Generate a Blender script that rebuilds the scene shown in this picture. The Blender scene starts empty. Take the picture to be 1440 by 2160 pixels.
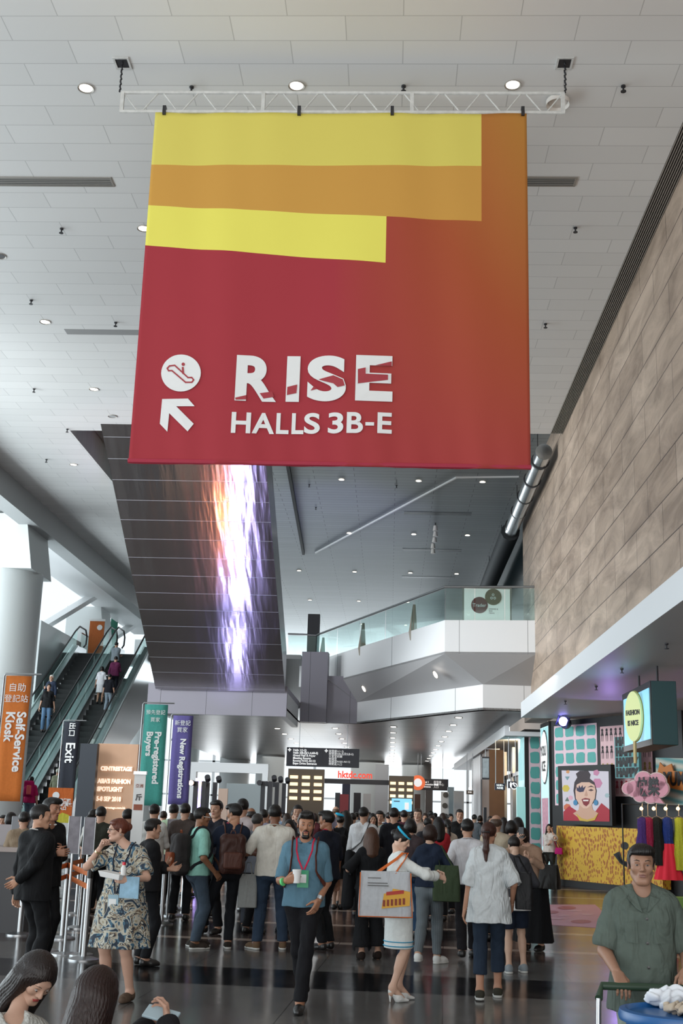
import bpy, bmesh, math, random
import numpy as np
from mathutils import Vector, Matrix
S = bpy.context.scene
COL = S.collection
R = math.radians
# ---------------------------------------------------------------- camera
FPX, CX, CY, EYE = 2466., 720., 1080., 1.66
_roll = .030; _vx = 820.; _yh = 1713 + _roll * (_vx - 720)
_r = math.atan(_roll); _th = math.atan(633 * math.cos(_r) / FPX)
_d = np.array([_vx - CX, -(_yh - CY), -FPX]); _d /= np.linalg.norm(_d)
_u = np.array([math.sin(_r) * math.cos(_th), math.cos(_r) * math.cos(_th), -math.sin(_th)]); _u /= np.linalg.norm(_u)
_d -= _u * _d.dot(_u); _d /= np.linalg.norm(_d)
CM = np.array([np.cross(_d, _u), _d, _u])            # camera axes -> world
cam = bpy.data.cameras.new('camera'); camo = bpy.data.objects.new('camera', cam); COL.objects.link(camo)
cam.sensor_fit = 'VERTICAL'; cam.sensor_height = 36; cam.sensor_width = 24; cam.lens = FPX / 2160 * 36; cam.clip_end = 500
_m = Matrix([list(CM[i]) for i in range(3)]).to_4x4(); _m.translation = (0, 0, EYE); camo.matrix_world = _m
S.camera = camo
def ray(x, y): return CM @ np.array([x - CX, -(y - CY), -FPX])
def atY(x, y, Y): v = ray(x, y); v = v * Y / v[1]; return Vector((v[0], v[1], v[2] + EYE))
def atZ(x, y, Z=0): v = ray(x, y); v = v * (Z - EYE) / v[2]; return Vector((v[0], v[1], Z))
def atX(x, y, X): v = ray(x, y); v = v * X / v[0]; return Vector((X, v[1], v[2] + EYE))
# ---------------------------------------------------------------- world, light, exposure
S.view_settings.view_transform = 'Standard'; S.view_settings.look = 'None'
S.view_settings.exposure = 0.0; S.view_settings.gamma = 1; S.view_settings.use_curve_mapping = False
S.cycles.use_denoising = True; S.cycles.max_bounces = 6; S.cycles.diffuse_bounces = 3; S.cycles.glossy_bounces = 3
S.cycles.transmission_bounces = 4; S.cycles.transparent_max_bounces = 12; S.cycles.sample_clamp_indirect = 4
S.cycles.caustics_reflective = False; S.cycles.caustics_refractive = False
w = bpy.data.worlds.new('world'); S.world = w; w.use_nodes = True
w.node_tree.nodes['Background'].inputs[0].default_value = (.86, .95, 1, 1)
w.node_tree.nodes['Background'].inputs[1].default_value = 1.15
def area(name, loc, target, size, sy, power, col=(1, 1, 1), spread=180):
    l = bpy.data.lights.new(name, 'AREA'); l.shape = 'RECTANGLE'; l.size = size; l.size_y = sy; l.energy = power; l.color = col; l.spread = R(spread)
    o = bpy.data.objects.new(name, l); COL.objects.link(o); o.location = loc
    o.rotation_euler = (Vector(target) - Vector(loc)).to_track_quat('-Z', 'Y').to_euler(); return o
def spot(name, loc, target, power, col, angle, rad=.1, blend=.5):
    l = bpy.data.lights.new(name, 'SPOT'); l.energy = power; l.color = col; l.spot_size = R(angle); l.spot_blend = blend; l.shadow_soft_size = rad
    o = bpy.data.objects.new(name, l); COL.objects.link(o); o.location = loc
    o.rotation_euler = (Vector(target) - Vector(loc)).to_track_quat('-Z', 'Y').to_euler(); return o
area('window_daylight', (-18.5, 26, 2.5), (-1, 26, 10.6), 50, 5, 4500, (.84, .95, 1))
area('gallery_window_daylight', (-16.2, 27, 8.2), (1, 37, 6.8), 18, 3, 1000, (.92, .98, 1), 90)
area('low_ceiling_downlight_fill', (-2.5, 60, 4.5), (-2.5, 60, 0), 9, 34, 900, (1, .98, .95))  # added area light standing in for the low ceiling's downlights, brightens the far columns
area('rear_ceiling_fill', (-3, -5.5, 2.0), (-3, 9, 10.6), 20, 4, 800, (1, .98, .955), 120)  # added fill behind the camera, aimed up to brighten the near ceiling
area('far_hall_daylight', (-3, 90, 3), (-2, 40, 4), 22, 5, 2200, (.92, .97, 1))
area('upper_hall_daylight', (-5, 78, 9.2), (-3, 30, 8), 16, 3, 1500, (.85, .95, 1))
area('shop_glow', (7.2, 24, 3.9), (6.6, 24.5, 0), 3.5, 12, 130, (1, .86, .68))
for _i, (_y, _p) in enumerate(((27.5, 110), (30, 200), (32.2, 230), (34.4, 170))):
    spot('stage_uplight', (-4.75 - .08 * _i, _y, 2.7), (-5.0, _y + .4, 9), _p, (.50, .46, 1), 60, .05)
spot('stage_amber_uplight', (-5.25, 27.6, 2.7), (-5.6, 28, 9), 110, (1, .30, .06), 50, .03)
spot('stage_amber_uplight', (-5.35, 30.2, 2.7), (-5.7, 30.6, 9), 90, (1, .30, .06), 50, .03)
spot('ceiling_purple_light', (-1.2, 27, 3.4), (-2.0, 38, 11.3), 1500, (.38, .34, 1), 34, .1, 1)
spot('canopy_pink_light', (6.6, 17.5, 2.6), (7.4, 20.6, 4.25), 90, (1, .2, .85), 80, .1)
spot('canopy_violet_light', (5.0, 27.2, 3.2), (4.6, 24.0, 4.25), 30, (.45, .3, 1), 100, .1)
spot('cove_light', (3.9, 37, 3.9), (3.3, 50, 4.6), 500, (1, .72, .42), 70, .1, 1)
spot('cove_light_b', (3.6, 48, 4.1), (3.2, 60, 4.6), 300, (1, .72, .42), 70, .1, 1)
# ---------------------------------------------------------------- materials
MATS = {}
def newmat(name):
    m = bpy.data.materials.new(name); m.use_nodes = True; nt = m.node_tree
    return m, nt, nt.nodes['Principled BSDF']
def mat(name, col, rough=.6, metal=0., bump=0., bscale=40., emit=None, es=1., alpha=1., trans=0., var=0., vscale=6., spec=.5, coat=0.):
    if name in MATS: return MATS[name]
    m, nt, b = newmat(name); L = nt.links.new
    c = tuple(col) + (1,) if len(col) == 3 else col
    b.inputs['Base Color'].default_value = c; b.inputs['Roughness'].default_value = rough
    b.inputs['Metallic'].default_value = metal; b.inputs['Alpha'].default_value = alpha
    b.inputs['Transmission Weight'].default_value = trans; b.inputs['Specular IOR Level'].default_value = spec
    b.inputs['Coat Weight'].default_value = coat
    if emit: b.inputs['Emission Color'].default_value = tuple(emit) + (1,); b.inputs['Emission Strength'].default_value = es
    if bump or var:
        tc = nt.nodes.new('ShaderNodeTexCoord'); n = nt.nodes.new('ShaderNodeTexNoise'); L(tc.outputs['Object'], n.inputs['Vector'])
        n.inputs['Scale'].default_value = bscale if bump else vscale; n.inputs['Detail'].default_value = 3
        if bump:
            bp = nt.nodes.new('ShaderNodeBump'); bp.inputs['Strength'].default_value = bump; bp.inputs['Distance'].default_value = .02
            L(n.outputs[0], bp.inputs['Height']); L(bp.outputs[0], b.inputs['Normal'])
        if var:
            n2 = nt.nodes.new('ShaderNodeTexNoise'); L(tc.outputs['Object'], n2.inputs['Vector']); n2.inputs['Scale'].default_value = vscale; n2.inputs['Detail'].default_value = 4
            mx = nt.nodes.new('ShaderNodeMix'); mx.data_type = 'RGBA'
            mx.inputs['A'].default_value = tuple(max(0, v * (1 - var)) for v in c[:3]) + (1,)
            mx.inputs['B'].default_value = tuple(min(1, v * (1 + var)) for v in c[:3]) + (1,)
            L(n2.outputs[0], mx.inputs['Factor']); L(mx.outputs['Result'], b.inputs['Base Color'])
    MATS[name] = m; return m
def sr(h):
    h = h.lstrip('#'); v = [int(h[i:i + 2], 16) / 255 for i in (0, 2, 4)]
    return tuple(x / 12.92 if x <= .04045 else ((x + .055) / 1.055) ** 2.4 for x in v)
def cloth(h, rough=.85, name=None, fold=.5):          # plain woven cloth of one colour with soft vertical creases
    nm = name or 'cloth_' + h
    if nm in MATS: return MATS[nm]
    m, nt, b = newmat(nm); N = nt.nodes.new; L = nt.links.new; c = sr(h)
    tc = N('ShaderNodeTexCoord'); mp = N('ShaderNodeMapping'); mp.inputs['Scale'].default_value = (1, 1, .38); mp.inputs['Rotation'].default_value = (.15, .35, 0); L(tc.outputs['Object'], mp.inputs[0])
    n = N('ShaderNodeTexNoise'); n.inputs['Scale'].default_value = 9; n.inputs['Detail'].default_value = 2.5; n.inputs['Distortion'].default_value = 1.4; L(mp.outputs[0], n.inputs['Vector'])
    bp = N('ShaderNodeBump'); bp.inputs['Strength'].default_value = fold; bp.inputs['Distance'].default_value = .035; L(n.outputs[0], bp.inputs['Height']); L(bp.outputs[0], b.inputs['Normal'])
    n2 = N('ShaderNodeTexNoise'); n2.inputs['Scale'].default_value = 30; n2.inputs['Detail'].default_value = 4; L(tc.outputs['Object'], n2.inputs['Vector'])
    mx = N('ShaderNodeMix'); mx.data_type = 'RGBA'; mx.inputs['A'].default_value = tuple(v * .86 for v in c) + (1,); mx.inputs['B'].default_value = tuple(min(1, v * 1.12) for v in c) + (1,)
    L(n2.outputs[0], mx.inputs['Factor']); L(mx.outputs['Result'], b.inputs['Base Color']); b.inputs['Roughness'].default_value = rough; b.inputs['Specular IOR Level'].default_value = .25
    MATS[nm] = m; return m
def glass(name, tint=(.75, .88, .87), alpha=.22):
    if name in MATS: return MATS[name]
    m, nt, b = newmat(name); L = nt.links.new
    t = nt.nodes.new('ShaderNodeBsdfTransparent'); t.inputs[0].default_value = tint + (1,)
    g = nt.nodes.new('ShaderNodeBsdfGlossy'); g.inputs['Roughness'].default_value = .03; g.inputs[0].default_value = (.8, .95, .93, 1)
    mx = nt.nodes.new('ShaderNodeMixShader'); mx.inputs[0].default_value = alpha
    L(t.outputs[0], mx.inputs[1]); L(g.outputs[0], mx.inputs[2]); L(mx.outputs[0], nt.nodes['Material Output'].inputs[0])
    MATS[name] = m; return m
def nodes(m): return m.node_tree.nodes, m.node_tree.links.new
# ---------------------------------------------------------------- mesh builder
class MB:
    def __init__(s): s.v = []; s.f = []; s.mi = []; s.m = 0
    def add(s, vs, fs):
        o = len(s.v); s.v += [tuple(v) for v in vs]; s.f += [tuple(i + o for i in f) for f in fs]; s.mi += [s.m] * len(fs); return s
    def box(s, lo, hi, M=None):
        x0, y0, z0 = lo; x1, y1, z1 = hi
        vs = [(x0, y0, z0), (x1, y0, z0), (x1, y1, z0), (x0, y1, z0), (x0, y0, z1), (x1, y0, z1), (x1, y1, z1), (x0, y1, z1)]
        if M is not None: vs = [M @ Vector(v) for v in vs]
        return s.add(vs, [(0, 3, 2, 1), (4, 5, 6, 7), (0, 1, 5, 4), (1, 2, 6, 5), (2, 3, 7, 6), (3, 0, 4, 7)])
    def tube(s, pts, r, n=8, cap=True, rs=None, flat=1., up=None):
        pts = [Vector(p) for p in pts]; k = len(pts); vs = []; prev = None
        for i, p in enumerate(pts):
            t = (pts[min(i + 1, k - 1)] - pts[max(i - 1, 0)]).normalized()
            if up is not None: a = t.cross(Vector(up)); a = a if a.length > 1e-4 else t.orthogonal()
            elif prev is None: a = t.orthogonal()
            else: a = prev - t * prev.dot(t)
            a = a.normalized(); b = t.cross(a).normalized(); prev = a; rr = rs[i] if rs else r
            for j in range(n):
                q = 2 * math.pi * j / n; vs.append(p + a * (math.cos(q) * rr) + b * (math.sin(q) * rr * flat))
        fs = [(i * n + j, i * n + (j + 1) % n, (i + 1) * n + (j + 1) % n, (i + 1) * n + j) for i in range(k - 1) for j in range(n)]
        if cap: fs += [tuple(range(n))[::-1], tuple((k - 1) * n + j for j in range(n))]
        return s.add(vs, fs)
    def lathe(s, prof, n=24, c=(0, 0, 0), cap=True):
        vs = [(c[0] + r * math.cos(2 * math.pi * j / n), c[1] + r * math.sin(2 * math.pi * j / n), c[2] + z) for r, z in prof for j in range(n)]
        k = len(prof); fs = [(i * n + j, i * n + (j + 1) % n, (i + 1) * n + (j + 1) % n, (i + 1) * n + j) for i in range(k - 1) for j in range(n)]
        if cap: fs += [tuple(range(n))[::-1], tuple((k - 1) * n + j for j in range(n))]
        return s.add(vs, fs)
    def prism(s, poly, z0, z1, M=None):               # polygon in xy extruded z0..z1
        n = len(poly); vs = [(x, y, z0) for x, y in poly] + [(x, y, z1) for x, y in poly]
        if M is not None: vs = [M @ Vector(v) for v in vs]
        return s.add(vs, [tuple(range(n))[::-1], tuple(range(n, 2 * n))] + [(i, (i + 1) % n, n + (i + 1) % n, n + i) for i in range(n)])
    def hull8(s, a, b):                               # two quads joined into a solid
        vs = list(a) + list(b); return s.add(vs, [(3, 2, 1, 0), (4, 5, 6, 7), (0, 1, 5, 4), (1, 2, 6, 5), (2, 3, 7, 6), (3, 0, 4, 7)])
    def np(s, V, F, m=None):
        o = len(s.v); s.v += [tuple(v) for v in V.tolist()]; s.f += [tuple(i + o for i in f) for f in F.tolist()]; s.mi += [s.m if m is None else m] * len(F); return s
    def build(s, name, mats, parent=None, smooth=False, bevel=0, loc=None):
        me = bpy.data.meshes.new(name); me.from_pydata(s.v, [], s.f); mats = mats if isinstance(mats, (list, tuple)) else [mats]
        for m in mats: me.materials.append(m)
        if len(mats) > 1: me.polygons.foreach_set('material_index', s.mi)
        if smooth is True: me.polygons.foreach_set('use_smooth', [True] * len(me.polygons))
        o = bpy.data.objects.new(name, me); COL.objects.link(o)
        if smooth == 'auto': me.polygons.foreach_set('use_smooth', [True] * len(me.polygons)); me.set_sharp_from_angle(angle=R(40))
        if bevel:
            md = o.modifiers.new('bevel', 'BEVEL'); md.width = bevel; md.segments = 2; md.limit_method = 'ANGLE'
        if parent: o.parent = parent
        if loc: o.location = loc
        return o
def tag(o, label, cat, group=None, kind=None):
    if label: o['label'] = label
    if cat: o['category'] = cat
    if group: o['group'] = group
    if kind: o['kind'] = kind
    return o
def thing(name, label, cat, loc=(0, 0, 0), rz=0., group=None):
    o = bpy.data.objects.new(name, None); COL.objects.link(o); o.empty_display_size = .1
    o.location = loc; o.rotation_euler = (0, 0, rz); return tag(o, label, cat, group)
def struct(name, mb, m, label=None, **k):
    o = mb.build(name, m, **k); o['kind'] = 'structure'
    if label: o['label'] = label
    return o
def clone(root, loc, rz=None, label=None, group=None, mats=None):
    r = root.copy(); COL.objects.link(r); r.location = loc
    if rz is not None: r.rotation_euler = (0, 0, rz)
    if label: r['label'] = label
    if group: r['group'] = group
    def rec(src, dst):
        for ch in src.children:
            c = ch.copy(); COL.objects.link(c); c.parent = dst
            key = ch.name.split('.')[0]
            if mats and key in mats:
                c.material_slots[0].link = 'OBJECT'; c.material_slots[0].material = mats[key]
            rec(ch, c)
    rec(root, r); return r
TCACHE = {}
def lettering(s, size, m, parent, M, align='CENTER', off=0., name='lettering', sx=1., depth=.004, sp=1., res=3):
    k = (s, size, align, off, sx, depth, sp, res)
    if k not in TCACHE:
        c = bpy.data.curves.new('t', 'FONT'); c.body = s; c.size = size; c.offset = off; c.extrude = depth; c.align_x = align; c.resolution_u = res
        c.align_y = 'CENTER'; c.space_line = sp
        o = bpy.data.objects.new('t', c); me = bpy.data.meshes.new_from_object(o); bpy.data.objects.remove(o)
        if sx != 1: me.transform(Matrix.Diagonal((sx, 1, 1, 1)))
        TCACHE[k] = me
    me = TCACHE[k].copy(); me.materials.clear(); me.materials.append(m)
    o = bpy.data.objects.new(name, me); COL.objects.link(o)
    if parent: o.parent = parent
    o.matrix_basis = M; return o
def frontM(x, y, z, rz=0., roll=0.):                  # text plane facing -Y (rz turns it about z)
    return Matrix.Translation((x, y, z)) @ Matrix.Rotation(rz, 4, 'Z') @ Matrix.Rotation(R(90), 4, 'X') @ Matrix.Rotation(roll, 4, 'Z')
def lerp(a, b, t): return tuple(a[i] + (b[i] - a[i]) * t for i in range(len(a)))
# ================================================================= SETTING
CZ = 10.6
# floor: dark granite with light and dark cross bands
def floor_material():
    m, nt, b = newmat('granite_floor'); N = nt.nodes.new; L = nt.links.new
    tc = N('ShaderNodeTexCoord'); mp = N('ShaderNodeMapping'); mp.inputs['Rotation'].default_value = (0, 0, R(2.6)); L(tc.outputs['Object'], mp.inputs[0])
    sp = N('ShaderNodeSeparateXYZ'); L(mp.outputs[0], sp.inputs[0])
    def band(y0, y1):
        a = N('ShaderNodeMath'); a.operation = 'GREATER_THAN'; L(sp.outputs[1], a.inputs[0]); a.inputs[1].default_value = y0
        c = N('ShaderNodeMath'); c.operation = 'LESS_THAN'; L(sp.outputs[1], c.inputs[0]); c.inputs[1].default_value = y1
        d = N('ShaderNodeMath'); d.operation = 'MULTIPLY'; L(a.outputs[0], d.inputs[0]); L(c.outputs[0], d.inputs[1]); return d.outputs[0]
    nz = N('ShaderNodeTexNoise'); nz.inputs['Scale'].default_value = 90; nz.inputs['Detail'].default_value = 5; L(tc.outputs['Object'], nz.inputs['Vector'])
    cr = N('ShaderNodeValToRGB'); L(nz.outputs[0], cr.inputs[0]); cr.color_ramp.elements[0].position = .35; cr.color_ramp.elements[1].position = .7
    cr.color_ramp.elements[0].color = (.075, .071, .068, 1); cr.color_ramp.elements[1].color = (.21, .20, .192, 1)
    col = cr.outputs[0]
    def mixin(col, f, c):
        mx = N('ShaderNodeMix'); mx.data_type = 'RGBA'; L(f, mx.inputs['Factor']); L(col, mx.inputs['A']); mx.inputs['B'].default_value = c; return mx.outputs['Result']
    for y0, y1 in ((14.9, 80),): col = mixin(col, band(y0, y1), (.06, .043, .04, 1))
    for y0 in (12.0, 17.0, 22.5, 28.3, 34): col = mixin(col, band(y0, y0 + 1.3), (.006, .006, .007, 1))
    for y0 in (16.0, 18.5, 21.2, 24.2, 26.9, 30.0, 33, 36, 39): col = mixin(col, band(y0, y0 + .26), (.42, .34, .29, 1))
    bk = N('ShaderNodeTexBrick'); L(mp.outputs[0], bk.inputs[0]); bk.offset = 0; bk.inputs['Scale'].default_value = 1; bk.inputs['Brick Width'].default_value = 1.35
    bk.inputs['Row Height'].default_value = 1.35; bk.inputs['Mortar Size'].default_value = .004; bk.inputs['Mortar Smooth'].default_value = 0
    mx = N('ShaderNodeMix'); mx.data_type = 'RGBA'; L(bk.outputs['Fac'], mx.inputs['Factor']); L(col, mx.inputs['A']); mx.inputs['B'].default_value = (.006, .006, .006, 1)
    L(mx.outputs['Result'], b.inputs['Base Color'])
    n2 = N('ShaderNodeTexNoise'); n2.inputs['Scale'].default_value = 1.7; n2.inputs['Detail'].default_value = 6; L(tc.outputs['Object'], n2.inputs['Vector'])
    mr = N('ShaderNodeMapRange'); L(n2.outputs[0], mr.inputs[0]); mr.inputs['To Min'].default_value = .10; mr.inputs['To Max'].default_value = .24; L(mr.outputs[0], b.inputs['Roughness'])
    n3 = N('ShaderNodeTexNoise'); n3.inputs['Scale'].default_value = 2.2; L(tc.outputs['Object'], n3.inputs['Vector'])
    bp = N('ShaderNodeBump'); bp.inputs['Strength'].default_value = .05; bp.inputs['Distance'].default_value = .05; L(n3.outputs[0], bp.inputs['Height']); L(bp.outputs[0], b.inputs['Normal'])
    return m
struct('floor', MB().box((-30, -7, -.3), (16, 96, 0)), floor_material(), 'polished dark granite floor with pale cross bands')
def panel_ceiling(name, col, bw, rh, mort=.010, rough=.45, metal=0., var=.06, off=.5, shift=0., bscale=1., seam=.25):
    m, nt, b = newmat(name); N = nt.nodes.new; L = nt.links.new
    tc = N('ShaderNodeTexCoord'); mp = N('ShaderNodeMapping'); L(tc.outputs['Object'], mp.inputs[0]); mp.inputs['Location'].default_value = (shift, .02, 0)
    bk = N('ShaderNodeTexBrick'); L(mp.outputs[0], bk.inputs[0]); bk.offset = off; bk.inputs['Scale'].default_value = 1
    bk.inputs['Brick Width'].default_value = bw; bk.inputs['Row Height'].default_value = rh; bk.inputs['Mortar Size'].default_value = mort; bk.inputs['Mortar Smooth'].default_value = .1
    bk.inputs['Color1'].default_value = tuple(c * (1 - var) for c in col) + (1,); bk.inputs['Color2'].default_value = tuple(min(1, c * (1 + var)) for c in col) + (1,)
    bk.inputs['Mortar'].default_value = tuple(c * seam for c in col) + (1,)
    L(bk.outputs[0], b.inputs['Base Color']); b.inputs['Roughness'].default_value = rough; b.inputs['Metallic'].default_value = metal
    wn = N('ShaderNodeTexNoise'); wn.inputs['Scale'].default_value = bscale; L(tc.outputs['Object'], wn.inputs['Vector'])
    bp = N('ShaderNodeBump'); bp.inputs['Strength'].default_value = .06; bp.inputs['Distance'].default_value = .06; L(wn.outputs[0], bp.inputs['Height']); L(bp.outputs[0], b.inputs['Normal'])
    return m
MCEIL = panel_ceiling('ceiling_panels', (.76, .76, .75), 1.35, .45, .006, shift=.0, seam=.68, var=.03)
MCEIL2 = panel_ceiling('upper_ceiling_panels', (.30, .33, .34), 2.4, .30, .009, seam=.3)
MCREAM = mat('cream_panel', (.66, .66, .67), .4, var=.04, vscale=2)
MWHITE = mat('white_panel', (.84, .86, .87), .4)
MGREY = mat('grey_panel', (.42, .44, .445), .45)
c = MB()
c.prism([(-10.85, -7), (3.7, -7), (3.7, 26.9), (-8.05, 27.2), (-8.05, 52), (-10.85, 52)], CZ, CZ + .9)
struct('ceiling', c, MCEIL, 'high ceiling of long pale grey panels')
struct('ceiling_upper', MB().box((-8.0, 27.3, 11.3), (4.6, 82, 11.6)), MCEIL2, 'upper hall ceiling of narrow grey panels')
struct('ceiling_side', MB().box((-13.4, -7, 10.3), (-11.4, 60, 10.6)), MWHITE, 'pale ceiling over the window side')
struct('beam_side', MB().box((-11.4, -7, 9.85), (-10.85, 52, 11.2)), MGREY, 'long grey beam along the ceiling edge')
struct('trim_ceiling_opening', MB().box((-8.05, 27.2, CZ + .9), (-7.95, 52, 12.2)), MCREAM)
# lines on the upper ceiling
mb = MB(); mb.tube([(-3.05, 31.2, 11.25), (-3.47, 43.9, 11.25)], .07, 4); struct('trim_dark_slot', mb, mat('slot_black', (.01, .01, .01), .6), 'black slot in upper ceiling')
mb = MB(); mb.tube([(-3.0, 43.8, 11.27), (1.8, 33.1, 11.27), (3.6, 32.9, 11.27)], .035, 4); struct('trim_pale_edge', mb, mat('edge_white', (.8, .8, .8), .4), 'thin pale metal edge on upper ceiling')
# right wall of warm stone
def stone():
    m, nt, b = newmat('travertine_wall'); N = nt.nodes.new; L = nt.links.new
    tc = N('ShaderNodeTexCoord'); sp = N('ShaderNodeSeparateXYZ'); L(tc.outputs['Object'], sp.inputs[0])
    cb = N('ShaderNodeCombineXYZ'); L(sp.outputs[1], cb.inputs[0]); L(sp.outputs[2], cb.inputs[1])
    bk = N('ShaderNodeTexBrick'); L(cb.outputs[0], bk.inputs[0]); bk.offset = .5; bk.inputs['Scale'].default_value = 1
    bk.inputs['Brick Width'].default_value = 1.9; bk.inputs['Row Height'].default_value = .63; bk.inputs['Mortar Size'].default_value = .010; bk.inputs['Mortar Smooth'].default_value = .1
    bk.inputs['Color1'].default_value = (.42, .325, .255, 1); bk.inputs['Color2'].default_value = (.54, .43, .345, 1); bk.inputs['Mortar'].default_value = (.12, .09, .075, 1)
    mp = N('ShaderNodeMapping'); mp.inputs['Scale'].default_value = (1, .45, 1.7); mp.inputs['Rotation'].default_value = (R(-42), 0, 0); L(tc.outputs['Object'], mp.inputs[0])
    n = N('ShaderNodeTexNoise'); n.inputs['Scale'].default_value = 1.3; n.inputs['Detail'].default_value = 7; n.inputs['Roughness'].default_value = .65; n.inputs['Distortion'].default_value = .6; L(mp.outputs[0], n.inputs['Vector'])
    cr = N('ShaderNodeValToRGB'); L(n.outputs[0], cr.inputs[0]); cr.color_ramp.elements[0].position = .36; cr.color_ramp.elements[1].position = .66
    cr.color_ramp.elements[0].color = (.62, .58, .55, 1); cr.color_ramp.elements[1].color = (1.18, 1.15, 1.12, 1)
    mx = N('ShaderNodeMix'); mx.data_type = 'RGBA'; mx.blend_type = 'MULTIPLY'; mx.inputs['Factor'].default_value = 1; L(bk.outputs[0], mx.inputs['A']); L(cr.outputs[0], mx.inputs['B'])
    L(mx.outputs['Result'], b.inputs['Base Color']); b.inputs['Roughness'].default_value = .42; return m
MSTONE = stone()
struct('wall_right', MB().box((4.0, -7, 4.4), (4.6, 35.6, 11.6)), MSTONE, 'tall warm brown stone wall')
# slotted air grille along the top of the wall
root = thing('linear_air_grille', 'long black slotted grille running where the ceiling meets the stone wall', 'grille', (3.85, 10, CZ))
o = MB().box((-.15, -17, .02), (.15, 16.9, .3)).build('backing', mat('grille_black', (.012, .011, .01), .7), root)
mb = MB()
for i in range(9): mb.box((-.142 + i * .034, -17, -.01), (-.132 + i * .034, 16.9, .025))
mb.build('slats', mat('grille_metal', (.42, .38, .34), .5, .3), root)
# canopy over the shop side
MCAN = mat('canopy_white', (.82, .84, .86), .45)
struct('canopy_right', MB().box((3.5, -7, 4.26), (3.62, 32.0, 4.66)).box((3.62, -7, 4.26), (10, 32.0, 4.40)), MCAN, 'white canopy edge along the stone wall')
struct('canopy_far', MB().box((3.42, 35.7, 4.02), (3.55, 64, 4.32)).box((3.55, 35.7, 4.02), (10, 64, 4.15)), MCAN, 'second white canopy edge further down the hall')
struct('wall_shop_side', MB().box((9.6, -7, 0), (9.9, 96, 10)), mat('shop_wall', (.30, .22, .17), .6), 'brown shop side wall')
mb = MB()
for i in range(4): mb.box((4.4, 33.4, 2.75 + i * .42), (9.6, 33.55, 3.05 + i * .42))
mb.box((4.4, 33.56, 0), (9.6, 33.8, 4.26)); struct('wall_shop_back', mb, mat('shop_slats', (.40, .29, .22), .5), 'brown slatted wall behind the booth')
# ---------------- mezzanine: lower slab, soffit, upper gallery with balustrade
mb = MB(); mb.prism([(-7.4, 35.7), (-3.15, 35.7), (-3.15, 40.6), (-1.15, 40.4), (2.62, 33.8), (4.0, 33.9), (4.0, 78), (-10, 78), (-10, 54), (-7.4, 42)], 4.6, 4.66)
def lowmat():
    m = panel_ceiling('lower_ceiling_metal', (.26, .245, .24), 3.2, .42, .012, rough=.34, metal=.7, var=.1, seam=.3, bscale=.8); return m
struct('ceiling_lower', mb, lowmat(), 'low reflective metal ceiling with rows of small lights')
def ledge(name, pts, z0, z1, m, label=None, th=.2):
    mb = MB()
    for (a, b) in zip(pts[:-1], pts[1:]):
        a = Vector(a); b = Vector(b); n = Vector((-(b - a).y, (b - a).x)).normalized() * th
        mb.prism([a[:], b[:], (b + n)[:], (a + n)[:]], z0, z1)
    return struct(name, mb, m, label)
def seam_panels(name, col, w):                        # vertical seams every w metres along both axes
    m, nt, b = newmat(name); N = nt.nodes.new; L = nt.links.new
    tc = N('ShaderNodeTexCoord'); sp = N('ShaderNodeSeparateXYZ'); L(tc.outputs['Object'], sp.inputs[0])
    fr = N('ShaderNodeMath'); fr.operation = 'PINGPONG'; fr.inputs[1].default_value = w / 2; L(sp.outputs[0], fr.inputs[0])
    lt = N('ShaderNodeMath'); lt.operation = 'LESS_THAN'; lt.inputs[1].default_value = .007; L(fr.outputs[0], lt.inputs[0])
    mx = N('ShaderNodeMix'); mx.data_type = 'RGBA'; L(lt.outputs[0], mx.inputs['Factor']); mx.inputs['A'].default_value = col + (1,); mx.inputs['B'].default_value = tuple(v * .3 for v in col) + (1,)
    L(mx.outputs['Result'], b.inputs['Base Color']); b.inputs['Roughness'].default_value = .4; return m
MFAS = seam_panels('fascia_panels', (.27, .255, .30), 1.4); MFAS2 = seam_panels('band_panels', (.86, .86, .87), 1.9)
ledge('wall_mezzanine_front', [(-7.4, 35.6), (-3.15, 35.6)], 4.4, 5.12, MFAS, 'grey panel front of the mezzanine')
ledge('wall_mezzanine_return', [(-3.15, 35.81), (-3.15, 40.2)], 4.4, 5.12, MCREAM)
ledge('wall_mezzanine_pier', [(-3.1, 40.3), (-2.2, 40.25)], 4.6, 7.0, MFAS, 'flat grey pier on the mezzanine front', .5)
ledge('wall_mezzanine_flank', [(-2.2, 40.45), (-1.15, 40.4)], 4.6, 6.2, MFAS)
ledge('trim_lower_band', [(-1.15, 40.4), (2.62, 33.8), (4.0, 33.9)], 4.6, 5.32, MFAS2, 'white panel band under the gallery')
ledge('wall_gallery_front', [(-3.4, 43.2), (-2.8, 43.1), (1.49, 33.1), (4.0, 32.8)], 6.08, 7.04, MFAS2, 'white panel front of the gallery')
mb = MB()
A = [(-2.8, 43.1, 6.08), (1.49, 33.1, 6.08), (2.62, 33.8, 5.32), (-1.15, 40.4, 5.32)]; B = [(1.49, 33.1, 6.08), (4.0, 32.8, 6.08), (4.0, 33.9, 5.32), (2.62, 33.8, 5.32)]
for q in (A, B): mb.hull8(q, [(x, y + .0, z + .06) for x, y, z in q])
mb.hull8([(-2.9, 43.1, 6.08), (-2.8, 43.1, 6.08), (-1.15, 40.4, 5.32), (-2.2, 40.4, 6.08)], [(-2.9, 43.1, 6.14), (-2.8, 43.1, 6.14), (-1.15, 40.5, 5.38), (-2.2, 40.5, 6.14)])
struct('ceiling_gallery_soffit', mb, mat('soffit_grey', (.46, .45, .455), .4), 'sloping grey underside of the gallery')
mb = MB(); mb.prism([(-8.4, 41.2), (-3.2, 41.2), (-3.2, 43.2), (-2.8, 43.2), (1.5, 33.2), (4.0, 33.0), (4.6, 84), (-9.7, 84), (-9.7, 52), (-8.4, 50)], 6.85, 7.0)
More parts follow.
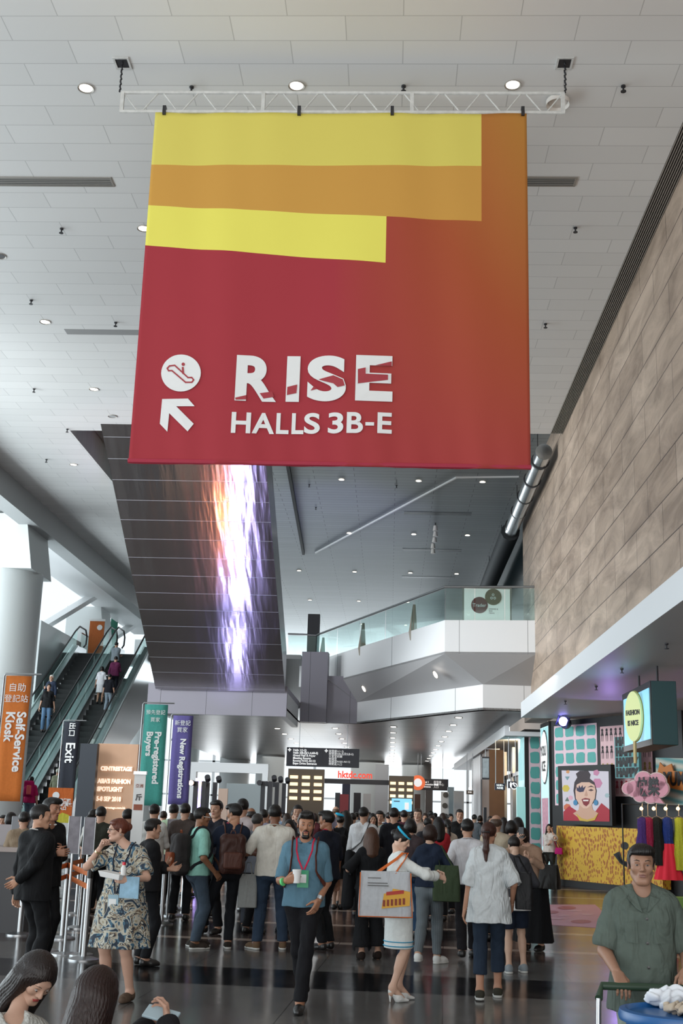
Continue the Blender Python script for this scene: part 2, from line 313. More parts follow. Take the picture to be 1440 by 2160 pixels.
struct('floor_gallery', mb, mat('gallery_floor', (.25, .25, .25), .4))
# gallery balustrade
MGL = glass('rail_glass', (.86, .94, .93), .11); MST = mat('steel', (.42, .43, .44), .34, 1.); MSTD = mat('dark_metal', (.05, .05, .055), .4, .6)
root = thing('glass_balustrade', 'glass balustrade with steel handrail along the white gallery', 'railing', (1.49, 33.1, 7.04))
def rel(p, r): return tuple(Vector(p) - r.location)
rp = [(-3.86, 43.0), (-2.8, 43.1), (1.49, 33.1), (4.0, 32.8)]
mb = MB(); mb.tube([rel((x, y, 8.0), root) for x, y in rp], .035, 8); mb.build('handrail', MST, root, smooth='auto')
for a, b, n in ((rp[0], rp[1], 1), (rp[1], rp[2], 5), (rp[2], rp[3], 3)):
    for i in range(n):
        p = lerp(a, b, (i + .02) / n); q = lerp(a, b, (i + .98) / n)
        MB().hull8([rel((*p, 7.04), root), rel((*q, 7.04), root), rel((*q, 7.95), root), rel((*p, 7.95), root)],
                   [rel((p[0] + .012, p[1] + .012, 7.04), root), rel((q[0] + .012, q[1] + .012, 7.04), root), rel((q[0] + .012, q[1] + .012, 7.95), root), rel((p[0] + .012, p[1] + .012, 7.95), root)]).build('glass_panel', MGL, root)
MBR = mat('bronze_fin', (.46, .42, .36), .35, .2)
for i, (px, py) in enumerate(((758, 1290), (880, 1258), (668, 1330))):
    t = (0.40, .78, .04)[i]; p = lerp(rp[1], rp[2], t); a = rel((p[0] + .05, p[1] - .05, 0), root); x, y = a[0], a[1]; z = -7.04
    MB().hull8([(x - .06, y, z + 6.75), (x + .06, y + .02, z + 6.75), (x + .16, y + .02, z + 7.0), (x - .10, y, z + 7.0)], [(x + .02, y, z + 7.85), (x + .1, y + .02, z + 7.85), (x + .1, y + .04, z + 7.85), (x + .02, y + .02, z + 7.85)]).build('bracket_fin', MBR, root)
# dark glazing and ducts at the far end of the wall top
struct('window_1', MB().box((4.05, 35.7, 7.0), (4.15, 78, 11.3)), mat('dark_glass', (.03, .045, .05), .12, .3), 'dark glazing beside the gallery')
root = thing('silver_duct', 'silver round duct running under the ceiling beyond the stone wall', 'duct', (3.55, 27.5, 10.2))
mb = MB(); mb.tube([(.1, 0.2, .2), (.1, 8.4, .15)], .21, 14); mb.build('duct_body', mat('duct_silver', (.6, .62, .63), .22, 1., bump=.1, bscale=6), root, smooth='auto')
for i in range(4): MB().tube([(.1, 1.4 + i * 5, .2), (.1, 1.4 + i * 5, 1.1)], .012, 5).build('hanger_rod', MSTD, root)
for i in range(5): MB().tube([(.1, .9 + i * 1.7, .19), (.1, .98 + i * 1.7, .19)], .235, 14).build('joint_ring', MSTD, root, smooth='auto')
mb = MB(); mb.tube([(.1, 8.4, .15), (.05, 20, -.1)], .3, 10); mb.build('lagged_section', mat('lagging', (.03, .035, .04), .7), root, smooth='auto')
# ---------------- mirrored escalator casing above
def mirror():
    m, nt, b = newmat('mirror_cladding'); N = nt.nodes.new; L = nt.links.new
    b.inputs['Base Color'].default_value = (.36, .36, .38, 1); b.inputs['Metallic'].default_value = 1; b.inputs['Roughness'].default_value = .13
    tc = N('ShaderNodeTexCoord'); mp = N('ShaderNodeMapping'); mp.inputs['Scale'].default_value = (2.2, .35, .35); L(tc.outputs['Object'], mp.inputs[0])
    n = N('ShaderNodeTexNoise'); n.inputs['Scale'].default_value = 1.3; n.inputs['Detail'].default_value = 3; L(mp.outputs[0], n.inputs['Vector'])
    sp = N('ShaderNodeSeparateXYZ'); L(tc.outputs['Object'], sp.inputs[0])
    fr = N('ShaderNodeMath'); fr.operation = 'PINGPONG'; fr.inputs[1].default_value = .30; L(sp.outputs[1], fr.inputs[0])
    lt = N('ShaderNodeMath'); lt.operation = 'LESS_THAN'; lt.inputs[1].default_value = .005; L(fr.outputs[0], lt.inputs[0])
    bp = N('ShaderNodeBump'); bp.inputs['Strength'].default_value = .35; bp.inputs['Distance'].default_value = .05; L(n.outputs[0], bp.inputs['Height']); L(bp.outputs[0], b.inputs['Normal'])
    b.inputs['Anisotropic'].default_value = .85
    tg = N('ShaderNodeCombineXYZ'); tg.inputs[1].default_value = -.85; tg.inputs[2].default_value = .53; L(tg.outputs[0], b.inputs['Tangent'])
    b.inputs['Roughness'].default_value = .24
    iv = N('ShaderNodeMath'); iv.operation = 'SUBTRACT'; iv.inputs[0].default_value = 1; L(lt.outputs[0], iv.inputs[1]); L(iv.outputs[0], b.inputs['Metallic'])
    mx = N('ShaderNodeMix'); mx.data_type = 'RGBA'; L(lt.outputs[0], mx.inputs['Factor']); mx.inputs['A'].default_value = (.62, .61, .62, 1); mx.inputs['B'].default_value = (.42, .42, .46, 1)
    L(mx.outputs['Result'], b.inputs['Base Color']); return m
mb = MB(); x0, x1 = -7.15, -3.2; sl = 5.45 / 8.8
y1 = 35.5; z1 = 5.12; y0 = 20.5; z0 = z1 + (y1 - y0) * sl
mb.hull8([(x0, y1, z1), (x1, y1, z1), (x1, y0, z0), (x0, y0, z0)], [(x0, y1, z1 + 1.2), (x1, y1, z1 + 1.2), (x1, y0, z0 + 1.2), (x0, y0, z0 + 1.2)])
mb2 = mb.build('escalator_casing', mirror()); mb2.location = (0, 0, 0)
tag(mb2, 'mirror-clad escalator casing sloping up behind the red banner', 'escalator')
struct('floor_mezzanine_edge', MB().box((-7.4, 35.6, 5.12), (-3.15, 41.2, 5.3)), MFAS)
# left window side
MCOLW = mat('column_white', (.62, .66, .66), .45)
def big_column(x, y, r, zt, label, capw=1.35):
    mb = MB(); mb.lathe([(r, 0), (r, 8.5), (r * .99, 8.52), (r, 8.54)], 40, (x, y, 0))
    mb.hull8([(x - r, y - r, 8.5), (x + r * .98, y - r, 8.5), (x + r * .98, y + r, 8.5), (x - r, y + r, 8.5)], [(x - r, y - r, zt), (x + r * .7, y - r, zt), (x + r * .7, y + r, zt), (x - r, y + r, zt)])
    for z in (2.6, 5.2): mb.lathe([(r + .004, z), (r + .004, z + .02)], 40, (x, y, 0), cap=False)
    return struct('column', mb, MCOLW, label, smooth='auto')
big_column(-11.95, 35.2, 1.08, 10.2, 'large round pale column beside the escalators')
big_column(-13.75, 52.5, .9, 10.3, 'round pale column behind the escalator landing')
for x, y in ((-12.8, 62), (-13, 76)): big_column(x, y, .8, 10.2, None)
MWIN = glass('window_glass', (.9, .97, .97), .12)
mb = MB()
for i in range(16): mb.box((-17.1, 2 + i * 5, 0), (-16.9, 2.15 + i * 5, 10.3))
for z in (3.4, 7.0): mb.box((-17.1, -7, z), (-16.9, 84, z + .15))
for i in range(7): mb.hull8([(-16.6, 30 + i * 8, 7), (-16.2, 30 + i * 8, 7), (-16.2, 30.6 + i * 8, 7), (-16.6, 30.6 + i * 8, 7)], [(-13.2, 30 + i * 8 + 3, 10.3), (-12.8, 33 + i * 8, 10.3), (-12.8, 33.6 + i * 8, 10.3), (-13.2, 33.6 + i * 8, 10.3)])
struct('window_2', mb, MWHITE, 'tall window wall with white mullions and slanting struts')
struct('floor_landing', MB().box((-15, 48.3, 7.5), (-9.7, 84, 7.78)), MGREY, 'landing at the top of the escalators')
struct('wall_escalator_side', MB().box((-14.4, 44, 0), (-13.45, 50, 8.45)), MCOLW, 'pale wall beside the escalator')
# small walls under the mezzanine
# far hall: columns, portal, light fascia
for x, y, r in ((-9.6, 74, .95), (-6.6, 66, .8), (-1.3, 70, 1.0), (1.6, 72, .9)):
    mb = MB(); mb.lathe([(r, 0), (r, 6.8)], 32, (x, y, 0)); struct('column', mb, MCOLW, smooth='auto')
mb = MB()
for i in range(12): mb.box((-30 + i * 4, 94, 0), (-29.8 + i * 4, 94.2, 9))
for z in (2.6, 5.2): mb.box((-30, 94, z), (16, 94.2, z + .12))
struct('window_3', mb, MWHITE, 'bright window wall at the far end of the hall')
mb = MB()
for i in range(8): mb.box((4.2, 38 + i * 3.2, 0), (4.32, 38.5 + i * 3.2, 4.0))
mb.box((4.2, 37, 3.0), (4.35, 64, 3.12)); struct('door_1', mb, mat('door_frames', (.5, .52, .53), .3, .7), 'row of steel framed glass doors under the far canopy')
struct('wall_marble_pier', MB().box((3.55, 47, 0), (4.1, 52, 4.02)), mat('grey_marble', (.36, .37, .39), .35, var=.35, vscale=2.5), 'grey marble pier under the far canopy')
struct('wall_wood_pier', MB().box((3.6, 43.6, 0), (4.15, 46.9, 4.02)), mat('brown_wood', (.16, .075, .035), .5, var=.2, vscale=3), 'brown wood pier under the far canopy')
# ================================================================= CEILING FITTINGS
MLAMP = mat('lamp_disc', (1, 1, 1), .5, emit=(1, .93, .82), es=3.2); MRING = mat('lamp_ring', (.35, .33, .3), .4, .4)
def downlight(r=.105, es=None):
    t = thing('recessed_downlight', '', 'ceiling light')
    MB().lathe([(r * .8, .01), (r * .8, -.004)], 20).build('lamp', MLAMP, t)
    MB().lathe([(r * .8, .0), (r, -.012), (r * 1.02, .0)], 20, cap=False).build('trim_ring', MRING, t, smooth='auto'); return t
dl = None
DLS = [((181, 186), 'left of the truss and level with it'), ((625, 181), 'directly above the truss, near its middle'), ((1081, 179), 'above the truss near its right end'), ((303, 482), 'half hidden by the banner, beside its pale yellow band'),
       ((95, 679), 'left of the banner, beside the long vent'), ((198, 821), 'left of the banner, beside the escalator symbol'), ((155, 980), 'beyond the ceiling edge beside the mirrored casing')]
for (x, y), d in DLS:
    p = atZ(x, y, CZ - .005); lab = 'round lit ceiling downlight ' + d
    if dl is None: dl = downlight(); dl.location = p; dl['label'] = lab; dl['group'] = 'downlights in the high ceiling'
    else: clone(dl, p, label=lab, group='downlights in the high ceiling')
o = clone(dl, atZ(1176, 213, CZ - .03), label='round white ceiling dome behind the right end of the truss'); o.name = 'ceiling_dome'; o['group'] = ''; del o['group']
o.scale = (1.4, 1.4, 5)
MW = mat('dome_white', (.75, .72, .68), .4)
for ch in o.children: ch.material_slots[0].link = 'OBJECT'; ch.material_slots[0].material = MW
clone(dl, atZ(237, 878, CZ - .005), label='unlit grey ceiling disc near the far ceiling edge left of the banner', group='unlit discs', mats={'lamp': MGREY})
clone(dl, atZ(0, 540, CZ - .005), label='dark ceiling disc cut by the left edge of the view', group='unlit discs', mats={'lamp': MSTD})
# sprinklers
SPK = None
def sprinkler():
    t = thing('sprinkler_head', '', 'sprinkler')
    MB().lathe([(.03, 0), (.03, -.02), (.012, -.03), (.012, -.07)], 10).build('body', MSTD, t)
    MB().lathe([(.035, -.075), (.035, -.085)], 10).build('deflector', MSTD, t); return t
for (x, y), z, d in [((404, 183), CZ, 'above the truss, left part'), ((851, 181), CZ, 'above the truss, right of its middle'), ((1314, 181), CZ, 'right of the truss end'), ((130, 482), CZ, 'left of the banner, below the long vent'),
                     ((1213, 480), CZ, 'right of the banner, below the short vent'), ((1150, 683), CZ, 'right of the red part of the banner'), ((66, 633), CZ, 'left, above a lit downlight'), ((72, 820), CZ, 'left, level with the escalator symbol'),
                     ((244, 680), CZ, 'close beside the left edge of the banner'), ((142, 905), CZ, 'at the far edge of the high ceiling'), ((98, 969), CZ, 'past the ceiling edge near the long beam'),
                     ((1405, 1357), 4.26, 'under the white canopy near the pink light'), ((1311, 1410), 4.26, 'under the white canopy before the blue booth screen'), ((1257, 1447), 4.26, 'under the white canopy, middle of three'), ((1192, 1478), 4.26, 'under the white canopy near the theatre lamp'),
                     ((652, 1022), 11.3, 'on the upper ceiling in the purple glow'), ((836, 1024), 11.3, 'on the upper ceiling just below the banner'), ((666, 1070), 11.3, 'on the upper ceiling beside the black slot')]:
    p = atZ(x, y, z - .004); lab = 'small dark sprinkler ' + d
    if SPK is None: SPK = sprinkler(); SPK.location = p; SPK['label'] = lab; SPK['group'] = 'sprinklers'
    else: clone(SPK, p, label=lab, group='sprinklers')
# long air vents
MVENT = mat('vent_grey', (.10, .10, .095), .6)
def vent(p, q, w, z, lab, m=MVENT, fr=True):
    t = thing('air_vent', lab, 'air vent', ((p.x + q.x) / 2, p.y, z)); h = (q.x - p.x) / 2
    MB().box((-h, 0, -.006), (h, w, .05)).build('vent_back', m, t)
    if fr:
        MB().box((-h - .03, -.03, -.012), (h + .03, 0, .0)).box((-h - .03, w, -.012), (h + .03, w + .03, 0)).box((-h - .03, 0, -.012), (-h, w, 0)).box((h, 0, -.012), (h + .03, w, 0)).build('vent_frame', MRING, t)
        mb = MB(); n = 4
        for i in range(n): mb.box((-h, w * (i + .35) / n, -.012), (h, w * (i + .5) / n, -.004))
        mb.build('louvre', mat('louvre_grey', (.38, .37, .35), .5), t)
vent(Vector((-7.6, 15.3, 0)), Vector((-4.28, 15.3, 0)), .2, CZ, 'long grey slot air vent cut by the left edge of the view')
vent(Vector((1.1, 15.22, 0)), Vector((2.51, 15.22, 0)), .2, CZ, 'short slot air vent emerging right of the banner')
vent(atZ(135, 694, CZ), atZ(330, 694, CZ), .25, CZ, 'pale slot air vent running behind the banner at left', mat('vent_pale', (.3, .3, .3), .5), False)
for a, b, d in (((852, 1079), (995, 1081), 'nearest the banner'), ((849, 1157), (974, 1158), 'middle one of three'), ((847, 1215), (960, 1217), 'farthest, above the gallery glass')):
    vent(atZ(*a, 11.3), atZ(*b, 11.3), .35, 11.3, 'dark slot air vent on the upper ceiling, ' + d, MSTD, False)
# track spotlights on the upper ceiling
for i, (x, y) in enumerate(((918, 1103), (918, 1115), (916, 1128), (913, 1141), (913, 1152))):
    p = atZ(x, y, 11.28)
    t = thing('ceiling_spotlight', 'small white spotlight on the upper ceiling, one of the row of five', 'spotlight', p, 0, 'row of five small spotlights')
    MB().lathe([(.02, 0), (.02, -.12)], 8).build('stem', MSTD, t); MB().lathe([(.06, -.1), (.09, -.28), (.07, -.28)], 10).build('lamp_shade', MW, t)
# small lights of the upper ceiling
k = 0
for X_ in (-6.2, -3.9, -1.6, .7, 2.6):
    for Y_ in (33.6, 40.5, 47.4, 54.3, 61.2):
        if X_ < -3 and Y_ < 46: continue
        if X_ > 2 and Y_ > 50: continue
        clone(dl, (X_, Y_, 11.29), label='small lit downlight scattered on the upper hall ceiling', group='downlights of the upper hall ceiling'); k += 1
for (x, y) in ((767, 1453), (918, 1423)):
    q = atY(x, y, 37)
    n = (Vector(A[1]) - Vector(A[0])).cross(Vector(A[3]) - Vector(A[0])).normalized()
    v = Vector(ray(x, y)); o_ = Vector((0, 0, EYE)); tt = (Vector(A[0]) - o_).dot(n) / v.dot(n); p = o_ + v * tt
    c_ = clone(dl, p + v.normalized() * -.03, label='bright downlight under the gallery, ' + ('left one of the pair' if x < 800 else 'right one of the pair'), group='downlights under the gallery'); c_.scale = (1.3, 1.3, 1)
    if n.z > 0: n = -n
    c_.rotation_euler = (-n).to_track_quat('Z', 'Y').to_euler()
MLAMPR = mat('low_lamp', (1, 1, 1), .5, emit=(1, .95, .88), es=9)
rows = [(2.1, 36.8), (.1, 41.5), (-2.0, 43), (-4.2, 44)]
for (X_, Y0) in rows:
    for i in range(11):
        y = Y0 + i * 3.1
        if y > 77: break
        o = clone(dl, (X_, y, 4.595), label='small bright downlight in the rows of the low metal ceiling', group='downlights of the low metal ceiling', mats={'lamp': MLAMPR}); o.scale = (1.25, 1.25, 1)
# ================================================================= BANNER ON TRUSS
YB = 12.55
MTR = mat('truss_white', (.62, .62, .60), .5, var=.3, vscale=14)
tr = thing('ceiling_truss', 'white aluminium ladder truss hung under the ceiling on two chains', 'truss', (-.75, YB, 9.99))
a = atY(256, 195, YB); b = atY(1190, 198, YB); xl, xr = a.x + .75, b.x + .75; zt, zb = .18, -.02
zt = a.z - 9.99; zb = atY(256, 235, YB).z - 9.99
for nm, z, yy in (('top_chord', zt, 0), ('bottom_chord', zb, 0)): MB().tube([(xl, yy, z), (xr, yy, z)], .022, 8).build(nm, MTR, tr, smooth='auto')
for x in (xl + .02, xr - .02, xl + (xr - xl) * .325, xl + (xr - xl) * .66): MB().box((x - .022, -.022, zb), (x + .022, .022, zt)).build('upright', MTR, tr)
n = 22
for i in range(n):
    x_a = xl + (xr - xl) * (i + .1) / n; x_b = xl + (xr - xl) * (i + .9) / n
    MB().tube([(x_a, 0, zt if i % 2 == 0 else zb), (x_b, 0, zb if i % 2 == 0 else zt)], .009, 6).build('lacing', MTR, tr)
for (hx, hy, tx), d in (((258, 133, 262), 'left'), ((1190, 133, 1186), 'right')):
    p = atZ(hx, hy, CZ - .002)
    t = thing('ceiling_hatch', 'small square ceiling hatch above the %s end of the truss' % d, 'hatch', p)
    MB().box((-.075, -.09, -.004), (.075, .09, .02)).build('opening', MSTD, t)
    MB().box((-.1, -.12, -.012), (.1, -.09, .0)).box((-.1, .09, -.012), (.1, .12, 0)).box((-.1, -.09, -.012), (-.075, .09, 0)).box((.075, -.09, -.012), (.1, .09, 0)).build('rim', MTR, t)
    mb = MB(); x = p.x
    for i in range(12):
        z = 9.99 + zt + .01 + i * (CZ - .01 - 9.99 - zt) / 12; mb.tube([(x + (.012 if i % 2 else 0), YB, z), (x, YB + (0 if i % 2 else .012), z + .04)], .012, 5)
    o = mb.build('hanging_chain', MSTD); tag(o, 'dark chain holding up the %s end of the truss' % d, 'chain', 'truss chains')
# the banner, with soft folds
c00 = atY(328, 236, YB); c10 = atY(1110, 237, YB); c01 = atY(263, 977, YB); c11 = atY(1121, 989, YB)
W0 = c10.x - c00.x; H0 = c00.z - c01.z
bn = thing('hanging_banner', 'huge red, orange and yellow fabric banner with white lettering HALLS 3B-E and an arrow', 'banner', (c00.x, YB, c01.z))
def uvpix(x, y):                                       # banner point seen at a pixel
    p = atY(x, y, YB); return p.x - c00.x, p.z - c01.z
def fold(u, v):
    t = 1 - v / H0
    return .022 * math.sin(u * 4.1 + .6 * math.sin(v * 1.1)) * (.3 + .7 * t) + .007 * math.sin(u * 9 + v * .8) * (.5 + .5 * math.sin(u * 2.2)) + .006 * math.sin(u * 17 + v * 2) * max(0, t - .8) * 5
def bannermat():
    m, nt, b_ = newmat('banner_print'); N = nt.nodes.new; L = nt.links.new
    tc = N('ShaderNodeTexCoord'); sp = N('ShaderNodeSeparateXYZ'); L(tc.outputs['Object'], sp.inputs[0]); U, V = sp.outputs[0], sp.outputs[2]
    def m2(op, a, b, c=None):
        n = N('ShaderNodeMath'); n.operation = op
        for i, q in enumerate((a, b) if c is None else (a, b, c)):
            if isinstance(q, (int, float)): n.inputs[i].default_value = q
            else: L(q, n.inputs[i])
        return n.outputs[0]
    def below(p, q):                                   # V < line through p,q
        s = (q[1] - p[1]) / (q[0] - p[0]); return m2('LESS_THAN', V, m2('ADD', m2('MULTIPLY', U, s), p[1] - s * p[0]))
    g = N('ShaderNodeValToRGB'); u1 = m2('SMOOTH_MIN', m2('MAXIMUM', m2('MULTIPLY', m2('SUBTRACT', U, .50 * W0), 1 / (.50 * W0)), 0), 1, .05); f = m2('MULTIPLY', m2('POWER', u1, .8), m2('ADD', m2('MULTIPLY', V, .86 / H0), .14)); L(f, g.inputs[0])
    e = g.color_ramp.elements; e[0].position = .0; e[0].color = sr('a73a43') + (1,); e[1].position = .95; e[1].color = sr('b8803c') + (1,)
    e2 = g.color_ramp.elements.new(.45); e2.color = sr('ab5535') + (1,)
    col = g.outputs[0]
    def mix(col, f, c):
        mx = N('ShaderNodeMix'); mx.data_type = 'RGBA'; L(f, mx.inputs['Factor']); L(col, mx.inputs['A']); mx.inputs['B'].default_value = c + (1,); return mx.outputs['Result']
    P = uvpix; xa = P(1015, 300)[0]; xb = P(814, 500)[0]
    fa = m2('MULTIPLY', m2('LESS_THAN', U, xa), m2('SUBTRACT', 1, below(P(310, 433), P(1015, 467)))); col = mix(col, fa, sr('cf9c4c'))
    fb = m2('MULTIPLY', m2('LESS_THAN', U, xa), m2('SUBTRACT', 1, below(P(318, 348), P(1015, 350)))); col = mix(col, fb, sr('ddd067'))
    fc = m2('MULTIPLY', m2('MULTIPLY', m2('LESS_THAN', U, xb), below(P(310, 433), P(1015, 467))), m2('SUBTRACT', 1, below(P(303, 517), P(814, 555)))); col = mix(col, fc, sr('ece468'))
    L(col, b_.inputs['Base Color']); b_.inputs['Roughness'].default_value = .75; b_.inputs['Specular IOR Level'].default_value = .2; return m
nu, nv = 120, 60; vs = []; fs = []
for j in range(nv + 1):
    for i in range(nu + 1):
        u = W0 * i / nu; v = H0 * j / nv; vs.append((u, fold(u, v), v))
fs = [(j * (nu + 1) + i, j * (nu + 1) + i + 1, (j + 1) * (nu + 1) + i + 1, (j + 1) * (nu + 1) + i) for j in range(nv) for i in range(nu)]
bo = MB().add(vs, fs).build('cloth', bannermat(), bn, smooth=True); sm = bo.modifiers.new('s', 'SOLIDIFY'); sm.thickness = .004; sm.offset = 1
MB().tube([(-.005, 0, .03), (W0 + .005, 0, .03)], .028, 8).build('hem_bar', mat('hem_red', sr('a92f45'), .7), bn, smooth='auto')
for px in (347, 631, 827, 1102):
    u = uvpix(px, 236)[0]; MB().box((u - .02, -.035, H0 - .05), (u + .02, .03, H0 + .07)).build('clip', MSTD, bn)
MWT = mat('print_white', (.82, .83, .83), .7)
def drape(o):                                          # keep prints on the cloth
    for v in o.data.vertices:
        w = o.matrix_basis @ v.co; v.co = (w.x, fold(w.x, w.z) - .022 - (.0 if w.y > -.001 else .002), w.z)
    o.matrix_basis = Matrix.Identity(4); return o
def bprint(name, polys, m=MWT, lift=0.):
    mb = MB()
    for poly in polys: mb.prism([uvpix(*q) for q in poly], 0.0, .003)
    o = mb.build(name, m, bn); o.matrix_basis = Matrix.Translation((0, -lift, 0)) @ Matrix.Rotation(R(90), 4, 'X')
    for v in o.data.vertices:
        w = o.matrix_basis @ v.co; v.co = (w.x, fold(w.x, w.z) - .020 - lift - (0 if abs(v.co.z) < 1e-5 else .002), w.z)
    o.matrix_basis = Matrix.Identity(4); return o
def circ(cx, cy, r, n=40, ry=None): return [(cx + r * math.cos(-2 * math.pi * i / n), cy + (ry or r) * math.sin(-2 * math.pi * i / n)) for i in range(n)]
MRD = mat('print_red', sr('a73a43'), .7)
bprint('escalator_symbol', [circ(382, 788, 42, ry=39)])
def stroke(pts, w):
    out = []
    for (a, b) in zip(pts[:-1], pts[1:]):
        d = Vector((b[0] - a[0], b[1] - a[1])); n = Vector((-d.y, d.x)).normalized() * w / 2; e = d.normalized() * w * .35
        out.append([(a[0] - e.x + n.x, a[1] - e.y + n.y), (b[0] + e.x + n.x, b[1] + e.y + n.y), (b[0] + e.x - n.x, b[1] + e.y - n.y), (a[0] - e.x - n.x, a[1] - e.y - n.y)])
    return out
def pixscale(): pass
esc = [(358, 773), (369, 772), (397, 798), (405, 798), (409, 803), (405, 808), (392, 808), (363, 783), (356, 783), (353, 778), (358, 773)]
bprint('symbol_mark', stroke(esc, 3) + stroke([(386, 777), (387, 789)], 4) + [circ(387, 770, 3.6, 12)], MRD, .006)
bprint('arrow', [[(342, 842), (397, 842), (411, 858), (372, 858), (409, 895), (396, 911), (357, 872), (353, 911), (337, 894)]])
def fit(o, x0, x1, z0, z1):
    vs = o.data.vertices; ax = [v.co.x for v in vs]; ay = [v.co.y for v in vs]; a0, a1, b0, b1 = min(ax), max(ax), min(ay), max(ay)
    for v in vs: v.co = (x0 + (v.co.x - a0) / (a1 - a0) * (x1 - x0), 0 if v.co.z < 0 else -.002, z0 + (v.co.y - b0) / (b1 - b0) * (z1 - z0))
    o.matrix_basis = Matrix.Identity(4); drape(o)
def word(chars, y0, y1, off):                          # each letter in its own printed box
    for ch, xa_, xb_ in chars:
        z1_ = uvpix((xa_ + xb_) / 2, y0)[1]; z0_ = uvpix((xa_ + xb_) / 2, y1)[1]
        if ch == '-': z0_, z1_ = z0_ + (z1_ - z0_) * .36, z0_ + (z1_ - z0_) * .52
        o = lettering(ch, .65, MWT, bn, Matrix.Identity(4), 'LEFT', off, depth=.001, res=10); fit(o, uvpix(xa_, 800)[0], uvpix(xb_, 800)[0], z0_, z1_)
word([('R', 498, 584), ('I', 604, 632), ('S', 648, 730), ('E', 750, 828)], 752, 848, .026)
word([('H', 494, 534), ('A', 537, 583), ('L', 587, 613), ('L', 619, 644), ('S', 645, 678), ('3', 695, 727), ('B', 734, 768), ('-', 773, 791), ('E', 798, 828)], 872, 916, .016)
# slashes through the RISE letters
sl_ = [[(497, 842), (520, 836), (520, 845), (498, 846)], [(548, 831), (574, 827), (578, 838), (556, 842)], [(606, 817), (627, 812), (625, 830), (605, 834)], [(672, 802), (704, 794), (724, 804), (727, 816), (712, 819), (703, 811), (684, 806)], [(655, 825), (662, 816), (669, 822)], [(754, 782), (772, 778), (772, 790), (818, 791), (818, 803), (754, 812)], [(792, 773), (826, 764), (826, 774)]]
for q_ in sl_: bprint('letter_slash', [q_], MRD, .010)
for q_ in (stroke([(754, 782), (754, 812)], 1.4), stroke([(704, 794), (724, 803), (729, 818)], 1.6), stroke([(772, 779), (772, 791), (820, 792), (820, 811)], 1.4)): bprint('letter_outline', q_, MWT, .016)
# slight counter-tilt of the print baseline is part of the cloth hang
# ================================================================= SMOOTH BODY MODELLER
def rc(a, b, ra, rb, k=.03): return ('rc', np.array(a, float), np.array(b, float), ra, rb, k, 1)
def el(c, r, k=.02, Rm=None): return ('el', np.array(c, float), np.array(r, float), Rm, None, k, 1)
def sub(p, k=None): return p[:5] + (p[5] if k is None else k, -1)
def cone(zt, zb, c0, c1, a0, a1, k=.03, fold=0., nf=9, ph=0.):   # elliptical skirt between two heights (c = xy centre, a = xy radii)
    return ('co', np.array([zt, zb, c0[0], c0[1], c1[0], c1[1]], float), np.array([a0[0], a0[1], a1[0], a1[1], fold, nf, ph], float), None, None, k, 1)
def bxp(c, h, r, k=.01, Rm=None): return ('bx', np.array(c, float), np.array(h, float), r, Rm, k, 1)
def dist(p, X, Y, Z):
    t = p[0]
    if t == 'rc':
        a, b, ra, rb = p[1:5]; d = b - a; L2 = max(d.dot(d), 1e-9)
        x, y, z = X - a[0], Y - a[1], Z - a[2]; h = np.clip((x * d[0] + y * d[1] + z * d[2]) / L2, 0, 1)
        return np.sqrt((x - h * d[0]) ** 2 + (y - h * d[1]) ** 2 + (z - h * d[2]) ** 2) - (ra + (rb - ra) * h)
    if t == 'el':
        c, r, Rm = p[1:4]; x, y, z = X - c[0], Y - c[1], Z - c[2]
        if Rm is not None: x, y, z = Rm[0][0] * x + Rm[1][0] * y + Rm[2][0] * z, Rm[0][1] * x + Rm[1][1] * y + Rm[2][1] * z, Rm[0][2] * x + Rm[1][2] * y + Rm[2][2] * z
        q = np.sqrt((x / r[0]) ** 2 + (y / r[1]) ** 2 + (z / r[2]) ** 2) + 1e-9; g = np.sqrt((x / r[0] ** 2) ** 2 + (y / r[1] ** 2) ** 2 + (z / r[2] ** 2) ** 2) + 1e-9
        return q * (q - 1) / g
    if t == 'co':
        zt, zb, cx0, cy0, cx1, cy1 = p[1]; ax0, ay0, ax1, ay1, fo, nf, ph = p[2]
        h = np.clip((zt - Z) / (zt - zb), 0, 1); x = X - (cx0 + (cx1 - cx0) * h); y = Y - (cy0 + (cy1 - cy0) * h)
        ax = ax0 + (ax1 - ax0) * h; ay = ay0 + (ay1 - ay0) * h
        if fo: th = np.arctan2(y, x); f = 1 + fo * h * np.sin(nf * th + ph + 2 * h); ax = ax * f; ay = ay * f
        q = np.sqrt((x / ax) ** 2 + (y / ay) ** 2) + 1e-9; d = (q - 1) * np.minimum(ax, ay)
        return np.maximum(d, np.maximum(Z - zt, zb - Z))
    c, hh, rr, Rm = p[1:5]; x, y, z = X - c[0], Y - c[1], Z - c[2]
    if Rm is not None: x, y, z = Rm[0][0] * x + Rm[1][0] * y + Rm[2][0] * z, Rm[0][1] * x + Rm[1][1] * y + Rm[2][1] * z, Rm[0][2] * x + Rm[1][2] * y + Rm[2][2] * z
    x = np.abs(x) - hh[0] + rr; y = np.abs(y) - hh[1] + rr; z = np.abs(z) - hh[2] + rr
    return np.sqrt(np.maximum(x, 0) ** 2 + np.maximum(y, 0) ** 2 + np.maximum(z, 0) ** 2) + np.minimum(np.maximum(x, np.maximum(y, z)), 0) - rr
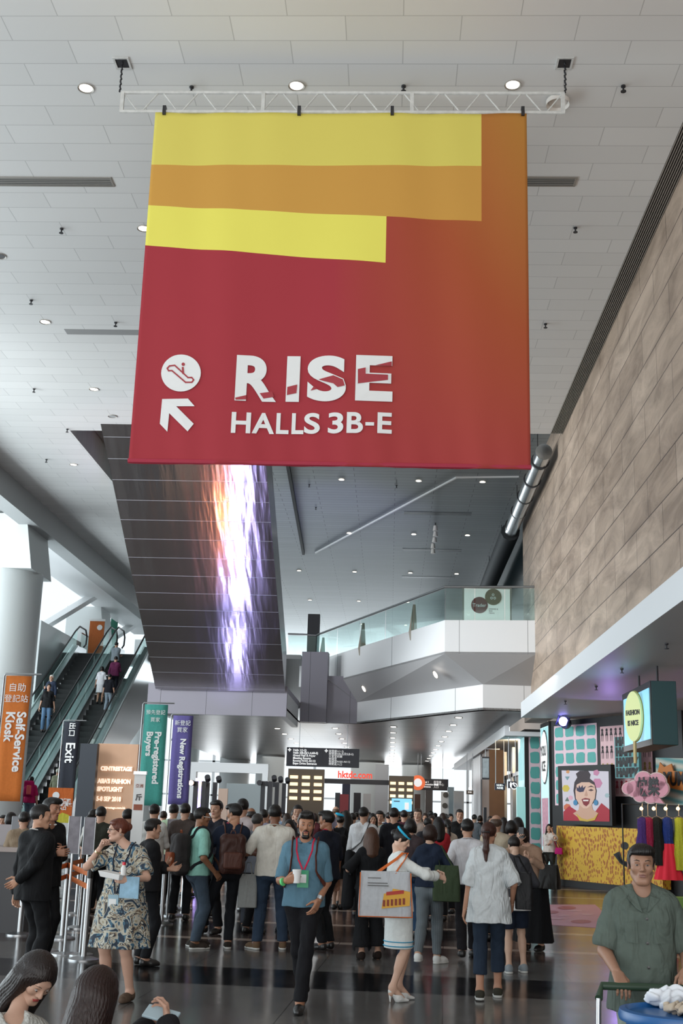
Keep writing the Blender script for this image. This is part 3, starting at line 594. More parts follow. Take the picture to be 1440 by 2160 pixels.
def bbox(p):
    t = p[0]
    if t == 'rc': m = max(p[3], p[4]); return np.minimum(p[1], p[2]) - m, np.maximum(p[1], p[2]) + m
    if t == 'el': m = p[2] if p[3] is None else np.full(3, p[2].max()); return p[1] - m, p[1] + m
    if t == 'co':
        zt, zb, a, b, c, d = p[1]; r = max(p[2][:4]) * (1 + p[2][4]); return np.array([min(a, c) - r, min(b, d) - r, zb]), np.array([max(a, c) + r, max(b, d) + r, zt])
    m = p[2] if p[4] is None else np.full(3, np.linalg.norm(p[2])); return p[1] - m, p[1] + m
def comb(D, d, k, op):
    if op < 0: d = -d; h = np.clip(.5 - .5 * (d - D) / k, 0, 1); return D + (d - D) * (1 - h) * 1 + k * h * (1 - h) if False else np.maximum(D, d) + np.maximum(k - np.abs(D - d), 0) ** 2 / (4 * k)
    return np.minimum(D, d) - np.maximum(k - np.abs(D - d), 0) ** 2 / (4 * k)
def evalp(prims, P):
    D = np.full(len(P), 1.)
    for p in prims: D = comb(D, dist(p, P[:, 0], P[:, 1], P[:, 2]), p[5], p[6])
    return D
def surf(prims, res, post=None):
    """surface of the blended primitives -> vertices, quads"""
    los, his = zip(*[bbox(p) for p in prims if p[6] > 0]); lo = np.min(los, 0) - 2.2 * res; hi = np.max(his, 0) + 2.2 * res
    n = np.ceil((hi - lo) / res).astype(int) + 1; ax = [lo[i] + res * np.arange(n[i]) for i in range(3)]
    D = np.full(n, .5, np.float32)
    for p in prims:
        bl, bh = bbox(p); pad = p[5] + 3 * res
        i0 = np.clip(((bl - pad - lo) / res).astype(int), 0, n); i1 = np.clip(((bh + pad - lo) / res).astype(int) + 2, 0, n)
        if (i1 <= i0).any(): continue
        sl = tuple(slice(i0[i], i1[i]) for i in range(3)); X, Y, Z = ax[0][sl[0]][:, None, None], ax[1][sl[1]][None, :, None], ax[2][sl[2]][None, None, :]
        D[sl] = comb(D[sl], dist(p, X, Y, Z).astype(np.float32), p[5], p[6])
    if post: D = post(D, ax[0][:, None, None], ax[1][None, :, None], ax[2][None, None, :]).astype(np.float32)
    D[0] = D[-1] = .5; D[:, 0] = D[:, -1] = .5; D[:, :, 0] = D[:, :, -1] = .5
    s = D < 0; N = n - 1
    c = [s[i:i + N[0], j:j + N[1], k:k + N[2]] for i in (0, 1) for j in (0, 1) for k in (0, 1)]
    cnt = sum(q.astype(np.int8) for q in c); act = (cnt > 0) & (cnt < 8); idx = np.argwhere(act)
    if len(idx) == 0: return np.zeros((0, 3)), np.zeros((0, 4), int)
    ids = np.full(N, -1, np.int64); ids[act] = np.arange(len(idx))
    acc = np.zeros((len(idx), 3)); w = np.zeros(len(idx)); offs = [(i, j, k) for i in (0, 1) for j in (0, 1) for k in (0, 1)]
    for a_ in offs:
        for d_ in range(3):
            if a_[d_]: continue
            b_ = list(a_); b_[d_] = 1
            va = D[idx[:, 0] + a_[0], idx[:, 1] + a_[1], idx[:, 2] + a_[2]]; vb = D[idx[:, 0] + b_[0], idx[:, 1] + b_[1], idx[:, 2] + b_[2]]
            m = (va < 0) != (vb < 0); t = np.where(m, va / np.where(va == vb, 1, va - vb), 0)
            q = np.array(a_, float)[None, :].repeat(len(idx), 0); q[:, d_] += t; acc += q * m[:, None]; w += m
    V = lo + (idx + acc / w[:, None]) * res; F = []
    for d_ in range(3):
        e1, e2 = [(1, 2), (2, 0), (0, 1)][d_]; sa = [slice(0, n[i]) for i in range(3)]; sb = list(sa); sa[d_] = slice(0, n[d_] - 1); sb[d_] = slice(1, n[d_])
        A_, B_ = s[tuple(sa)], s[tuple(sb)]; E = np.argwhere(A_ != B_); E = E[(E[:, e1] > 0) & (E[:, e2] > 0) & (E[:, e1] < N[e1]) & (E[:, e2] < N[e2])]
        def g(o1, o2): q = E.copy(); q[:, e1] += o1; q[:, e2] += o2; return ids[q[:, 0], q[:, 1], q[:, 2]]
        Q = np.stack([g(-1, -1), g(0, -1), g(0, 0), g(-1, 0)], 1); fl = ~A_[E[:, 0], E[:, 1], E[:, 2]]; Q[fl] = Q[fl][:, ::-1]; F.append(Q)
    F = np.concatenate(F); F = F[(F >= 0).all(1)]; return V, F
def fmesh(name, parts, mats, parent=None, smooth=True):
    """parts: list of (V, F, material index)"""
    vo = 0; Vs = []; Fs = []; Ms = []
    for V, F, mi in parts:
        if len(V) == 0: continue
        Vs.append(V); Fs.append(F + vo); vo += len(V); Ms.append(np.full(len(F), mi) if np.isscalar(mi) else mi)
    V = np.concatenate(Vs).astype(np.float32); F = np.concatenate(Fs).astype(np.int32); Mi = np.concatenate(Ms).astype(np.int32)
    me = bpy.data.meshes.new(name); me.vertices.add(len(V)); me.vertices.foreach_set('co', V.ravel())
    me.loops.add(F.size); me.loops.foreach_set('vertex_index', F.ravel()); me.polygons.add(len(F)); me.polygons.foreach_set('loop_start', np.arange(0, F.size, 4, dtype=np.int32))
    me.update(calc_edges=True)
    for m in mats: me.materials.append(m)
    me.polygons.foreach_set('material_index', Mi); me.polygons.foreach_set('use_smooth', np.ones(len(F), bool))
    o = bpy.data.objects.new(name, me); COL.objects.link(o)
    if parent: o.parent = parent
    return o
def laps(V, F, it=1, lam=.5):
    n = len(V)
    for _ in range(it):
        acc = np.zeros_like(V); cn = np.zeros(n)
        for a, b in ((0, 1), (1, 2), (2, 3), (3, 0)):
            for p, q in ((a, b), (b, a)): np.add.at(acc, F[:, p], V[F[:, q]]); np.add.at(cn, F[:, p], 1)
        V = V + lam * (acc / np.maximum(cn, 1)[:, None] - V)
    return V
def rotm(yaw=0, pitch=0, roll=0):                     # head turn: yaw + = to the figure's left (+x), pitch + = down
    return np.array((Matrix.Rotation(R(yaw), 3, 'Z') @ Matrix.Rotation(R(pitch), 3, 'X') @ Matrix.Rotation(R(roll), 3, 'Y')))
def unit(v): v = np.array(v, float); return v / (np.linalg.norm(v) + 1e-9)
def ik(a, t, l1, l2, pole):
    a, t = np.array(a, float), np.array(t, float); d = t - a; L = np.linalg.norm(d); L_ = min(L, (l1 + l2) * .998); d = d / (L + 1e-9); t = a + d * L_
    x = (l1 ** 2 - l2 ** 2 + L_ ** 2) / (2 * L_); h = math.sqrt(max(l1 ** 2 - x ** 2, 0)); p = np.array(pole, float); p = p - d * p.dot(d)
    return a + d * x + unit(p) * h, t
SKIN = {}
def skin(h):
    return mat('skin_' + h, sr(h), .5, bump=.06, bscale=60, var=.06, vscale=12, spec=.4)
MHAIR = {}
def hairmat(h):
    n = 'hair_' + h
    if n in MATS: return MATS[n]
    m, nt, b = newmat(n); N = nt.nodes.new; L = nt.links.new; c = sr(h)
    tc = N('ShaderNodeTexCoord'); mp = N('ShaderNodeMapping'); mp.inputs['Scale'].default_value = (1, 1, .06); L(tc.outputs['Object'], mp.inputs[0])
    nz = N('ShaderNodeTexNoise'); nz.inputs['Scale'].default_value = 160; nz.inputs['Detail'].default_value = 3; L(mp.outputs[0], nz.inputs['Vector'])
    mx = N('ShaderNodeMix'); mx.data_type = 'RGBA'; L(nz.outputs[0], mx.inputs['Factor']); mx.inputs['A'].default_value = tuple(v * .45 for v in c) + (1,); mx.inputs['B'].default_value = tuple(min(1, v * 1.7) for v in c) + (1,)
    L(mx.outputs['Result'], b.inputs['Base Color']); b.inputs['Roughness'].default_value = .42; b.inputs['Specular IOR Level'].default_value = .35
    bp = N('ShaderNodeBump'); bp.inputs['Strength'].default_value = .6; bp.inputs['Distance'].default_value = .006; L(nz.outputs[0], bp.inputs['Height']); L(bp.outputs[0], b.inputs['Normal'])
    MATS[n] = m; return m
def hand_prims(W, f, t, sd, curl=.35, spread=.012, grip=0., sc=1., thumb=.5):
    """W wrist, f pointing direction, t thumb side, palm normal from handedness; five separate fingers"""
    f = unit(f); t = np.array(t, float); t = unit(t - f * t.dot(f)); n = unit(np.cross(t, f)) * (1 if sd == 'R' else -1); P = []
    for i, o in enumerate((.030, .010, -.010, -.029)):
        k = W + (f * (.088 - .004 * abs(i - 1)) + t * o) * sc; P.append(rc(W + t * o * .6 * sc + f * .008, k, .0135 * sc, .0115 * sc, .02))
    for i, (o, ln) in enumerate(((.031, .92), (.0105, 1.), (-.010, .94), (-.030, .76))):
        p = W + (f * (.088 - .004 * abs(i - 1)) + t * o) * sc; a = curl * (.8 + .12 * i); d = f * math.cos(a) + n * math.sin(a) + t * (1.5 - i) * spread * 4
        for j, (L, r0, r1) in enumerate(((.043, .0095, .0088), (.026, .0086, .008), (.021, .0078, .0062))):
            q = p + unit(d) * L * ln * sc; P.append(rc(p, q, r0 * sc, r1 * sc, .004)); p = q
            a += curl * (1.15 if j == 0 else .8); d = f * math.cos(a) + n * math.sin(a)
    p = W + (f * .022 + t * .026 + n * .004) * sc; d = unit(f * .75 + t * (.9 - .4 * grip) + n * (.35 + .5 * grip))
    q = p + d * .042 * sc; P.append(rc(p, q, .0135 * sc, .011 * sc, .012)); d2 = unit(f * .95 + t * .25 + n * (.3 + .8 * curl)); q2 = q + d2 * .032 * sc
    P.append(rc(q, q2, .0105 * sc, .0085 * sc, .005)); q3 = q2 + unit(d2 + n * .3 * curl) * .024 * sc; P.append(rc(q2, q3, .0085 * sc, .0068 * sc, .004)); return P, n
def head_parts(res, sex='m', mouth=0., beard=None, glasses=False, smile=0., lid=0., lips='8c4a42'):
    """head in its own frame (centre of skull, facing -y); returns body-mesh pieces: (V,F,slot) slots 0 skin 1 white 2 dark 3 lips 4 brow/beard"""
    j = .93 if sex == 'm' else .88
    P = [el((0, .014, .028), (.074, .094, .086), .02), el((0, -.018, -.030), (.058 * j, .066, .084), .03), rc((-.014 * j, -.066, -.094), (.014 * j, -.066, -.094), .020, .020, .028),
         rc((-.044 * j, .004, -.058), (-.02, -.05, -.092), .024, .018, .03), rc((.044 * j, .004, -.058), (.02, -.05, -.092), .024, .018, .03),
         rc((-.028, -.071, .026), (.028, -.071, .026), .0155, .0155, .02), el((-.040, -.054, -.018), (.023, .022, .022), .022), el((.040, -.054, -.018), (.023, .022, .022), .022),
         rc((0, -.083, .016), (0, -.101, -.020), .0075, .0115, .014), rc((-.012, -.089, -.026), (.012, -.089, -.026), .0078, .0078, .008),
         el((0, -.079, -.056), (.024, .012, .016), .014),
         sub(el((-.031, -.094, .004), (.017, .013, .0105)), .014), sub(el((.031, -.094, .004), (.017, .013, .0105)), .014), sub(rc((-.020, -.093, -.0555), (.020, -.093, -.0555), .0022, .0022), .006),
         rc((0, .02, -.06), (0, .025, -.115), .050 * (1 if sex == 'm' else .84), .044 * (1 if sex == 'm' else .84), .03)]
    for s_ in (-1, 1):
        P += [el((s_ * .077, .008, -.004), (.008, .017, .030), .008, rotm(s_ * 18)), sub(el((s_ * .084, .002, .0), (.006, .009, .017), .004), .004)]
    V, F = surf(P, res); out = [(laps(V, F, 1, .4), F, 0)]
    er = min(res, .003)
    for s_ in (-1, 1):
        V, F = surf([el((s_ * .031, -.0765, .004), (.0118, .0105, .0043))], er); out.append((V, F, 1))
        V, F = surf([el((s_ * .031, -.0862, .004 - .002 * lid), (.0054, .0022, .0045))], er * .6); out.append((V, F, 2))
        V, F = surf([rc((s_ * .019, -.0855, .0122 - .006 * lid), (s_ * .0435, -.078, .0105 - .006 * lid), .0026, .0022)], er * .7); out.append((V, F, 0 if lid < .5 else 0))
        V, F = surf([rc((s_ * .017, -.0885, .0285), (s_ * .034, -.0865, .0335), .0028 if sex == 'm' else .0018, .0028 if sex == 'm' else .0016, .003), rc((s_ * .034, -.0865, .0335), (s_ * .050, -.074, .0285), .0026 if sex == 'm' else .0016, .0014, .003)], er * .8); out.append((V, F, 4))
    u = .003 * smile
    V, F = surf([rc((-.021, -.0845, -.053 + u), (-.004, -.0915, -.0515), .0028, .0042, .004), rc((.021, -.0845, -.053 + u), (.004, -.0915, -.0515), .0028, .0042, .004), rc((-.013, -.0885, -.0605 - mouth), (.013, -.0885, -.0605 - mouth), .0048, .0048, .006)], er * .8); out.append((V, F, 3))
    if mouth: V, F = surf([el((0, -.086, -.056 - mouth / 2), (.014, .006, .003 + mouth / 2))], er * .8); out.append((V, F, 2))
    if beard:                                           # closely trimmed beard and moustache
        Pb = [rc((-.062, -.004, -.040), (-.050, -.012, -.072), .0135, .0155, .01), rc((.062, -.004, -.040), (.050, -.012, -.072), .0135, .0155, .01), rc((-.048, -.012, -.072), (-.014, -.070, -.100), .019, .019, .02),
              rc((.048, -.012, -.072), (.014, -.070, -.100), .019, .019, .02), rc((-.014, -.070, -.097), (.014, -.070, -.097), .0205, .0205, .01),
              rc((-.024, -.076, -.062), (-.022, -.07, -.085), .009, .012, .008), rc((.024, -.076, -.062), (.022, -.07, -.085), .009, .012, .008), rc((-.022, -.083, -.048), (0, -.091, -.043), .005, .006, .006), rc((.022, -.083, -.048), (0, -.091, -.043), .005, .006, .006)]
        V, F = surf(Pb, res); out.append((V, F, 4))
    return out
def hair_prims(style, ln=.3):
    top = el((0, .018, .034), (.083, .102, .090), .02); P = [top]; big = 1.
    if style in ('short', 'side', 'crew', 'quiff', 'bald'):
        if style == 'bald': P = [el((0, .030, .006), (.083, .092, .070), .02), sub(el((0, -.01, .10), (.085, .10, .075)), .01)]
        if style == 'quiff': P += [rc((-.04, -.055, .098), (.035, -.06, .105), .022, .024, .02), el((0, -.01, .088), (.066, .07, .042), .02)]
        if style == 'side': P += [el((.012, -.035, .082), (.068, .06, .042), .02), rc((-.05, -.062, .075), (.04, -.07, .085), .016, .018, .015)]
        P += [sub(bxp((0, -.10, -.03), (.15, .075, .088), .02), .012), sub(bxp((0, -.05, -.135), (.15, .115, .1), .01), .012), sub(bxp((0, .02, -.18), (.15, .2, .1), .01), .01)]
        return P
    face = [sub(el((0, -.085, -.022), (.058, .075, .085)), .010)]
    if style == 'bun': P += [el((.0, .115, .03), (.042, .04, .042), .01), el((0, -.045, .075), (.07, .04, .03), .02)]; P += face + [sub(bxp((0, -.02, -.155), (.15, .14, .1), .01), .012)]; return P
    if style == 'pony': P += [rc((0, .105, .01), (0, .135, -.03), .026, .034, .02), rc((0, .135, -.03), (0, .125, -.18), .036, .030, .03), rc((0, .125, -.18), (.0, .118, -ln), .030, .012, .03)] + face + [sub(bxp((0, -.04, -.155), (.15, .12, .1), .01), .012)]; return P
    if style == 'bob': P += [el((0, .022, -.012), (.092, .10, .098), .03), rc((-.074, -.005, -.01), (-.070, .0, -.075), .026, .026, .03), rc((.074, -.005, -.01), (.070, .0, -.075), .026, .026, .03)] + face + [sub(bxp((0, -.05, -.21), (.2, .2, .1), .02), .01)]; return P
    # long hair
    P += [rc((0, .05, -.02), (0, .075, -ln), .088, .075, .05), rc((-.062, .04, -.04), (-.072, .055, -ln), .045, .05, .04), rc((.062, .04, -.04), (.072, .055, -ln), .045, .05, .04),
          rc((-.075, -.01, .01), (-.082, -.01, -ln * .9), .020, .030, .03), rc((.075, -.01, .01), (.082, -.01, -ln * .9), .020, .030, .03)] + face + [sub(rc((0, -.06, -.16), (0, -.02, -ln - .1), .075, .075), .02)]
    return P
def strands(D, X, Y, Z): return D + .0011 * np.sin(np.arctan2(Y, X) * 46 + 3 * np.sin(Z * 30)) + .0007 * np.sin(np.arctan2(Y, X) * 91 + Z * 40)
class Fig:
    """one figure: skeleton, body, hair and clothes. Faces -y in its own frame; its right side is -x."""
    def __init__(s, h=1.7, sex='m', wd=1., lean=(0, 0), hipz=None, hip=(0, 0), head=(0, 0, 0), hoff=(0, 0, 0), RH=None, LH=None, RF=(-.1, 0), LF=(.1, 0), Re=None, Le=None, twist=0., kneeR=(0, -1, 0), kneeL=(0, -1, 0), belly=0., heel=0.,
                 RHd=None, LHd=None, RHt=None, LHt=None, curl=.35, Rcurl=None, Lcurl=None, res=.009, toeR=0, toeL=0, Rz=0., Lz=0., arm=1., hgrip=0.):
        s.h = h; k = s.k = h / 1.75; s.sex = sex; s.wd = wd; s.res = res; s.belly = belly; m = sex == 'm'
        s.hz = (hipz if hipz is not None else .925 * k); s.H = np.array([hip[0], hip[1], s.hz]); up = .50 * k
        L = np.array([lean[0], lean[1], 0.]); T = unit(np.array([lean[0], lean[1], 1.])); s.T = T
        s.W = s.H + np.array([lean[0] * .25, lean[1] * .25, 0]) * .3 + T * .17 * k; s.Ch = s.H + T * .355 * k + L * .05; s.N = s.Ch + T * .165 * k; s.hd = s.N + T * .155 * k + np.array(hoff) + np.array([0, -.02 * k, 0]); s.Hr = rotm(*head)
        tw = np.array(Matrix.Rotation(R(twist), 3, 'Z')); s.tw = tw; sw = (.160 if m else .138) * k * wd; s.sw = sw
        s.SR = s.Ch + T * .088 * k + tw @ np.array([-sw, .01, 0]); s.SL = s.Ch + T * .088 * k + tw @ np.array([sw, .01, 0])
        s.hs = (.082 if m else .086) * k * wd; s.a1, s.a2 = .285 * k * arm, .245 * k * arm
        RH = RH if RH is not None else (-.26 * wd, -.03, .80 * k); LH = LH if LH is not None else (.26 * wd, -.03, .80 * k)
        s.ER, s.WR = ik(s.SR, RH, s.a1, s.a2, Re or (-.5, .8, -.3)); s.EL, s.WL = ik(s.SL, LH, s.a1, s.a2, Le or (.5, .8, -.3))
        s.fR = unit(RHd) if RHd is not None else unit(s.WR - s.ER); s.fL = unit(LHd) if LHd is not None else unit(s.WL - s.EL)
        s.tR = RHt if RHt is not None else (.25, -.8, .55); s.tL = LHt if LHt is not None else (-.25, -.8, .55)
        s.Rc = curl if Rcurl is None else Rcurl; s.Lc = curl if Lcurl is None else Lcurl; s.grip = hgrip
        az = .085 * k + heel; s.heel = heel; s.l1 = s.l2 = .425 * k
        s.hR = s.H + np.array([-s.hs, 0, -.02]); s.hL = s.H + np.array([s.hs, 0, -.02]); s.toeR, s.toeL = toeR, toeL
        s.KR, s.AR = ik(s.hR, (RF[0], RF[1] + .02, az + Rz), s.l1, s.l2, kneeR); s.KL, s.AL = ik(s.hL, (LF[0], LF[1] + .02, az + Lz), s.l1, s.l2, kneeL); s.Rz, s.Lz = Rz, Lz
    def torso(s, g=0., ks=.05):
        k, w = s.k, s.wd; m = s.sex == 'm'; tw = s.tw; P = []
        hw, ww, cw = (.078, .058, .080) if m else (.088, .046, .066); hr, wr, cr_ = (.095, .093, .102) if m else (.096, .080, .088)
        for sg, S_ in ((-1, s.SR), (1, s.SL)):
            a = s.H + np.array([sg * hw * k * w, .012, -.01]); b = s.W + np.array([sg * ww * k * w, .005, 0]); c = s.Ch + tw @ np.array([sg * cw * k * w, .005, 0]); e = S_ - tw @ np.array([sg * .035, 0, -.005])
            P += [rc(a, b, hr * k * (.6 + .4 * w) + g, wr * k * (.6 + .4 * w) + g, ks), rc(b, c, wr * k * (.6 + .4 * w) + g, cr_ * k * (.6 + .4 * w) + g, ks), rc(c, e, cr_ * k * .92 + g, .058 * k + g, ks), rc(e, s.N + np.array([sg * .03, .01, -.01]), .056 * k + g, .045 * k + g, ks)]
            P.append(el(s.H + np.array([sg * .055 * k, .045 * k, -.045 * k]), (.07 * k * w + g, .075 * k + g, .08 * k + g), ks))
            if not m: P.append(el(s.Ch + tw @ np.array([sg * .062 * k, -.075 * k, .0]), (.052 * k + g * .6, .052 * k + g * .6, .055 * k + g * .6), .03))
        if s.belly: P.append(el(s.W + np.array([0, -.05, 0]), (.12 * w + g, .09 + s.belly + g, .13 + g), .05))
        return P
    def armp(s, sd, g=0., t=1., end=0., k_=.035, r=1.):
        S_, E, W_ = (s.SR, s.ER, s.WR) if sd == 'R' else (s.SL, s.EL, s.WL); k = s.k; m = (1. if s.sex == 'm' else .86) * r; P = []
        u = min(t * 2, 1); P.append(rc(S_, S_ + (E - S_) * u, .056 * k * m + g, (.056 + (.040 - .056) * u) * k * m + g + end * (t <= .5), k_))
        if t > .5: v = min((t - .5) * 2, 1); P.append(rc(E, E + (W_ - E) * v, .041 * k * m + g, (.041 + (.027 - .041) * v) * k * m + g + end, .02))
        return P
    def legp(s, sd, g=0., t=1., end=0., r=1., k_=.04):
        h_, K, A_ = (s.hR, s.KR, s.AR) if sd == 'R' else (s.hL, s.KL, s.AL); k = s.k; P = []; w = .5 + .5 * s.wd
        u = min(t * 2, 1); P.append(rc(h_, h_ + (K - h_) * u, .081 * k * w * r + g, (.081 + (.050 - .081) * u) * k * w * r + g + end * (t <= .5), k_))
        if t > .5:
            v = min((t - .5) * 2, 1); P.append(rc(K, K + (A_ - K) * v, .053 * k * w * r + g, (.053 + (.036 - .053) * v) * k * w * r + g + end, .03))
            if not g or t > .8: cm = K + (A_ - K) * .28 + np.array([0, .018, 0]) * k; P.append(rc(cm, K + (A_ - K) * .5 + np.array([0, .012, 0]), .046 * k * r + g * .9, .036 * k * r + g * .9, .04))
        return P
    def body(s, root, sk, face=None, hands=True, hres=None, bare=True, slots=None, haircol='17120f', headres=None):
        P = s.torso() + s.armp('R') + s.armp('L') + s.legp('R') + s.legp('L')
        P.append(rc(s.N + np.array([0, .012, -.02]), s.hd + s.Hr @ np.array([0, .025, -.075]), .054 * s.k * (1 if s.sex == 'm' else .86), .05 * s.k * (1 if s.sex == 'm' else .86), .04))
        for A_, z_, to in ((s.AR, s.Rz, s.toeR), (s.AL, s.Lz, s.toeL)):
            d = np.array([math.sin(R(to)), -math.cos(R(to)), 0]); P.append(rc(A_, A_ + d * .12 * s.k + np.array([0, 0, -(A_[2] - z_) + .028]), .036 * s.k, .022, .03)); P.append(rc(A_, A_ + np.array([0, .012, -.05]), .034 * s.k, .028, .02))
        V, F = surf(P, s.res); parts = [(laps(V, F, 1, .4), F, 0)]
        for sd, W_, f, t, c in (('R', s.WR, s.fR, s.tR, s.Rc), ('L', s.WL, s.fL, s.tL, s.Lc)):
            hp, n = hand_prims(W_, f, t, sd, c, sc=s.k * (1 if s.sex == 'm' else .9), grip=s.grip); setattr(s, 'n' + sd, n); setattr(s, 'palm' + sd, W_ + (f * .085 + n * .03) * s.k)
            V, F = surf(hp, hres or max(.0032, s.res * .45)); parts.append((V, F, 0))
        hs = s.k * (1 if s.sex == 'm' else .95); s.hs_ = hs
        for V, F, mi in head_parts(headres or max(.0032, s.res * .4), s.sex, **(face or {})): parts.append((V * hs @ s.Hr.T + s.hd, F, mi))
        lp = (face or {}).get('lips', '8c4a42' if s.sex == 'm' else '9c3e3c')
        mats = [skin(sk), mat('eye_white', (.36, .34, .33), .3), mat('eye_dark', (.012, .008, .006), .2), mat('lips_' + lp, sr(lp), .45), hairmat(haircol)]
        return fmesh('body', parts, mats, root)
    def hair(s, root, style, col='17120f', ln=.3, res=None, name='hair', sc=1.0):
        sc = 1 + (sc - 1) * .4 if style in ('short', 'side') else sc
        V, F = surf(hair_prims(style, ln), res or max(.004, s.res * .5), strands); V = V * s.hs_ * sc @ s.Hr.T + s.hd
        return fmesh(name, [(V, F, 0)], [hairmat(col)], root)
    def top(s, root, m, sleeve=.42, g=.014, hem=.80, name='shirt', flare=None, neck=.06, wide=.02, fold=.02, coll=False, cut=None, res=None, wr=.0035, sleeveend=.014, extra=()):
        k = s.k; P = s.torso(g)
        if flare: P.append(cone(s.Ch[2] + .02, hem * k, (s.Ch[0], s.Ch[1]), (s.H[0], s.H[1]), (.135 * k * s.wd, .10 * k), flare, .05, fold, 9))
        P.append(sub(bxp((s.H[0], s.H[1], hem * k - .25), (.6, .6, .25), .0, .004), .004))
        SL = []
        if sleeve:
            for sd in 'RL':
                P += s.armp(sd, g, .10, 0, .03); S_, E, W_ = (s.SR, s.ER, s.WR) if sd == 'R' else (s.SL, s.EL, s.WL); a_ = s.armp(sd, g, sleeve, sleeveend, .03)
                q0, q1 = (S_, E) if sleeve <= .5 else (E, W_); d_ = unit(q1 - q0); e_ = a_[-1][2] + d_ * .012; Rr = a_[-1][4] * 1.5; SL.append(a_ + [sub(rc(e_ + d_ * Rr, e_ + d_ * Rr * 1.6, Rr, Rr), .004)])
        n = s.N; P.append(sub(el(n + np.array([0, -.045, .055]), (.062 * k, .062 * k, neck * k), .01), .006)); P.append(sub(rc(n + np.array([0, .01, 0]), n + np.array([0, 0, .16]), .05 * k, .06 * k), .006))
        P += list(extra)
        s.toppr = P
        def post(D, X, Y, Z): return D + wr * (np.sin(X * 31 + Z * 17 + 2 * np.sin(Z * 11)) * np.sin(Z * 23 + Y * 19 + np.sin(X * 13)))
        V, F = surf(P, res or s.res * .85, post); parts = [(laps(V, F, 1, .3), F, 0)]
        for a_ in SL: V, F = surf(a_, (res or s.res * .85) * .85, post); parts.append((V, F, 0)); s.toppr = s.toppr + a_[:-1]
        return fmesh(name, parts, [m], root)
    def collar(s, root, m, name='collar'):
        n = s.N; k = s.k; mb = MB(); pts = []
        for i in range(21):
            a = math.pi * 2 * (i / 20) * .86 + math.pi * .14 - math.pi / 2; pts.append(n + np.array([math.cos(a) * .066 * k, .008 + math.sin(a) * .070 * k, .012 + .022 * math.sin(a)]))
        mb.tube(pts, .02 * k, 6, up=(0, 0, 1), flat=.35 * 1); return mb.build(name, m, root, smooth='auto')
    def pants(s, root, m, t=.97, g=.012, end=.012, waist=.99, name='trousers', r=1., wr=.003, res=None, cutz=None):
        k = s.k; P = s.torso(g * .9) + [sub(bxp((s.H[0], s.H[1], s.hz + .06 * k + .3), (.6, .6, .3), .0, .004), .004)] + s.legp('R', g, t, end, r) + s.legp('L', g, t, end, r)
        for h_, K, A_ in ((s.hR, s.KR, s.AR), (s.hL, s.KL, s.AL)):
            e_ = (K + (A_ - K) * (t - .5) * 2) if t > .5 else (h_ + (K - h_) * t * 2); P.append(sub(bxp(e_ + np.array([0, 0, -.092]), (.085, .13, .08), 0), .004))
        def post(D, X, Y, Z): return D + wr * np.sin(Z * 37 + X * 13 + 2 * np.sin(Y * 17)) * np.sin(X * 23 + Z * 9)
        V, F = surf(P, res or s.res * .9, post); return fmesh(name, [(laps(V, F, 1, .3), F, 0)], [m], root)
    def skirt(s, root, m, hem=.5, a0=None, a1=(.2, .17), top=1.0, name='skirt', fold=.03, nf=9, res=None, mats=None):
        k = s.k; a0 = a0 or (.165 * k * s.wd, .135 * k); P = [cone(top * k, hem * k, (s.H[0], s.H[1]), (s.H[0], s.H[1]), a0, (a1[0] * k, a1[1] * k), .03, fold, nf), el(s.H + np.array([0, .05, -.05]), (.15 * k, .11 * k, .1 * k), .05), sub(bxp((s.H[0], s.H[1], hem * k - .25), (.6, .6, .25), 0, .004), .004)]
        V, F = surf(P, res or s.res * .9); return fmesh(name, [(V, F, 0)], mats or [m], root)
    def shoe(s, root, sd, m, sole=None, style='sneaker'):
        A_, z_, to = (s.AR, s.Rz, s.toeR) if sd == 'R' else (s.AL, s.Lz, s.toeL); k = s.k * (1 if s.sex == 'm' else .93); a = R(to); d = np.array([math.sin(a), -math.cos(a), 0]); o = np.array([A_[0], A_[1], 0]); dz = A_[2] - .085 * s.k - s.heel * 0
        zb = max(z_ - .0, 0); pit = s.heel
        if style == 'pump':
            hl = o + np.array([0, .01, zb + .055 + s.heel * .75]); P = [rc(hl, o + d * .075 * k + np.array([0, 0, zb + .04]), .030, .034, .02), rc(o + d * .075 * k + np.array([0, 0, zb + .03]), o + d * .19 * k + np.array([0, 0, zb + .016]), .034, .011, .03), rc(hl - d * .012, o - d * .02 + np.array([0, .0, zb + .006]), .018, .006, .008), sub(el(o + d * .05 * k + np.array([0, 0, zb + .095]), (.034, .07, .045), .01, np.array(Matrix.Rotation(a, 3, 'Z'))), .01), sub(bxp(o + np.array([0, 0, zb - .05]), (.3, .3, .05), 0), .003)]
            V, F = surf(P, .004 if s.res < .009 else .006); return fmesh('shoe', [(V, F, 0)], [m], root)
        up = .10 if style == 'boot' else .062
        P = [rc(o + np.array([0, .012, zb + .045]), o + d * .13 * k + np.array([0, 0, zb + .036]), .040, .036, .03), rc(o + d * .10 * k + np.array([0, 0, zb + .03]), o + d * .175 * k + np.array([0, 0, zb + .026]), .042, .030, .03), rc(o + np.array([0, .012, zb + .04]), o + np.array([0, .012, zb + up]), .038, .040, .02), sub(bxp(o + np.array([0, 0, zb - .05]), (.4, .4, .05 + .004), 0), .003)]
        r_ = max(.005, s.res * .55); V, F = surf(P, r_); sh = fmesh('shoe', [(V, F, 0)], [m], root)
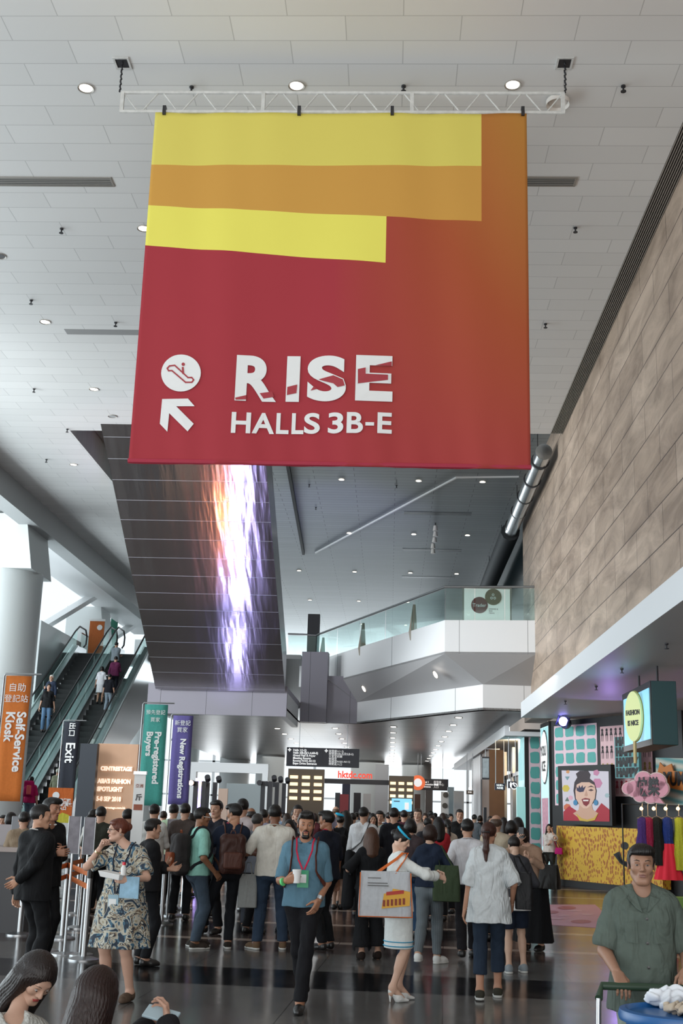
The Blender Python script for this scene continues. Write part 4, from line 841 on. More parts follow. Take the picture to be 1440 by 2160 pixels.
        if sole:
            P = [rc(o + np.array([0, .016, zb + .012]), o + d * .10 * k + np.array([0, 0, zb + .012]), .042, .043, .02), rc(o + d * .10 * k + np.array([0, 0, zb + .012]), o + d * .18 * k + np.array([0, 0, zb + .012]), .044, .033, .02), sub(bxp(o + np.array([0, 0, zb - .05]), (.4, .4, .05), 0), .002), sub(bxp(o + np.array([0, 0, zb + .122]), (.4, .4, .1), 0), .002)]
            V, F = surf(P, r_); so = fmesh('sole', [(V, F, 0)], [sole], sh)
        return sh
    def shoes(s, root, m, sole=None, style='sneaker'):
        for sd in 'RL': s.shoe(root, sd, m, sole, style)
    def stick(s, pts, off=.006, prims=None, it=6):     # lay points on the clothes
        P = np.array(pts, float); pr = prims or s.toppr
        for _ in range(it):
            D = evalp(pr, P); e = .004; G = np.stack([evalp(pr, P + np.eye(3)[i] * e) - D for i in range(3)], 1) / e; G /= (np.linalg.norm(G, axis=1)[:, None] + 1e-6)
            st = np.clip(D - off, -.04, .04)
            P = P - G * st[:, None]
        return P
    def lanyard(s, root, m, badge=None, z=.18, badge2=None, w=.012):
        k = s.k; t = s.tw; n = s.N; pts = []
        for sg in (-1, 1):
            q = [n + t @ np.array([sg * .055, .05, .03]), n + t @ np.array([sg * .075, -.01, .015]), n + t @ np.array([sg * .07, -.09, -.06]), n + t @ np.array([sg * .045, -.14, -.06 - z * .5]), n + t @ np.array([sg * .008, -.16, -.06 - z])]
            q = [q[0]] + [lerp(q[i], q[i + 1], f) for i in range(4) for f in (.33, .66, 1)]
            q = s.stick(q, .007); pts.append(q); MB().tube(q, w * .6, 6, flat=.3, up=(0, 1, .3)).build('lanyard', m, root, smooth='auto')
        e = (pts[0][-1] + pts[1][-1]) / 2
        if badge:
            bc = e + np.array([0, -.008, -.075]); y = min(bc[1], s.stick([bc + np.array([0, -.03, -.05])], .012)[0][1]); o = MB().box((bc[0] - .05, y - .006, bc[2] - .075), (bc[0] + .05, y, bc[2] + .07)).build('badge', badge, root)
            if badge2: MB().box((bc[0] - .042, y - .008, bc[2] - .035), (bc[0] + .03, y - .005, bc[2] + .035)).build('badge_insert', badge2, o)
def place(x, y, dx=0): p = atZ(x, y, 0); return (p.x, p.y, 0)
def person(label, loc, rz, **kw):
    cat = kw.pop('cat', 'person'); return thing('person', label, cat, loc, R(rz), kw.pop('group', None))
# ================================================================= PEOPLE
def loc_at(x, Y): p = atY(x, 1713, Y); return (p.x, Y, 0)
def top_h(x, ytop, Y): return atY(x, ytop, Y).z
class Pz:
    """a standing place, with pixels read back into the figure's own frame"""
    def __init__(s, loc, rz): s.loc = Vector(loc); s.rz = R(rz); s.inv = Matrix.Rotation(-s.rz, 3, 'Z')
    def px(s, x, y, dY=0.): return np.array(s.inv @ (atY(x, y, s.loc.y + dY) - s.loc))
W_ = mat('trim_offwhite', (.75, .75, .74), .6); BLK = cloth('141518'); NAVY = cloth('1d2739'); JEAN = cloth('33475f'); JEAND = cloth('22304a')
SHW = mat('shoe_white', (.72, .72, .70), .5); SHK = mat('shoe_black', (.015, .014, .014), .35); SOLEW = mat('sole_white', (.6, .6, .57), .6)
def ghost(name, label, cat, pz, group=None): return thing(name, label, cat, pz.loc, pz.rz, group)
def backpack(fig, pz, label, m, m2=None, size=(.15, .10, .23), dz=-.10, straps=True, pocket=True, sm=None, onlystraps=False, sw_=.02):
    t = ghost('backpack', label, 'backpack', pz); k = fig.k
    back = fig.stick([fig.Ch + np.array([0, .2, dz])], .0)[0]; c = np.array([fig.Ch[0], back[1] + size[1] + .012, fig.Ch[2] + dz]); Rm = rotm(0, 0, 0)
    P = [bxp(c, size, .07, .02), el(c + np.array([0, size[1] * .7, -size[2] * .35]), (size[0] * .8, .07, size[2] * .5), .03)]
    def post(D, X, Y, Z): return D + .004 * np.sin(Z * 40 + 3 * np.sin(X * 20))
    V, F = surf(P, .008, post); fmesh('bag_body', [(V, F, 0)], [m], t)
    if pocket:
        V, F = surf([bxp(c + np.array([0, size[1] * 1.25, -size[2] * .32]), (size[0] * .72, .035, size[2] * .42), .03)], .008); fmesh('front_pocket', [(V, F, 0)], [m2 or m], t)
        MB().tube([c + np.array([-.03, 0, size[2]]), c + np.array([-.02, 0, size[2] + .035]), c + np.array([.02, 0, size[2] + .035]), c + np.array([.03, 0, size[2]])], .008, 6).build('grab_handle', m2 or m, t, smooth='auto')
    for sg in (-1, 1):
        o = fig.Ch; q = [np.array([o[0] + sg * .085, c[1] - size[1], c[2] + size[2] * .8]), np.array([fig.N[0] + sg * .105 * k, fig.N[1] + .06, fig.N[2] - .01]), np.array([fig.N[0] + sg * .115 * k, fig.N[1] - .02, fig.N[2] + .0]), np.array([o[0] + sg * .115 * k, o[1] - .13, o[2] + .05]), np.array([o[0] + sg * .125 * k, o[1] - .13, o[2] - .08]), np.array([o[0] + sg * .15 * k, o[1] - .05, o[2] - .17]), np.array([o[0] + sg * .14 * k, c[1] - size[1] + .01, c[2] - size[2] * .7])]
        q = [q[0]] + [np.array(lerp(q[i], q[i + 1], f)) for i in range(6) for f in (.33, .66, 1)]; mid = fig.stick(q[1:-1], .009); q = [q[0]] + list(mid) + [q[-1]]
        MB().tube(q, sw_, 8, flat=.28, up=(1, 0, 0)).tube([q[0], q[1]], .006, 4).build('strap', sm or m2 or m, t, smooth='auto')
    return t
def tote(pz, label, c, size, m, hang, mt=None, yaw=0., name='tote_bag', taper=.85, hm=None, sag=.0, hw=.10):
    """soft bag: c centre in figure frame, size half extents, hang = point the handles go over"""
    t = ghost(name, label, 'bag', pz); c = np.array(c, float); Rm = np.array(Matrix.Rotation(R(yaw), 3, 'Z'))
    n = 5; vs = []; fs = []; hx, hy, hz = size
    rings = [(-1, .92, .8), (-.96, .99, 1), (-.5, 1., 1.05), (0, 1 - .02, .9), (.6, 1 - (1 - taper) * .6, .6), (1, taper, .35)]; m_ = 24
    for z, a, b in rings:
        for i in range(m_):
            q = 2 * math.pi * i / m_; cx, sx_ = math.cos(q), math.sin(q); e = .35; x = math.copysign(abs(cx) ** e, cx) * hx * a; y = math.copysign(abs(sx_) ** e, sx_) * hy * b
            vs.append(c + Rm @ np.array([x, y, z * hz]) + np.array([0, 0, -sag * (1 - abs(x / hx)) if z > .5 else 0]))
    k = len(rings); fs = [(i * m_ + j, i * m_ + (j + 1) % m_, (i + 1) * m_ + (j + 1) % m_, (i + 1) * m_ + j) for i in range(k - 1) for j in range(m_)] + [tuple(range(m_))[::-1], tuple((k - 1) * m_ + j for j in range(m_))]
    MB().add(vs, fs).build('bag_body', m, t, smooth='auto'); hang = np.array(hang, float)
    for sy in (-1, 1):
        a = c + Rm @ np.array([-hx * hw * 4, sy * hy * .35, hz * .9]); b = c + Rm @ np.array([hx * hw * 4, sy * hy * .35, hz * .9]); h1 = hang + Rm @ np.array([-.025, sy * .008, 0]); h2 = hang + Rm @ np.array([.025, sy * .008, 0])
        MB().tube([a, lerp(a, h1, .8), h1 + np.array([0, 0, .012]), h2 + np.array([0, 0, .012]), lerp(b, h2, .8), b], .012, 6, flat=.4).build('bag_handle', hm or m, t, smooth='auto')
    return t, Rm
# ---- 1 the man with the coffee, walking towards the viewer
pz = Pz(place(632, 2128), -2); h = top_h(640, 1712, pz.loc.y) + .03
r = person('bearded man in blue polo shirt walking with a paper cup, red lanyard and green badge', pz.loc, -2)
ch_ = pz.px(770, 0) if False else None
rh = pz.px(604, 1858, -.30); lh = pz.px(655, 1925, -.05)
f = Fig(h, 'm', .98, RH=rh, LH=pz.px(673, 1898, -.13), RHd=(.75, -.45, .25), RHt=(0, -.35, 1), LHd=(-.35, -.25, -.85), LHt=(-.5, -.8, .1), Rcurl=.62, Lcurl=.35, hgrip=.9, RF=(.00, .22), LF=(.02, -.22), Le=(.35, 1, -.1), Re=(-.45, .5, -.9), head=(8, 6, 2), res=.007, Rz=.02)
f.body(r, 'a4755b', dict(beard=1), haircol='120d0b'); f.hair(r, 'quiff', '120e0c')
POLO = cloth('587a8c')
f.top(r, POLO, flare=(.186, .128), hem=.875, sleeve=.44, name='polo_shirt', wr=.004, sleeveend=.006); f.collar(r, POLO); f.pants(r, cloth('16161a'), wr=.004); f.shoes(r, SHK, style='boot')
f.lanyard(r, cloth('c22c48'), mat('badge_green', (.02, .28, .13), .4), badge2=W_, z=.17)
wr = f.WL; MB().tube([wr + f.fL * -.035, wr + f.fL * -.005], .036 * f.k, 12).build('wristwatch', MST, r, smooth='auto')
MB().tube([f.WR - f.fR * .05, f.WR - f.fR * .035], .034, 12).build('wristband', mat('band_green', (.15, .75, .25), .5), r, smooth='auto')
c = f.palmR; t = ghost('paper_cup', 'white paper cup held by the bearded man in blue', 'cup', pz)
MB().lathe([(.030, -.055), (.038, .045)], 20, c + np.array([.012, -.012, .01])).build('cup_body', W_, t, smooth='auto'); MB().lathe([(.040, .045), (.040, .055), (.034, .058)], 20, c + np.array([.012, -.012, .01])).build('lid', W_, t, smooth='auto')
backpack(f, pz, 'brown strapped backpack worn by the bearded man in blue', cloth('20191a'), sm=cloth('5d2f24'), size=(.15, .09, .22), sw_=.026)
# ---- 2 woman in the printed dress
def floral():
    m, nt, b = newmat('floral_print'); N = nt.nodes.new; L = nt.links.new
    tc = N('ShaderNodeTexCoord'); n = N('ShaderNodeTexNoise'); n.inputs['Scale'].default_value = 9; n.inputs['Detail'].default_value = 1.5; n.inputs['Distortion'].default_value = 2.2; L(tc.outputs['Object'], n.inputs['Vector'])
    cr = N('ShaderNodeValToRGB'); L(n.outputs[0], cr.inputs[0]); cr.color_ramp.interpolation = 'CONSTANT'; e = cr.color_ramp.elements
    e[0].position = 0; e[0].color = sr('1f2c3c') + (1,); e[1].position = .40; e[1].color = sr('3b6076') + (1,)
    for p, c_ in ((.455, 'b5b1a3'), (.53, '9c927d'), (.575, '6f5a4a'), (.60, '222c36'), (.64, 'c5c1b4')): q = e.new(p); q.color = sr(c_) + (1,)
    L(cr.outputs[0], b.inputs['Base Color']); b.inputs['Roughness'].default_value = .7
    bp = N('ShaderNodeBump'); bp.inputs['Strength'].default_value = .3; bp.inputs['Distance'].default_value = .02; L(n.outputs[0], bp.inputs['Height']); L(bp.outputs[0], b.inputs['Normal']); return m
pz = Pz(place(243, 2112), -14); h = top_h(243, 1718, pz.loc.y)
r = person('red-haired woman in a blue and cream patterned dress, hand at her mouth', pz.loc, -14)
f = Fig(h, 'f', 1.14, RH=pz.px(213, 1786, -.10), LH=pz.px(268, 1858, -.34), Re=(-1, -.2, -1.2), Le=(1, .2, -.8), RHd=(.5, -.15, .85), RHt=(.2, .8, 0), LHd=(-.8, -.5, .1), LHt=(0, -.4, 1), Rcurl=1.25, Lcurl=.45, hgrip=.7, head=(-48, 2, 0), hoff=(-.085, -.02, 0), res=.007, lean=(0, .02), RF=(-.10, 0), LF=(.11, .03))
f.body(r, 'c79f8b', haircol='4a281c'); f.hair(r, 'bun', '5b2c1e')
FL = floral(); f.top(r, FL, name='dress', flare=(.255, .205), hem=.66, sleeve=.36, sleeveend=.02, g=.016, neck=.085, wr=.005)
f.skirt(r, FL, hem=.50, top=.92, a0=(.225, .185), a1=(.315, .27), fold=.07, nf=8, name='dress_skirt'); f.shoes(r, cloth('5a4a3e'))
hd = f.hd; Hr = f.Hr
def hp(x, y, z): return hd + Hr @ np.array([x, y, z]) * f.hs_
g = MB()
for sg in (-1, 1): g.tube([hp(sg * .031 + .022 * math.cos(a_ * math.pi / 6), -.094, .003 + .016 * math.sin(a_ * math.pi / 6)) for a_ in range(13)], .0018, 5, cap=False)
g.tube([hp(-.009, -.096, .006), hp(.009, -.096, .006)], .002, 5).tube([hp(.053, -.092, .006), hp(.08, .0, .006)], .002, 5).tube([hp(-.053, -.092, .006), hp(-.08, .0, .006)], .002, 5)
g.build('glasses', SHK, r)
MB().lathe([(.0, .0), (.009, .006), (.004, .014)], 10, hp(.08, .01, -.055)).build('earring', MST, r)
f.lanyard(r, cloth('1d2230'), mat('badge_blue', (.28, .42, .5), .4), badge2=W_, z=.34)
MB().tube([f.WL - f.fL * .05, f.WL - f.fL * .035], .034, 12).build('bracelet', mat('gold', (.6, .45, .25), .3, .9), r, smooth='auto'); MB().tube([f.WR - f.fR * .06, f.WR - f.fR * .045], .034, 12).build('bracelet', mat('gold', (.6, .45, .25)), r, smooth='auto')
p = f.palmL; t = ghost('food_tray', 'white paper snack tray held by the woman in the patterned dress', 'tray', pz)
MB().hull8([(p[0] - .13, p[1] - .09, p[2] + .015), (p[0] + .05, p[1] - .09, p[2] - .01), (p[0] + .05, p[1] + .05, p[2] - .01), (p[0] - .13, p[1] + .05, p[2] + .015)], [(p[0] - .15, p[1] - .1, p[2] + .065), (p[0] + .06, p[1] - .1, p[2] + .035), (p[0] + .06, p[1] + .06, p[2] + .035), (p[0] - .15, p[1] + .06, p[2] + .065)]).build('tray_body', W_, t, bevel=.004)
t = ghost('sauce_bottle', 'small bottle with a red cap held beside the white snack tray', 'bottle', pz)
MB().lathe([(.022, 0), (.024, .06), (.012, .085)], 14, p + np.array([.06, -.03, .03])).build('bottle_body', W_, t, smooth='auto'); MB().lathe([(.014, .085), (.014, .11)], 14, p + np.array([.06, -.03, .03])).build('cap', mat('cap_red', (.7, .02, .04), .4), t, smooth='auto')
t = ghost('booklet', 'blue and yellow printed booklet tucked under the arm of the woman in the patterned dress', 'booklet', pz)
MB().box((p[0] + .02, p[1] - .0, p[2] - .16), (p[0] + .2, p[1] + .015, p[2] + .02)).build('pages', mat('booklet_blue', (.25, .42, .55), .5, var=.4, vscale=20), t)
# ---- 3, 4 the two men in black suits
SUIT = cloth('0f1013', .8)
pz = Pz(place(52, 2080), 142); h = top_h(80, 1690, pz.loc.y)
r = person('man in a black suit seen from behind, right hand held behind his back', pz.loc, 142)
f = Fig(h, 'm', 1.06, RH=(-.04, .20, .96), LH=(.27, .0, .80), Re=(-1, .45, -.1), head=(-35, 4, 0), res=.008, RHd=(.75, .15, -.5), RHt=(0, .2, 1), RF=(-.12, .0), LF=(.10, -.12), curl=.6)
f.body(r, 'b98d74'); f.hair(r, 'short', '15110f'); f.top(r, SUIT, sleeve=.97, hem=.80, flare=(.205, .155), name='suit_jacket', neck=.09, g=.02, sleeveend=.006); f.pants(r, SUIT); f.shoes(r, SHK); f.collar(r, W_)
pz = Pz(loc_at(106, 12.9), 70); h = top_h(100, 1676, 12.9)
r = person('second man in a black suit, hands clasped in front, beside the first', pz.loc, 60)
f = Fig(h, 'm', 1.0, RH=pz.px(124, 1800, -.10), LH=pz.px(128, 1794, .04), RHd=(.5, -.85, .1), LHd=(-.5, -.85, .1), RHt=(0, 0, 1), LHt=(0, 0, 1), Re=(-.6, .3, -1), Le=(.6, .3, -1), head=(6, 6, 0), res=.009, curl=.7)
f.body(r, 'a87860'); f.hair(r, 'side', '15110f'); f.top(r, SUIT, sleeve=.95, hem=.80, flare=(.20, .15), name='suit_jacket', neck=.11, g=.018, sleeveend=.006); f.pants(r, SUIT); f.shoes(r, SHK); f.collar(r, W_)
# ---- 5 mint polo
pz = Pz(place(408, 2000), 118); h = top_h(425, 1698, pz.loc.y)
r = person('man in a mint green polo shirt and jeans wearing glasses, seen from behind', pz.loc, 118)
MINT = cloth('8fc4b6')
f = Fig(h, 'm', 1.08, belly=.03, RH=(-.23, -.14, .90), LH=(.1, -.2, .95), head=(-8, 6, 0), res=.009, curl=.5, RF=(-.12, .02), LF=(.14, -.08))
f.body(r, '8d6248'); f.hair(r, 'side', '14100f', sc=1.03); f.top(r, MINT, sleeve=.42, hem=.88, flare=(.19, .15), name='polo_shirt', sleeveend=.01); f.pants(r, cloth('414e5c')); f.shoes(r, cloth('3b332d'), SOLEW)
hd, Hr = f.hd, f.Hr; g = MB(); g.tube([hp(-.08, .0, .006), hp(-.052, -.09, .006), hp(.052, -.09, .006), hp(.08, 0, .006)], .004, 5); g.build('glasses', W_, r)
f.lanyard(r, cloth('c9682f'), None, z=.25)
backpack(f, pz, 'dark grey backpack with orange trim worn by the man in mint green', cloth('2f2c2c'), cloth('7a3d22'), size=(.16, .10, .25), dz=-.14, sm=cloth('24262a'))
# ---- 6 navy with brown backpack
pz = Pz(place(462, 2000), 192); h = top_h(495, 1690, pz.loc.y)
r = person('man in a navy shirt seen from behind, head turned left, black jeans', pz.loc, 192)
f = Fig(h, 'm', 1.0, RH=(-.12, -.26, 1.08), LH=(.2, -.22, 1.05), head=(52, 8, 0), res=.009, lean=(-.06, -.04), hip=(-.06, 0), LF=(.30, -.05), RF=(-.10, .02), toeL=25)
f.body(r, 'b08368'); f.hair(r, 'side', '14110f', sc=1.04); f.top(r, cloth('1d2536'), sleeve=.8, hem=.90, flare=(.19, .14), name='shirt', sleeveend=.01); f.pants(r, cloth('16181d'), r=.95); f.shoes(r, cloth('2c2722'), SOLEW)
f.lanyard(r, cloth('b23a5a'), None)
backpack(f, pz, 'brown leather backpack worn by the man in the navy shirt', cloth('3f2620', .5), cloth('54332a', .5), size=(.16, .10, .24), dz=-.16, sm=cloth('5a3a30'), sw_=.03)
# ---- 7 cream polo, back turned
pz = Pz(place(568, 2003), 186); h = top_h(590, 1692, pz.loc.y)
r = person('heavy man in a cream polo shirt and blue jeans seen from behind', pz.loc, 186)
f = Fig(h, 'm', 1.18, LH=(.24, -.20, 1.12), RH=(-.14, -.28, 1.1), Le=(.8, .5, -1), head=(-4, 4, 0), res=.009, LF=(.16, .0), RF=(-.16, -.06), toeL=40)
f.body(r, '7d543f'); f.hair(r, 'short', '14110f'); CREAM = cloth('d2cec4'); f.top(r, CREAM, sleeve=.44, hem=.86, flare=(.225, .165), name='polo_shirt', sleeveend=.012); f.collar(r, CREAM); f.pants(r, cloth('2c3a4c'), r=1.05); f.shoes(r, cloth('6b5540'), SOLEW)
tote(pz, 'grey paper carrier bag hanging beside the man in the cream polo', (.30, -.02, .68), (.12, .05, .2), cloth('8d8f8d'), (.30, -.1, 1.0))
# ---- 8 dark man behind the central one
pz = Pz(place(682, 2003), -128); h = top_h(678, 1705, pz.loc.y)
r = person('man in a dark navy shirt and black trousers half hidden behind the bearded man', pz.loc, -128)
f = Fig(h, 'm', 1.05, head=(14, 4, 0), res=.010, RF=(-.10, 0), LF=(.1, .05), LH=(.24, -.1, .9)); f.body(r, '9c6c52'); f.hair(r, 'side', '14110f', sc=1.05); f.top(r, cloth('1b1f2b'), sleeve=.44, hem=.86, flare=(.2, .15), name='shirt'); f.pants(r, BLK); f.shoes(r, SHK); f.lanyard(r, cloth('b0283a'), None)
# ---- 9 attendant in white with blue pillbox hat
pz = Pz(place(838, 2112), 108); h = top_h(835, 1745, pz.loc.y) - .045
r = person('attendant in a white jacket and skirt with a blue hat band, white heels', pz.loc, 108)
f = Fig(h, 'f', .94, heel=.055, hipz=.925 * h / 1.75 + .058, RH=(-.10, -.36, 1.10), LH=(.08, -.38, 1.12), Re=(-1, .2, -.3), Le=(1, 0, -.4), RHt=(.6, 0, .8), LHt=(-.6, 0, .8), RHd=(.3, -.9, -.2), head=(-28, 26, 0), res=.0075, RF=(-.06, .05), LF=(.07, -.05), curl=.6)
WJ = cloth('e2e6e4'); f.body(r, 'd2ab95'); f.hair(r, 'bun', '16110f'); f.top(r, WJ, sleeve=.82, hem=.92, flare=(.165, .135), name='jacket', sleeveend=.012, neck=.05); 
f.skirt(r, WJ, hem=.54, a0=(.15, .125), a1=(.178, .155), fold=.0); f.shoes(r, SHW, style='pump')
mb = MB(); k = f.k
for z0, z1, dr in ((.555, .58, 0), (.60, .625, .0)):
    a = .150 + (.178 * k - .150) * (1.0 * k - z0 * k) / ((1.0 - .54) * k); pts = []
    for i in range(41):
        q = 2 * math.pi * i / 40; pts.append((f.H[0] + math.cos(q) * (.178 * k + .002 - (z0 - .54) * .06), f.H[1] + math.sin(q) * (.155 * k + .002 - (z0 - .54) * .06), (z0 + z1) / 2 * k))
    mb.tube(pts, .010, 6, cap=False, up=(0, 0, 1), flat=.5)
mb.build('blue_trim', cloth('3a9ec4'), r, smooth='auto')
hd, Hr = f.hd, f.Hr
V, F = surf([el((0, .03, .092), (.078, .085, .042), .01), sub(bxp((0, .03, .03), (.2, .2, .045), 0), .003)], .004); o = fmesh('pillbox_hat', [(V * f.hs_ @ Hr.T + hd, F, 0)], [cloth('171a1d')], r)
mb = MB(); mb.tube([hp(.083 * math.cos(q), .012 + .088 * math.sin(q), .085 + .03 * math.sin(q)) for q in [2 * math.pi * i / 30 for i in range(31)]], .011, 6, cap=False); mb.build('hat_band', cloth('35b4dc'), o, smooth='auto')
c = pz.px(812, 1886, -.26); hang = f.SR + np.array([-.02, -.02, .07]); TW = cloth('bfc3c8', .6); TO = cloth('d8713a')
t, Rm = tote(pz, 'large white tote bag with orange edges and yellow print on the attendant\'s shoulder', c, (.245, .085, .20), TW, hang, yaw=-108 + 6, name='tote_bag', taper=.92, hm=TO, hw=.09)
def tp(u, v, off=.0): return c + Rm @ np.array([u, -.085 - .010 - off, v])
mb = MB(); mb.tube([tp(-.235, .19, -.03), tp(-.245, -.19), tp(.24, -.19), tp(.225, .19, -.03)], .006, 6); mb.build('bag_piping', TO, t, smooth='auto')
def tpoly(name, polys, m, off): 
    mb = MB()
    for pl in polys: mb.hull8 if False else None; n_ = len(pl); mb.add([tp(u, v, off) for u, v in pl] + [tp(u, v, off - .004) for u, v in pl], [tuple(range(n_)), tuple(range(n_, 2 * n_))[::-1]] + [(i, (i + 1) % n_, n_ + (i + 1) % n_, n_ + i) for i in range(n_)])
    return mb.build(name, m, t)
tpoly('print_yellow', [[(-.04, -.12), (.215, -.09), (.22, .03), (.06, .055), (.05, .02), (-.02, .01)]], mat('print_yellow', sr('e0a93c'), .6), .003)
tpoly('print_red', [[(.0, -.005), (.16, .015), (.16, .045), (.0, .025)]], mat('print_scarlet', sr('b83a2c'), .6), .007)
tpoly('print_line', [[(-.03 + i * .036, -.10 + i * .004), (-.008 + i * .036, -.10 + i * .004), (-.008 + i * .036, -.045 + i * .004), (-.03 + i * .036, -.045 + i * .004)] for i in range(6)], mat('print_brown', sr('8a3a22'), .6), .006)
tpoly('text_line', [[(-.17, .14 - i * .022), (-.17 + (.12, .02, .18, .19)[i], .14 - i * .022), (-.17 + (.12, .02, .18, .19)[i], .147 - i * .022), (-.17, .147 - i * .022)] for i in (0, 2, 3)], SHK, .003)
# ---- 10 woman in navy with green tote, striped trousers
def stripes(name, a, b, sc, rot=(0, 0, 0)):
    if name in MATS: return MATS[name]
    m, nt, bs = newmat(name); N = nt.nodes.new; L = nt.links.new; tc = N('ShaderNodeTexCoord'); mp = N('ShaderNodeMapping'); mp.inputs['Rotation'].default_value = rot; L(tc.outputs['Object'], mp.inputs[0])
    wv = N('ShaderNodeTexWave'); wv.inputs['Scale'].default_value = sc; wv.inputs['Distortion'].default_value = 1.2; L(mp.outputs[0], wv.inputs['Vector'])
    mx = N('ShaderNodeMix'); mx.data_type = 'RGBA'; L(wv.outputs[0], mx.inputs['Factor']); mx.inputs['A'].default_value = sr(a) + (1,); mx.inputs['B'].default_value = sr(b) + (1,); L(mx.outputs['Result'], bs.inputs['Base Color']); bs.inputs['Roughness'].default_value = .85
    MATS[name] = m; return m
pz = Pz(place(905, 2035), 172); h = top_h(905, 1733, pz.loc.y)
r = person('short-haired woman in a navy shirt and grey striped trousers walking away in white shoes', pz.loc, 172)
f = Fig(h, 'f', .95, RH=(-.20, -.16, 1.02), LH=(.16, -.24, 1.08), head=(-24, 8, 0), res=.009, RF=(-.07, -.16), LF=(.10, .26), Lz=.06, toeR=-40, kneeL=(0, -1, -.3))
f.body(r, 'c39a82'); f.hair(r, 'bob', '2a1a14', sc=1.02); f.top(r, NAVY, sleeve=.55, hem=.94, flare=(.175, .13), name='shirt', sleeveend=.015); f.pants(r, stripes('striped_grey', '7d868b', '4d565c', 28), r=1.12, t=.95, end=.0); f.shoes(r, SHW, SOLEW)
tote(pz, 'dark green tote bag on the shoulder of the woman in navy', (-.20, .09, .90), (.16, .05, .20), cloth('3d4a35'), f.SR + np.array([.01, .02, .065]), hw=.12)
# ---- 11 man in white shirt walking away
pz = Pz(place(985, 2022), 182); h = top_h(978, 1722, pz.loc.y)
r = person('dark-haired man in a white dress shirt and black trousers walking away', pz.loc, 182)
f = Fig(h, 'm', 1.0, RH=(-.22, -.18, .98), LH=(.24, .02, .86), res=.009, RF=(-.09, -.20), LF=(.08, .18), Lz=.03); f.body(r, 'b98e76'); f.hair(r, 'short', '15110f', sc=1.04); f.top(r, cloth('d9d8dc'), sleeve=.8, hem=.90, flare=(.2, .14), name='dress_shirt'); f.collar(r, cloth('d9d8dc')); f.pants(r, cloth('1e1c20')); f.shoes(r, SHK)
# ---- 12 woman in oversize grey t-shirt
pz = Pz(place(1032, 2108), 176); h = top_h(1020, 1726, pz.loc.y)
r = person('woman with a brown ponytail in an oversize grey t-shirt walking away', pz.loc, 176)
f = Fig(h, 'f', 1.0, LH=(.24, -.02, .76), RH=(-.22, -.10, .86), head=(-14, 6, 0), res=.0075, RF=(-.08, -.18), LF=(.09, .10), Lz=.01, lean=(0, -.05))
f.body(r, 'b5866d'); f.hair(r, 'pony', '3a1f17', .34); f.top(r, cloth('ccd1d3', fold=1.3), sleeve=.47, hem=.73, flare=(.22, .175), name='oversize_tshirt', g=.022, sleeveend=.026, wr=.006, wide=.05); f.pants(r, cloth('263242'), t=.80, r=1.05); f.shoes(r, cloth('3a382f'), SOLEW)
MB().lathe([(.03, -.012), (.04, 0), (.03, .012)], 14, f.hd + f.Hr @ np.array([0, .118, 0])).build('hair_tie', SHK, r)
tote(pz, 'black shoulder bag hanging beside the woman in the grey t-shirt', (-.33, -.06, .98), (.085, .06, .17), cloth('131316', .5), (-.26, -.04, 1.28), name='shoulder_bag', hw=.12)
# ---- 13 girl in grey jacket and shorts
pz = Pz(place(1088, 2052), 184); h = top_h(1072, 1768, pz.loc.y) + .05
r = person('short dark-haired girl in a grey jacket, dark shorts and grey trainers', pz.loc, 184)
f = Fig(h, 'f', .95, RH=(-.16, -.22, .92), LH=(.15, -.22, .9), head=(10, 22, 0), res=.009, RF=(-.09, -.04), LF=(.09, .05), lean=(0, -.10)); f.body(r, 'c9a58f'); f.hair(r, 'short', '1a1412', sc=1.05); f.top(r, cloth('3d3d42'), sleeve=.75, hem=.95, flare=(.19, .16), name='jacket', g=.02); f.skirt(r, W_, hem=.78, top=.96, a0=(.17, .15), a1=(.205, .175), name='white_shirt_tail'); f.pants(r, cloth('1d2535'), t=.42, r=1.15, name='shorts', end=.02); f.shoes(r, cloth('8a9298'), SOLEW)
# ---- 14 woman in tan with phone, black long skirt
pz = Pz(place(1125, 2005), -34); h = top_h(1100, 1740, pz.loc.y)
r = person('woman in a tan top and long black skirt holding a phone to her cheek', pz.loc, -34)
f = Fig(h, 'f', 1.0, RH=(-.10, -.15, 1.36), LH=(.08, -.24, 1.15), Re=(-.8, -.3, -1), RHd=(.2, -.2, 1), RHt=(.5, .6, 0), head=(-12, 10, 6), hoff=(-.05, -.03, 0), lean=(-.10, -.03), res=.009, curl=.7); f.body(r, 'cfa68f'); f.hair(r, 'bob', '1d1512'); f.top(r, cloth('a3846f'), sleeve=.9, hem=.95, flare=(.18, .14), name='cardigan'); f.skirt(r, BLK, hem=.12, a0=(.19, .165), a1=(.30, .27), fold=.04, name='long_skirt'); f.shoes(r, SHK)
t = ghost('mobile_phone', 'phone held to the cheek of the woman in tan', 'phone', pz); p = f.palmR; MB().box((p[0] - .035, p[1] - .006, p[2] - .03), (p[0] + .035, p[1] + .004, p[2] + .11)).build('phone_body', SHK, t)
tote(pz, 'black handbag on the arm of the woman in tan', (.30, -.12, .93), (.14, .07, .15), cloth('17130f', .4), (.2, -.05, 1.2), name='handbag')
